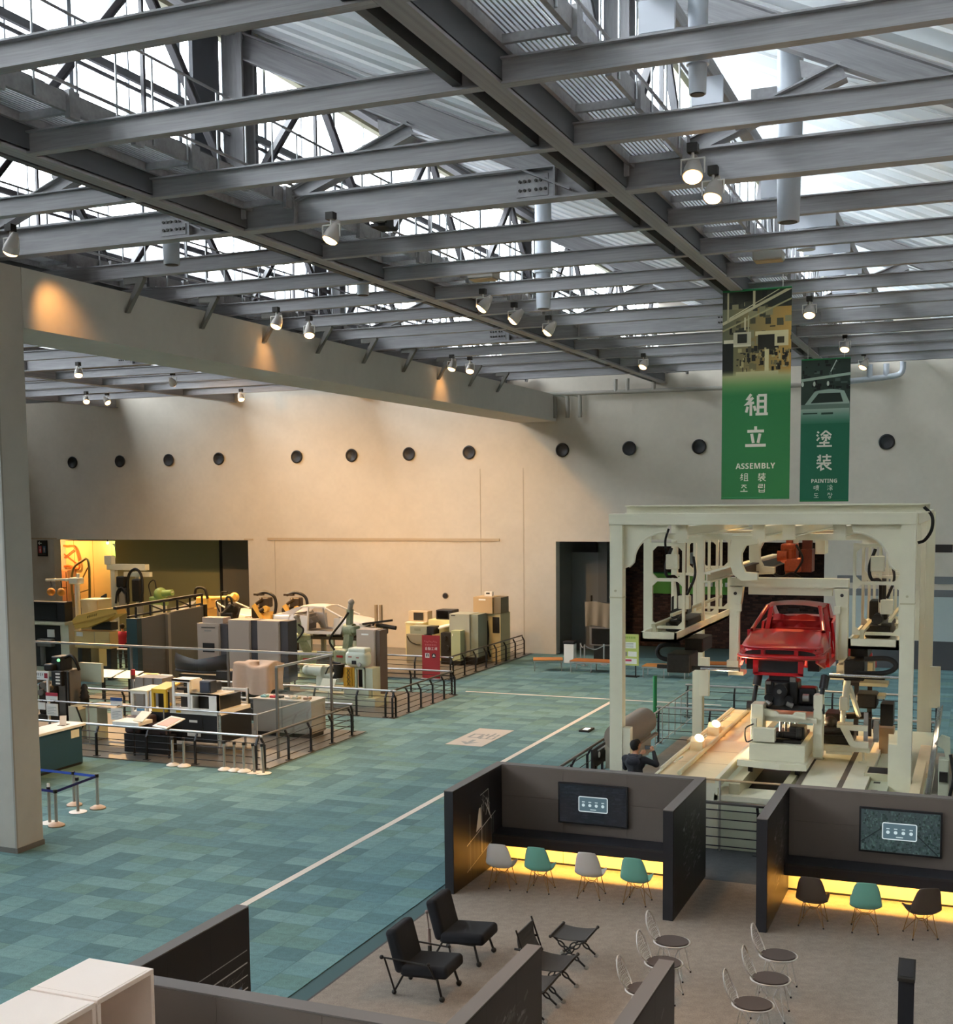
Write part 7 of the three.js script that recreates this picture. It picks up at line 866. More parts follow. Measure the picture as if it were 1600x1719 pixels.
// far left: screens, press arm, gate with car parts
{
  const t = thing('screen_cabinet', 'cream cabinet holding a large black screen at the far left', 'cabinet', [-32.7, 0.012, -37.3]); part(t, 'body', [bx(-34.6, -32.1, 0.012, 2.05, -37.8, -37.2), bx(-34.6, -32.1, 2.05, 2.16, -37.9, -37.0)], M.cream); part(t, 'screen', rbx(-34.6, -32.12, 2.18, 2.92, -37.5, -37.05, 0.02), M.black); part(t, 'screen_glass', bx(-34.5, -32.5, 2.24, 2.86, -37.05, -37.035), mat(0x1c1f1f, 0.15)); part(t, 'opening', bx(-34.6, -32.5, 0.4, 2.0, -37.2, -37.18), M.black); part(t, 'notice', bx(-33.1, -32.75, 1.55, 1.85, -37.18, -37.16), M.white); part(t, 'inner_machine', [rbx(-33.4, -32.7, 1.2, 1.5, -37.15, -36.9, 0.05), cyl([-33.2, 0.5, -37], [-33.2, 1.2, -37], 0.1)], M.greyDark);
  const c = thing('cream_block', 'plain cream upright block beside the black screen', 'cabinet', [-31.8, 0.012, -37.6]); part(c, 'block', rbx(-32.1, -31.32, 0.012, 2.95, -38.75, -37.95, 0.02), mat(0xcdbf8e, 0.6)); part(c, 'cap', bx(-32.12, -31.3, 2.93, 2.97, -38.77, -37.93), M.cream);
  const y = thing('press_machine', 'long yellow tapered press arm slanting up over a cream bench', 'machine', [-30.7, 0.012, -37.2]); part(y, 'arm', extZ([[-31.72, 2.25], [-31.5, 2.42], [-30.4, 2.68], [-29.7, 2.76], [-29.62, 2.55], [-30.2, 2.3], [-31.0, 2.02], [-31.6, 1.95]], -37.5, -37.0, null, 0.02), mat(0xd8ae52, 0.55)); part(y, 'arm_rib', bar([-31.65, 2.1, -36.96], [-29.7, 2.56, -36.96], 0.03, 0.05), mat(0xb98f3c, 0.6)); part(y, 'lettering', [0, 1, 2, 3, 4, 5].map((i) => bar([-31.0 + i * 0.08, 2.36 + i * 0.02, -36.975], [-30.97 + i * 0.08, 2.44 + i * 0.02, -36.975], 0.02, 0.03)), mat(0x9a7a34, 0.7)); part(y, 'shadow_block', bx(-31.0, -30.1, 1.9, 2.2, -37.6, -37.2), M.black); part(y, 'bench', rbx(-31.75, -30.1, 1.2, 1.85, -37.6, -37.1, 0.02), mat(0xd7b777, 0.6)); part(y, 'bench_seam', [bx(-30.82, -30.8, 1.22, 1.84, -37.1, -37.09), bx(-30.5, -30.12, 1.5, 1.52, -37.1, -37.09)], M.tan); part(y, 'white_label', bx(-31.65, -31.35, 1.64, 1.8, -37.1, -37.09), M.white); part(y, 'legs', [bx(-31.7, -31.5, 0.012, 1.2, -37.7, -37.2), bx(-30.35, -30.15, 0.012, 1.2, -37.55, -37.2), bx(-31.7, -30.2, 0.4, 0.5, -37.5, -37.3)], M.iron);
  const b = thing('hanger_arm', 'pale post with an arm carrying two orange balls at the far left', 'machine', [-32.6, 0.012, -38]); part(b, 'post', [cyl([-32.3, 0.012, -38], [-32.3, 3.6, -38], 0.1), rbx(-32.55, -32.1, 3.55, 3.8, -38.2, -37.8, 0.06)], M.cream); part(b, 'arm', [cyl([-32.4, 3.72, -38], [-33.8, 3.68, -38], 0.05), sph([-33.35, 3.7, -38], 0.06), sph([-32.8, 3.7, -38], 0.07), bx(-32.3, -32.2, 3.8, 3.95, -38.05, -37.95)], M.cream); for (const x of [-33.6, -33.1]) { const w = part(b, 'hanger_rod', tube([[x, 3.68, -38], [x + 0.05, 3.5, -38], [x + 0.02, 3.3, -38]], 0.015, 12, 5), M.iron); part(w, 'ball', sph([x + 0.02, 3.22, -38], 0.16), mat(0xc98a3a, 0.5)); }
  const g = thing('door_assembly_gate', 'cream steel gate with hung door parts and hose loops inside the lit alcove', 'machine', [-35, 0.012, -45]); part(g, 'post', [bx(-36.35, -36.1, 0.012, 3.9, -45.2, -45), bx(-35.0, -34.8, 0.012, 3.6, -45.2, -45)], M.cream); part(g, 'beam', [bx(-36.5, -34.4, 3.66, 3.92, -45.25, -44.95), bx(-35.3, -33.9, 3.4, 3.6, -44.8, -44.6), rbx(-36.6, -36.2, 3.9, 4.3, -45.2, -44.9, 0.03)], M.cream); part(g, 'tool_pack', [rbx(-35.75, -35.3, 2.9, 3.4, -45, -44.6, 0.06), rbx(-35.7, -35.2, 2.2, 2.9, -44.9, -44.6, 0.08), rbx(-34.75, -34.3, 2.3, 3.3, -44.7, -44.4, 0.06)], M.iron); part(g, 'hose_loop', [tube([[-34.95, 1.2, -44.4], [-34.95, 2.8, -44.4], [-34.85, 3.5, -44.4], [-34.5, 3.75, -44.4], [-34.2, 3.5, -44.4], [-34.15, 2.8, -44.4], [-34.3, 2.2, -44.4]], 0.06, 44, 8), tube([[-35.7, 2.2, -44.5], [-35.6, 2.7, -44.5], [-35.35, 2.9, -44.5], [-35.1, 2.6, -44.5], [-35.0, 2.1, -44.5]], 0.05, 26, 8)], M.black); part(g, 'door_blank', [extZ([[-35.6, 1.9], [-35.2, 1.9], [-35.25, 2.6], [-35.4, 2.75], [-35.55, 2.6]], -44.6, -44.55), bx(-34.5, -34.2, 1.8, 2.2, -44.5, -44.45)], M.grey);
  const s = thing('dark_fender', 'curved dark grey fender standing before the lit alcove', 'car panel', [-36.7, 0.012, -44.4]); part(s, 'panel', extZ([[-37.1, 2.45], [-36.9, 2.2], [-36.6, 2.2], [-36.4, 2.5], [-36.2, 2.6], [-36.2, 2.5], [-36.35, 2.2], [-36.25, 1.95], [-36.9, 1.95]], -44.5, -44.4, null, 0.02), mat(0x4a4d52, 0.5)); part(s, 'stand', bx(-36.8, -36.4, 0.012, 1.95, -44.6, -44.3), M.iron);
  const h = thing('hood_frame', 'orange-lit hood frame hung on the back of the alcove', 'car panel', [-47, 2.9, -54.9]); part(h, 'frame', tube([[-48.0, 4.25, -54.9], [-47.3, 4.3, -54.9], [-46.7, 4.2, -54.9], [-46.45, 3.1, -54.9], [-47.2, 3.2, -54.9], [-48.0, 3.2, -54.9]], 0.06, 40, 7, true), mat(0xb5622c, 0.5)); part(h, 'braces', [bar([-47.9, 4.1, -54.92], [-46.6, 3.3, -54.92], 0.04, 0.06), bar([-47.9, 3.4, -54.92], [-46.8, 4.1, -54.92], 0.04, 0.06)], mat(0xa8552a, 0.5));  // orange light of the alcove is put into the frame colour
  const o = thing('body_side_panel', 'tall curved body side frame standing in the lit alcove', 'car panel', [-45.6, 0.012, -53.8]); part(o, 'frame', tube([[-46.0, 1.0, -53.8], [-46.1, 2.2, -53.8], [-45.95, 3.1, -53.8], [-45.4, 3.5, -53.8], [-44.9, 3.5, -53.8], [-44.9, 1.4, -53.8]], 0.07, 40, 8), mat(0x7a6a4a, 0.5)); part(o, 'braces', [bar([-46.05, 2.3, -53.8], [-45.6, 2.2, -53.8], 0.06, 0.05), bar([-45.6, 2.2, -53.8], [-44.95, 3.2, -53.8], 0.06, 0.05), bar([-45.6, 2.2, -53.8], [-45.5, 0.6, -53.8], 0.06, 0.05), bar([-46.0, 1.7, -53.8], [-44.9, 2.0, -53.8], 0.08, 0.05)], mat(0x8d7c55, 0.5)); part(o, 'stand', bx(-46.1, -44.8, 0.012, 1.0, -54, -53.7), M.greyDark);
  const f2 = thing('hung_fender', 'narrow curved black fender hung on the green alcove panel', 'car panel', [-43.95, 3.2, -54.9]); part(f2, 'blade', extZ([[-44.1, 4.45], [-43.95, 4.3], [-43.9, 3.8], [-44.0, 3.3], [-43.75, 3.2], [-43.62, 3.7], [-43.65, 4.2], [-43.8, 4.45]], -54.95, -54.85, null, 0.01), M.black); part(f2, 'hooks', [cyl([-44.0, 4.4, -54.95], [-44.0, 4.55, -54.95], 0.02), cyl([-43.75, 4.4, -54.95], [-43.75, 4.55, -54.95], 0.02)], M.iron);
  const lc = thing('pink_locker', 'pinkish low lockers under the lit hood frame', 'cabinet', [-47.2, 0.012, -54.5]); part(lc, 'body', [rbx(-48.1, -46.8, 0.012, 3.0, -55, -54.3, 0.02)], mat(0xc08a6c, 0.6)); part(lc, 'shelf_line', [bx(-48.0, -46.9, 2.0, 2.04, -54.3, -54.28), bx(-46.9, -46.86, 0.3, 2.9, -54.3, -54.28)], M.ironWarm);
  const L1 = new THREE.PointLight(new THREE.Color(1, 0.5, 0.16), 26); L1.position.set(-46.8, 4.5, -53.4); L1.castShadow = true; scene.add(L1); const a = thing('alcove_lamp', 'warm round ceiling lamp placed to light the alcove', 'lamp', [-46.8, 4.5, -53.4]); part(a, 'bulb', sph([-46.8, 4.52, -53.4], 0.1), lampGlow); part(a, 'stem', cyl([-46.8, 4.6, -53.4], [-46.8, 4.86, -53.4], 0.03), M.black);  // bulb and light placed to give the alcove its warm glow
  const L2 = new THREE.PointLight(new THREE.Color(0.75, 0.9, 0.4), 9); L2.position.set(-43.9, 4.5, -54.2); L2.castShadow = true; scene.add(L2); const a2 = thing('alcove_lamp', 'greenish ceiling lamp placed to light the alcove by the hung black fender', 'lamp', [-43.9, 4.5, -54.2]); part(a2, 'bulb', sph([-43.9, 4.52, -54.2], 0.08), new THREE.MeshStandardMaterial({ color: 0xe8ffc0, emissive: new THREE.Color(0.75, 0.9, 0.4), emissiveIntensity: 3 })); part(a2, 'stem', cyl([-43.9, 4.58, -54.2], [-43.9, 4.86, -54.2], 0.03), M.black);  // second lamp, placed to light this end of the alcove green
}
// ---------- by the right gateway ----------
{
  [[-16.15, -15.0, -44.4, -46.0, 'left-hand slatted wooden bench by the right gateway', 0.35], [-14.6, -12.9, -44.9, -45.7, 'long slatted wooden bench left of the green poster stand', 0.02], [-11.6, -9.95, -44.3, -45.2, 'slatted wooden bench right of the green poster stand', 0.02], [-9.7, -8.6, -45.6, -46.4, 'short slatted wooden bench half hidden by the gantry post', 0.1]].forEach(([x0, x1, z1, z0, label, ry], k) => {
    const cx = (x0 + x1) / 2, cz = (z0 + z1) / 2, w = (x1 - x0) / 2, d = 0.42, t = thing('slat_bench', label, 'bench', [0, 0, 0], 'slatted benches by the right gateway'), wm = mat([0xc07a35, 0xb5692a, 0xc8843d, 0xb5692a][k], 0.5);
    for (let i = 0; i < 7; i++) part(t, 'slat', rbx(-w, w, 0.41, 0.44, -d + i * 0.12, -d + i * 0.12 + 0.105, 0.006), wm); part(t, 'frame', [bx(-w, w, 0.36, 0.41, -d, -d + 0.04), bx(-w, w, 0.36, 0.41, d - 0.04, d), bx(-w, -w + 0.04, 0.36, 0.41, -d, d), bx(w - 0.04, w, 0.36, 0.41, -d, d)], M.alu); for (const sx of [-1, 0, 1]) for (const sz of [-1, 1]) if (sx || w > 0.8) part(t, 'leg', bx(sx * (w - 0.05) - 0.02, sx * (w - 0.05) + 0.02, 0, 0.36, sz * (d - 0.04) - 0.02, sz * (d - 0.04) + 0.02), M.alu); t.position.set(cx, 0.002, cz); t.rotation.y = ry;
  });
  const p = thing('poster_stand', 'yellow-green poster stand with white text boxes among the benches', 'sign', [-12.05, 0.002, -44.3]); part(p, 'board', bx(-12.4, -11.72, 0.42, 1.6, -44.42, -44.38), mat(0xc9d27a, 0.6)); part(p, 'poster', plane(0.66, 1.14, [-12.06, 1.01, -44.374]), mat(0xffffff, 0.6, 0, { map: canvasMap(200, 345, (g) => { g.fillStyle = '#c9d276'; g.fillRect(0, 0, 200, 345); g.fillStyle = '#8fae4a'; for (let i = 0; i < 7; i++) g.fillRect(30 + i * 20, 20, 14, 22); g.fillStyle = '#f2f1e6'; g.fillRect(20, 84, 150, 70); g.fillRect(80, 190, 100, 58); g.fillRect(20, 270, 160, 62); g.fillStyle = '#8d8a7e'; g.fillRect(24, 196, 44, 46); g.fillStyle = '#cf3f63'; g.fillRect(28, 280, 92, 22); g.fillStyle = '#a7a69c'; for (let i = 0; i < 4; i++) g.fillRect(32, 98 + i * 13, 110, 5); }) })); part(p, 'leg', [bx(-12.3, -12.26, 0.002, 0.42, -44.42, -44.38), bx(-11.86, -11.82, 0.002, 0.42, -44.42, -44.38), bx(-12.35, -11.75, 0.002, 0.03, -44.6, -44.2)], M.rail);
  const b = thing('waste_bin', 'small white waste bin with a dark lid at the right gateway', 'bin', [-15.4, 0.002, -47.5]); part(b, 'body', rbx(-15.62, -15.2, 0.002, 0.78, -47.7, -47.3, 0.02), M.white); part(b, 'lid', rbx(-15.66, -15.18, 0.78, 0.9, -47.72, -47.28, 0.03), M.black);
  [[-14.9, -47.3], [-14.58, -46.8], [-13.9, -47.2]].forEach(([x, z], i) => { const s = thing('rope_post', ['first short pale rope post by the bin', 'second short pale rope post before the draped display', 'third short pale rope post nearest the gantry post'][i], 'rope post', [x, 0.002, z]); part(s, 'post', cyl([x, 0.01, z], [x, 0.85, z], 0.03), M.alu); part(s, 'base', cyl([x, 0.002, z], [x, 0.02, z], 0.14, 0.14, 16), M.alu); });
  one('barrier_rope', 'pale sagging rope strung between the short posts at the right gateway', 'rope', [tube([[-14.9, 0.8, -47.3], [-14.75, 0.7, -47.05], [-14.58, 0.8, -46.8]], 0.02, 12, 6), tube([[-14.58, 0.8, -46.8], [-14.24, 0.64, -47.0], [-13.9, 0.78, -47.2]], 0.02, 12, 6)], M.alu);
  const d = thing('draped_display', 'black display screen under a hanging beige cloth inside the right gateway', 'display', [-14.4, 0.002, -48.5]); part(d, 'cloth', grid((u, v) => [-15.05 + u * 1.55 + 0.04 * v, 2.42 - v * 1.0 + 0.04 * Math.sin(u * 7), -48.35 + 0.05 * Math.sin(u * 22 + v) * (0.3 + v)], 30, 8), mat(0x8d7d68, 0.9)); part(d, 'monitor_frame', rbx(-14.85, -13.75, 0.62, 1.42, -48.6, -48.35, 0.03), mat(0x6d655c, 0.5)); part(d, 'screen', bx(-14.75, -13.85, 0.7, 1.34, -48.35, -48.34), mat(0x0c0c0f, 0.2)); part(d, 'stand', [bx(-15.0, -13.5, 1.44, 2.4, -48.7, -48.5), bx(-14.7, -13.9, 0.002, 0.62, -48.7, -48.45)], M.iron);
  const g = thing('wall_cloth', 'bright green cloth sign on the brick wall behind the gantry', 'sign', [-12.1, 2.4, -53.9]); part(g, 'cloth', grid((u, v) => [-14.0 + u * 3.9, 3.32 - v * 0.92, -53.95 + 0.03 * Math.sin(u * 30)], 30, 4), mat(0x5f9c3c, 0.7)); part(g, 'lettering', [0, 1, 2, 3, 4, 5, 6, 7].map((i) => bx(-11.9 + i * 0.22, -11.78 + i * 0.22, 2.75, 2.9 + (i % 3) * 0.04, -53.91, -53.9)), M.white); part(g, 'rod', cyl([-14.05, 3.33, -53.93], [-10.05, 3.33, -53.93], 0.025), M.greenPaint);
  const c = thing('wall_clock', 'round grey clock on the brick wall', 'clock', [-11.8, 3.75, -53.95]); part(c, 'case', cyl([-11.8, 4.0, -54.0], [-11.8, 4.0, -53.9], 0.27, 0.27, 28), M.grey); part(c, 'face', cyl([-11.8, 4.0, -53.9], [-11.8, 4.0, -53.89], 0.24, 0.24, 28), mat(0x9fa5a8, 0.5)); part(c, 'hands', [bar([-11.8, 4.0, -53.885], [-11.68, 4.08, -53.885], 0.02, 0.02), bar([-11.8, 4.0, -53.885], [-11.84, 4.18, -53.885], 0.02, 0.015)], M.black);
  const gp = thing('green_post', 'thin dark green post standing alone beside the walkway line', 'post', [-9.05, 0.002, -36.2]); part(gp, 'post', cyl([-9.05, 0.01, -36.2], [-9.05, 1.28, -36.2], 0.06, 0.06, 12), M.greenPaint); part(gp, 'base', cyl([-9.05, 0.002, -36.2], [-9.05, 0.03, -36.2], 0.12, 0.12, 12), M.greenPaint);
  const fb = thing('floor_light', 'small black floor box with a white lit square on the carpet', 'floor light', [-10.37, 0.002, -33.47]); part(fb, 'box', bx(-10.52, -10.22, 0.002, 0.05, -33.75, -33.2), M.black); part(fb, 'lit_panel', bx(-10.45, -10.29, 0.05, 0.054, -33.62, -33.32), new THREE.MeshStandardMaterial({ color: 0xeef6f4, emissive: new THREE.Color(0.85, 1, 0.95), emissiveIntensity: 0.9 }));
  const fm = thing('floor_sign', 'pale floor sheet printed with a grey arrow and two characters', 'floor sign', [-12.85, 0.002, -31.5]); part(fm, 'sheet', new THREE.PlaneGeometry(1.04, 2.45).rotateX(-Math.PI / 2).translate(-12.87, 0.0062, -31.53), mat(0xffffff, 0.8, 0, { map: canvasMap(208, 490, (g) => { g.fillStyle = '#b8b1aa'; g.fillRect(0, 0, 208, 490); g.strokeStyle = '#7d8284'; g.lineWidth = 14; g.strokeRect(40, 170, 56, 100); g.lineWidth = 12; g.beginPath(); g.moveTo(150, 120); g.lineTo(150, 290); g.moveTo(118, 150); g.lineTo(118, 200); g.lineTo(182, 200); g.lineTo(182, 150); g.moveTo(112, 225); g.lineTo(112, 285); g.lineTo(188, 285); g.lineTo(188, 225); g.stroke(); g.fillStyle = '#8b9092'; g.fillRect(90, 330, 24, 90); g.beginPath(); g.moveTo(102, 462); g.lineTo(46, 392); g.lineTo(78, 392); g.lineTo(102, 424); g.lineTo(126, 392); g.lineTo(158, 392); g.fill(); }) })); part(fm, 'edge', bx(-13.41, -12.33, 0.002, 0.0055, -32.78, -30.28), M.grey);
  const pn = thing('black_bracket', 'black triangular panel with two round holes on the rail left of the gantry', 'panel', [-8.1, 0.012, -27.6]); part(pn, 'plate', extX([[-26.2, 0.55], [-26.2, 1.0], [-29.0, 1.0], [-28.2, 0.55]], -8.02, -7.98, null), M.black); part(pn, 'hole', [cyl([-7.98, 0.8, -26.7], [-7.965, 0.8, -26.7], 0.07), cyl([-7.98, 0.86, -27.2], [-7.965, 0.86, -27.2], 0.05)], M.white); part(pn, 'stand', [bx(-8.02, -7.96, 0.012, 0.6, -26.5, -26.4), bx(-8.02, -7.96, 0.012, 0.6, -28, -27.9)], M.rail);
}
// ---------- people ----------
// bones: [a, b, ra, rb, colour]; meshed as one smooth-minimum field
function bodyGeometry(bones, lo, size, res, k = 0.03) {
  const mc = new MarchingCubes(res, new THREE.MeshStandardMaterial(), true, false, 200000), N = res;
  const B = bones.map(([a, b, ra, rb, c]) => { const A = V(...a), D = V(...b).sub(A); return { A, D, L2: Math.max(1e-8, D.lengthSq()), ra, rb, c: new THREE.Color(c) }; });
  const dist = (x, y, z, q) => { const px = x - q.A.x, py = y - q.A.y, pz = z - q.A.z, t = Math.min(1, Math.max(0, (px * q.D.x + py * q.D.y + pz * q.D.z) / q.L2)); return Math.hypot(px - q.D.x * t, py - q.D.y * t, pz - q.D.z * t) - (q.ra + (q.rb - q.ra) * t); };
  for (let z = 0; z < N; z++) for (let y = 0; y < N; y++) for (let x = 0; x < N; x++) {
    const X = lo[0] + (x / N) * size, Y = lo[1] + (y / N) * size, Z = lo[2] + (z / N) * size; let d = 9;
    for (const q of B) { const e = dist(X, Y, Z, q), h = Math.max(k - Math.abs(d - e), 0) / k; d = Math.min(d, e) - h * h * k * 0.25; }
    mc.field[z * N * N + y * N + x] = -d;
  }
  mc.isolation = 0; mc.update();
  const n = mc.count, pos = new Float32Array(n * 3), nor = mc.normalArray.slice(0, n * 3), colr = new Float32Array(n * 3);
  for (let i = 0; i < n; i++) {
    const X = lo[0] + (mc.positionArray[i * 3] + 1) / 2 * size, Y = lo[1] + (mc.positionArray[i * 3 + 1] + 1) / 2 * size, Z = lo[2] + (mc.positionArray[i * 3 + 2] + 1) / 2 * size;
    pos[i * 3] = X; pos[i * 3 + 1] = Y; pos[i * 3 + 2] = Z; let best = 9, c = B[0].c; for (const q of B) { const e = dist(X, Y, Z, q); if (e < best) { best = e; c = q.c; } } colr[i * 3] = c.r; colr[i * 3 + 1] = c.g; colr[i * 3 + 2] = c.b;
  }
  const g = new THREE.BufferGeometry(); g.setAttribute('position', new THREE.BufferAttribute(pos, 3)); g.setAttribute('color', new THREE.BufferAttribute(colr, 3)); g.computeVertexNormals(); g.setAttribute('uv', new THREE.BufferAttribute(new Float32Array(n * 2), 2)); return g;
}
const bodyM2 = new THREE.MeshStandardMaterial({ color: 0xffffff, roughness: 0.85, vertexColors: true, side: THREE.DoubleSide });
const SK = 0xc08e70, HR = 0x17130f;
function handBones(w, fwd, up, side, grip, c = SK) {        // palm and five fingers from the wrist; side points to the thumb
  const W = V(...w), F = V(...fwd).normalize(), U = V(...up).normalize(), S = V(...side).normalize(), P = (f, u, s) => W.clone().addScaledVector(F, f).addScaledVector(U, u).addScaledVector(S, s).toArray(), o = [];
  o.push([P(0, 0, 0), P(0.055, 0, 0.012), 0.026, 0.022, c], [P(0.03, 0, -0.012), P(0.075, 0, -0.022), 0.02, 0.016, c], [P(0.03, 0, 0.018), P(0.08, 0, 0.022), 0.02, 0.016, c]);
  [[0.028, 0.07, 0.036], [0.009, 0.082, 0.042], [-0.01, 0.076, 0.038], [-0.028, 0.058, 0.03]].forEach(([s, l, l2], i) => { const k = P(0.078, 0, s), m = P(0.078 + l * 0.5 * (1 - grip * 0.5), -grip * 0.028, s * 1.05), e = P(0.078 + l * (0.95 - grip * 0.75), -grip * 0.06, s * 1.05); o.push([k, m, 0.0098, 0.009, c], [m, e, 0.009, 0.0075, c]); });
  o.push([P(0.018, -0.005, 0.025), P(0.05, -0.018, 0.055), 0.013, 0.011, c], [P(0.05, -0.018, 0.055), P(0.08, -0.028 - grip * 0.015, 0.05), 0.011, 0.0088, c]); return o;
}
function headBones(c, f, s, skin = SK) {                     // c: centre of the head, f: where it looks, s: its right
  const C = V(...c), F = V(...f).normalize(), S = V(...s).normalize(), P = (a, y, b) => C.clone().addScaledVector(F, a).addScaledVector(S, b).add(V(0, y, 0)).toArray();
  return [[P(-0.02, 0.03, 0), P(0.02, 0.02, 0), 0.084, 0.08, skin], [P(0.03, -0.02, 0), P(0.052, -0.078, 0), 0.06, 0.036, skin], [P(0.088, 0.012, 0), P(0.108, -0.02, 0), 0.011, 0.015, skin], [P(0.088, -0.052, -0.016), P(0.088, -0.052, 0.016), 0.01, 0.01, 0x9c5a4c], [P(0.084, 0.016, -0.03), P(0.086, 0.016, -0.03), 0.012, 0.012, 0x2a201a], [P(0.084, 0.016, 0.03), P(0.086, 0.016, 0.03), 0.012, 0.012, 0x2a201a], [P(-0.005, -0.01, 0.082), P(-0.012, 0.02, 0.086), 0.016, 0.018, skin], [P(-0.005, -0.01, -0.082), P(-0.012, 0.02, -0.086), 0.016, 0.018, skin],
    [P(-0.035, 0.045, 0), P(0.03, 0.07, 0), 0.088, 0.07, HR], [P(-0.045, 0.0, 0), P(-0.05, 0.03, 0), 0.074, 0.082, HR], [P(-0.03, -0.035, 0), P(-0.05, -0.02, 0), 0.055, 0.06, HR]];
}
{ // man photographing the machine: back to us, both hands up to a phone
  const J = 0x23252c, T = 0x1d1f26, p = [-6.3, 0.012, -23.62], sh = [];
  const L = (x, y, z) => [x, y, z];
  const bones = [
    [L(0, 0.98, 0), L(0, 1.12, 0.01), 0.15, 0.14, J], [L(0, 1.12, 0.01), L(0, 1.36, 0.03), 0.15, 0.15, J], [L(-0.09, 1.34, 0.03), L(0.09, 1.34, 0.03), 0.12, 0.12, J], [L(-0.18, 1.42, 0.02), L(0.18, 1.42, 0.02), 0.075, 0.075, J],
    [L(-0.06, 1.47, 0.08), L(0.06, 1.47, 0.08), 0.06, 0.06, J], [L(0, 1.46, 0.03), L(0, 1.58, 0.0), 0.06, 0.055, SK],
    [L(-0.09, 0.95, 0), L(-0.1, 0.52, 0.01), 0.105, 0.07, T], [L(-0.1, 0.52, 0.01), L(-0.1, 0.09, 0.03), 0.068, 0.046, T], [L(0.09, 0.95, 0), L(0.1, 0.52, 0.0), 0.105, 0.07, T], [L(0.1, 0.52, 0), L(0.11, 0.09, 0.03), 0.068, 0.046, T],
    [L(-0.1, 0.045, 0.06), L(-0.11, 0.04, -0.14), 0.042, 0.036, 0x101012], [L(0.11, 0.045, 0.06), L(0.13, 0.04, -0.14), 0.042, 0.036, 0x101012],
    // left arm hangs forward under the phone, right arm is raised with the elbow out
    [L(-0.22, 1.42, 0.02), L(-0.26, 1.2, -0.12), 0.062, 0.05, J], [L(-0.26, 1.2, -0.12), L(0.0, 1.44, -0.3), 0.048, 0.034, J],
    [L(0.22, 1.42, 0.02), L(0.4, 1.33, -0.1), 0.065, 0.056, J], [L(0.4, 1.33, -0.1), L(0.3, 1.54, -0.24), 0.056, 0.038, J],
    ...headBones([0.0, 1.68, -0.02], [0.35, -0.05, -1], [1, 0, 0.35]),
  ];
  const g = [bodyGeometry(bones, [-0.95, -0.06, -0.95], 1.95, 150, 0.035), bodyGeometry(handBones([0.0, 1.46, -0.31], [0.75, 0.6, -0.2], [0.2, 0.3, 0.9], [-0.5, 0.8, -0.1], 0.6), [-0.12, 1.34, -0.5], 0.32, 84, 0.008), bodyGeometry(handBones([0.29, 1.56, -0.25], [-0.6, 0.75, -0.25], [0.1, 0.3, 0.9], [-0.7, -0.6, 0], 0.6), [0.06, 1.44, -0.46], 0.32, 84, 0.008)];
  const t = thing('person', 'dark-haired person in a black hooded top, back turned, raising a phone', 'person', p); const m = mergeGeometries(g.map(clean)); const mesh = new THREE.Mesh(m, bodyM2); mesh.name = 'body'; mesh.castShadow = mesh.receiveShadow = true; t.add(mesh); origin.set(t, V(0, 0, 0));
  part(t, 'hood', [sph([0, 1.4, 0.13], 0.15, 1.0, 0.7, 0.5), tube([[-0.12, 1.5, 0.02], [-0.09, 1.46, 0.13], [0, 1.44, 0.17], [0.09, 1.46, 0.13], [0.12, 1.5, 0.02]], 0.035, 20, 8)], mat(0x2b2d35, 0.9)); t.rotation.y = -0.1;
  const ph = thing('phone', 'dark phone held up in both hands by the person in black', 'phone', [0, 0, 0]); origin.set(ph, V(0, 0, 0)); part(ph, 'case', rbx(-0.08, 0.08, -0.04, 0.04, -0.005, 0.005, 0.004), M.black); part(ph, 'screen', bx(-0.07, 0.07, -0.033, 0.033, 0.005, 0.006), mat(0x55606a, 0.2)); ph.position.set(p[0] + 0.17, 1.61, p[2] - 0.36); ph.rotation.y = -0.35; ph.rotation.z = 0.1;
}
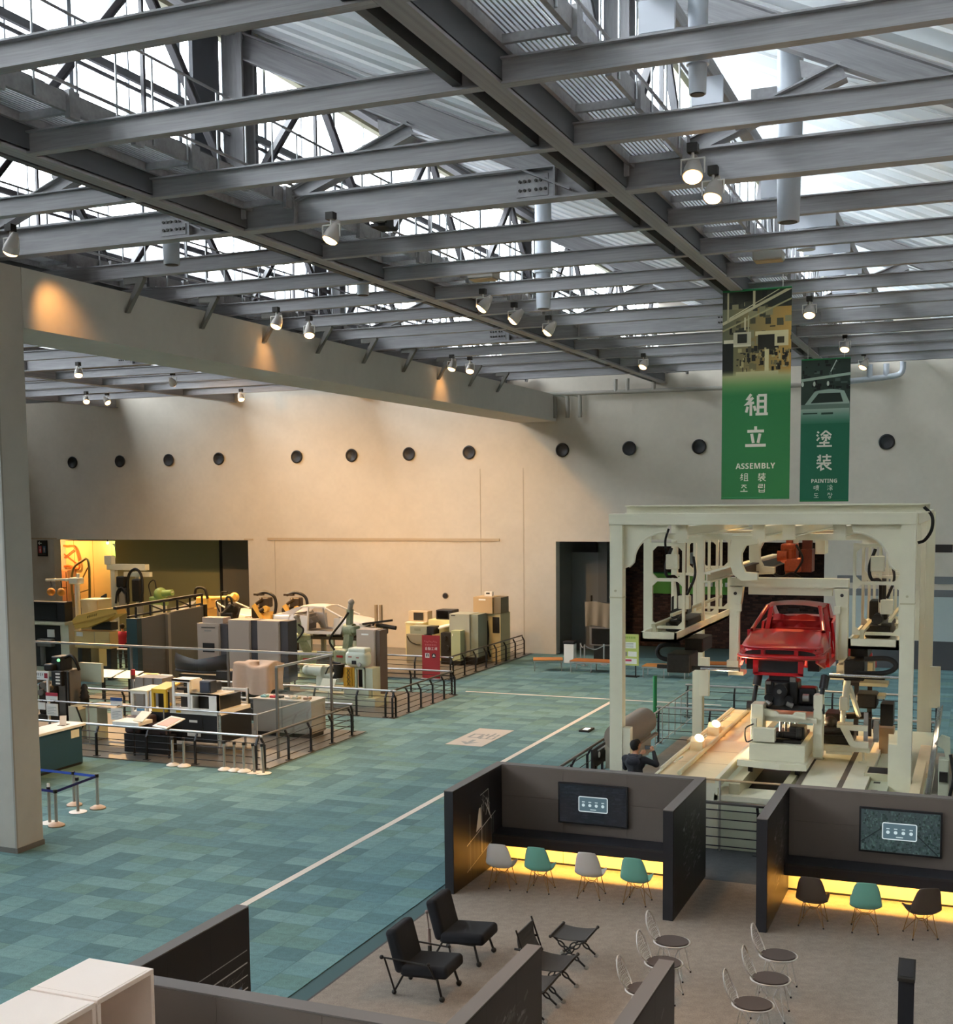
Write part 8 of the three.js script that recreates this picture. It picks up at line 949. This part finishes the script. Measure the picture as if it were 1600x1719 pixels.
{ // visitor in a red jacket far off
  const J = 0x9c1c34, T = 0x22232b, b = [[[0, 0.98, 0], [0, 1.3, 0.02], 0.15, 0.17, J], [[-0.1, 1.36, 0.02], [0.1, 1.36, 0.02], 0.12, 0.12, J], [[-0.18, 1.42, 0], [0.18, 1.42, 0], 0.075, 0.075, J], [[0, 1.46, 0], [0, 1.58, 0], 0.055, 0.052, SK], [[-0.09, 0.95, 0], [-0.11, 0.5, 0.01], 0.105, 0.072, T], [[-0.11, 0.5, 0.01], [-0.11, 0.09, 0.03], 0.07, 0.047, T], [[0.09, 0.95, 0], [0.12, 0.5, 0.0], 0.105, 0.072, T], [[0.12, 0.5, 0], [0.13, 0.09, 0.03], 0.07, 0.047, T], [[-0.11, 0.045, 0.06], [-0.12, 0.04, -0.14], 0.042, 0.036, 0x111113], [[0.13, 0.045, 0.06], [0.14, 0.04, -0.14], 0.042, 0.036, 0x111113], [[-0.23, 1.42, 0], [-0.3, 1.16, 0.0], 0.065, 0.052, 0x1d1d24], [[-0.3, 1.16, 0], [-0.2, 1.0, -0.18], 0.05, 0.036, 0x1d1d24], [[0.23, 1.42, 0], [0.28, 1.16, 0.0], 0.065, 0.052, J], [[0.28, 1.16, 0], [0.2, 1.0, -0.18], 0.05, 0.036, J], ...headBones([0, 1.68, -0.02], [-0.2, -0.1, -1], [1, 0, -0.2])];
  const g = [bodyGeometry(b, [-0.95, -0.06, -0.95], 1.95, 120, 0.035), bodyGeometry(handBones([-0.2, 1.0, -0.19], [0.3, -0.2, -1], [0, 1, 0], [1, 0, 0.3], 0.5), [-0.34, 0.86, -0.42], 0.32, 60, 0.008), bodyGeometry(handBones([0.2, 1.0, -0.19], [-0.3, -0.2, -1], [0, 1, 0], [-1, 0, 0.3], 0.5), [0.02, 0.86, -0.42], 0.32, 60, 0.008)];
  const t = thing('person', 'distant person in a crimson jacket and dark trousers by the teal post', 'person', [-31.98, 0.002, -40.2]); const mesh = new THREE.Mesh(mergeGeometries(g.map(clean)), bodyM2); mesh.name = 'body'; mesh.castShadow = mesh.receiveShadow = true; t.add(mesh); t.rotation.y = 0.3;
}
renderer.render(scene, camera);
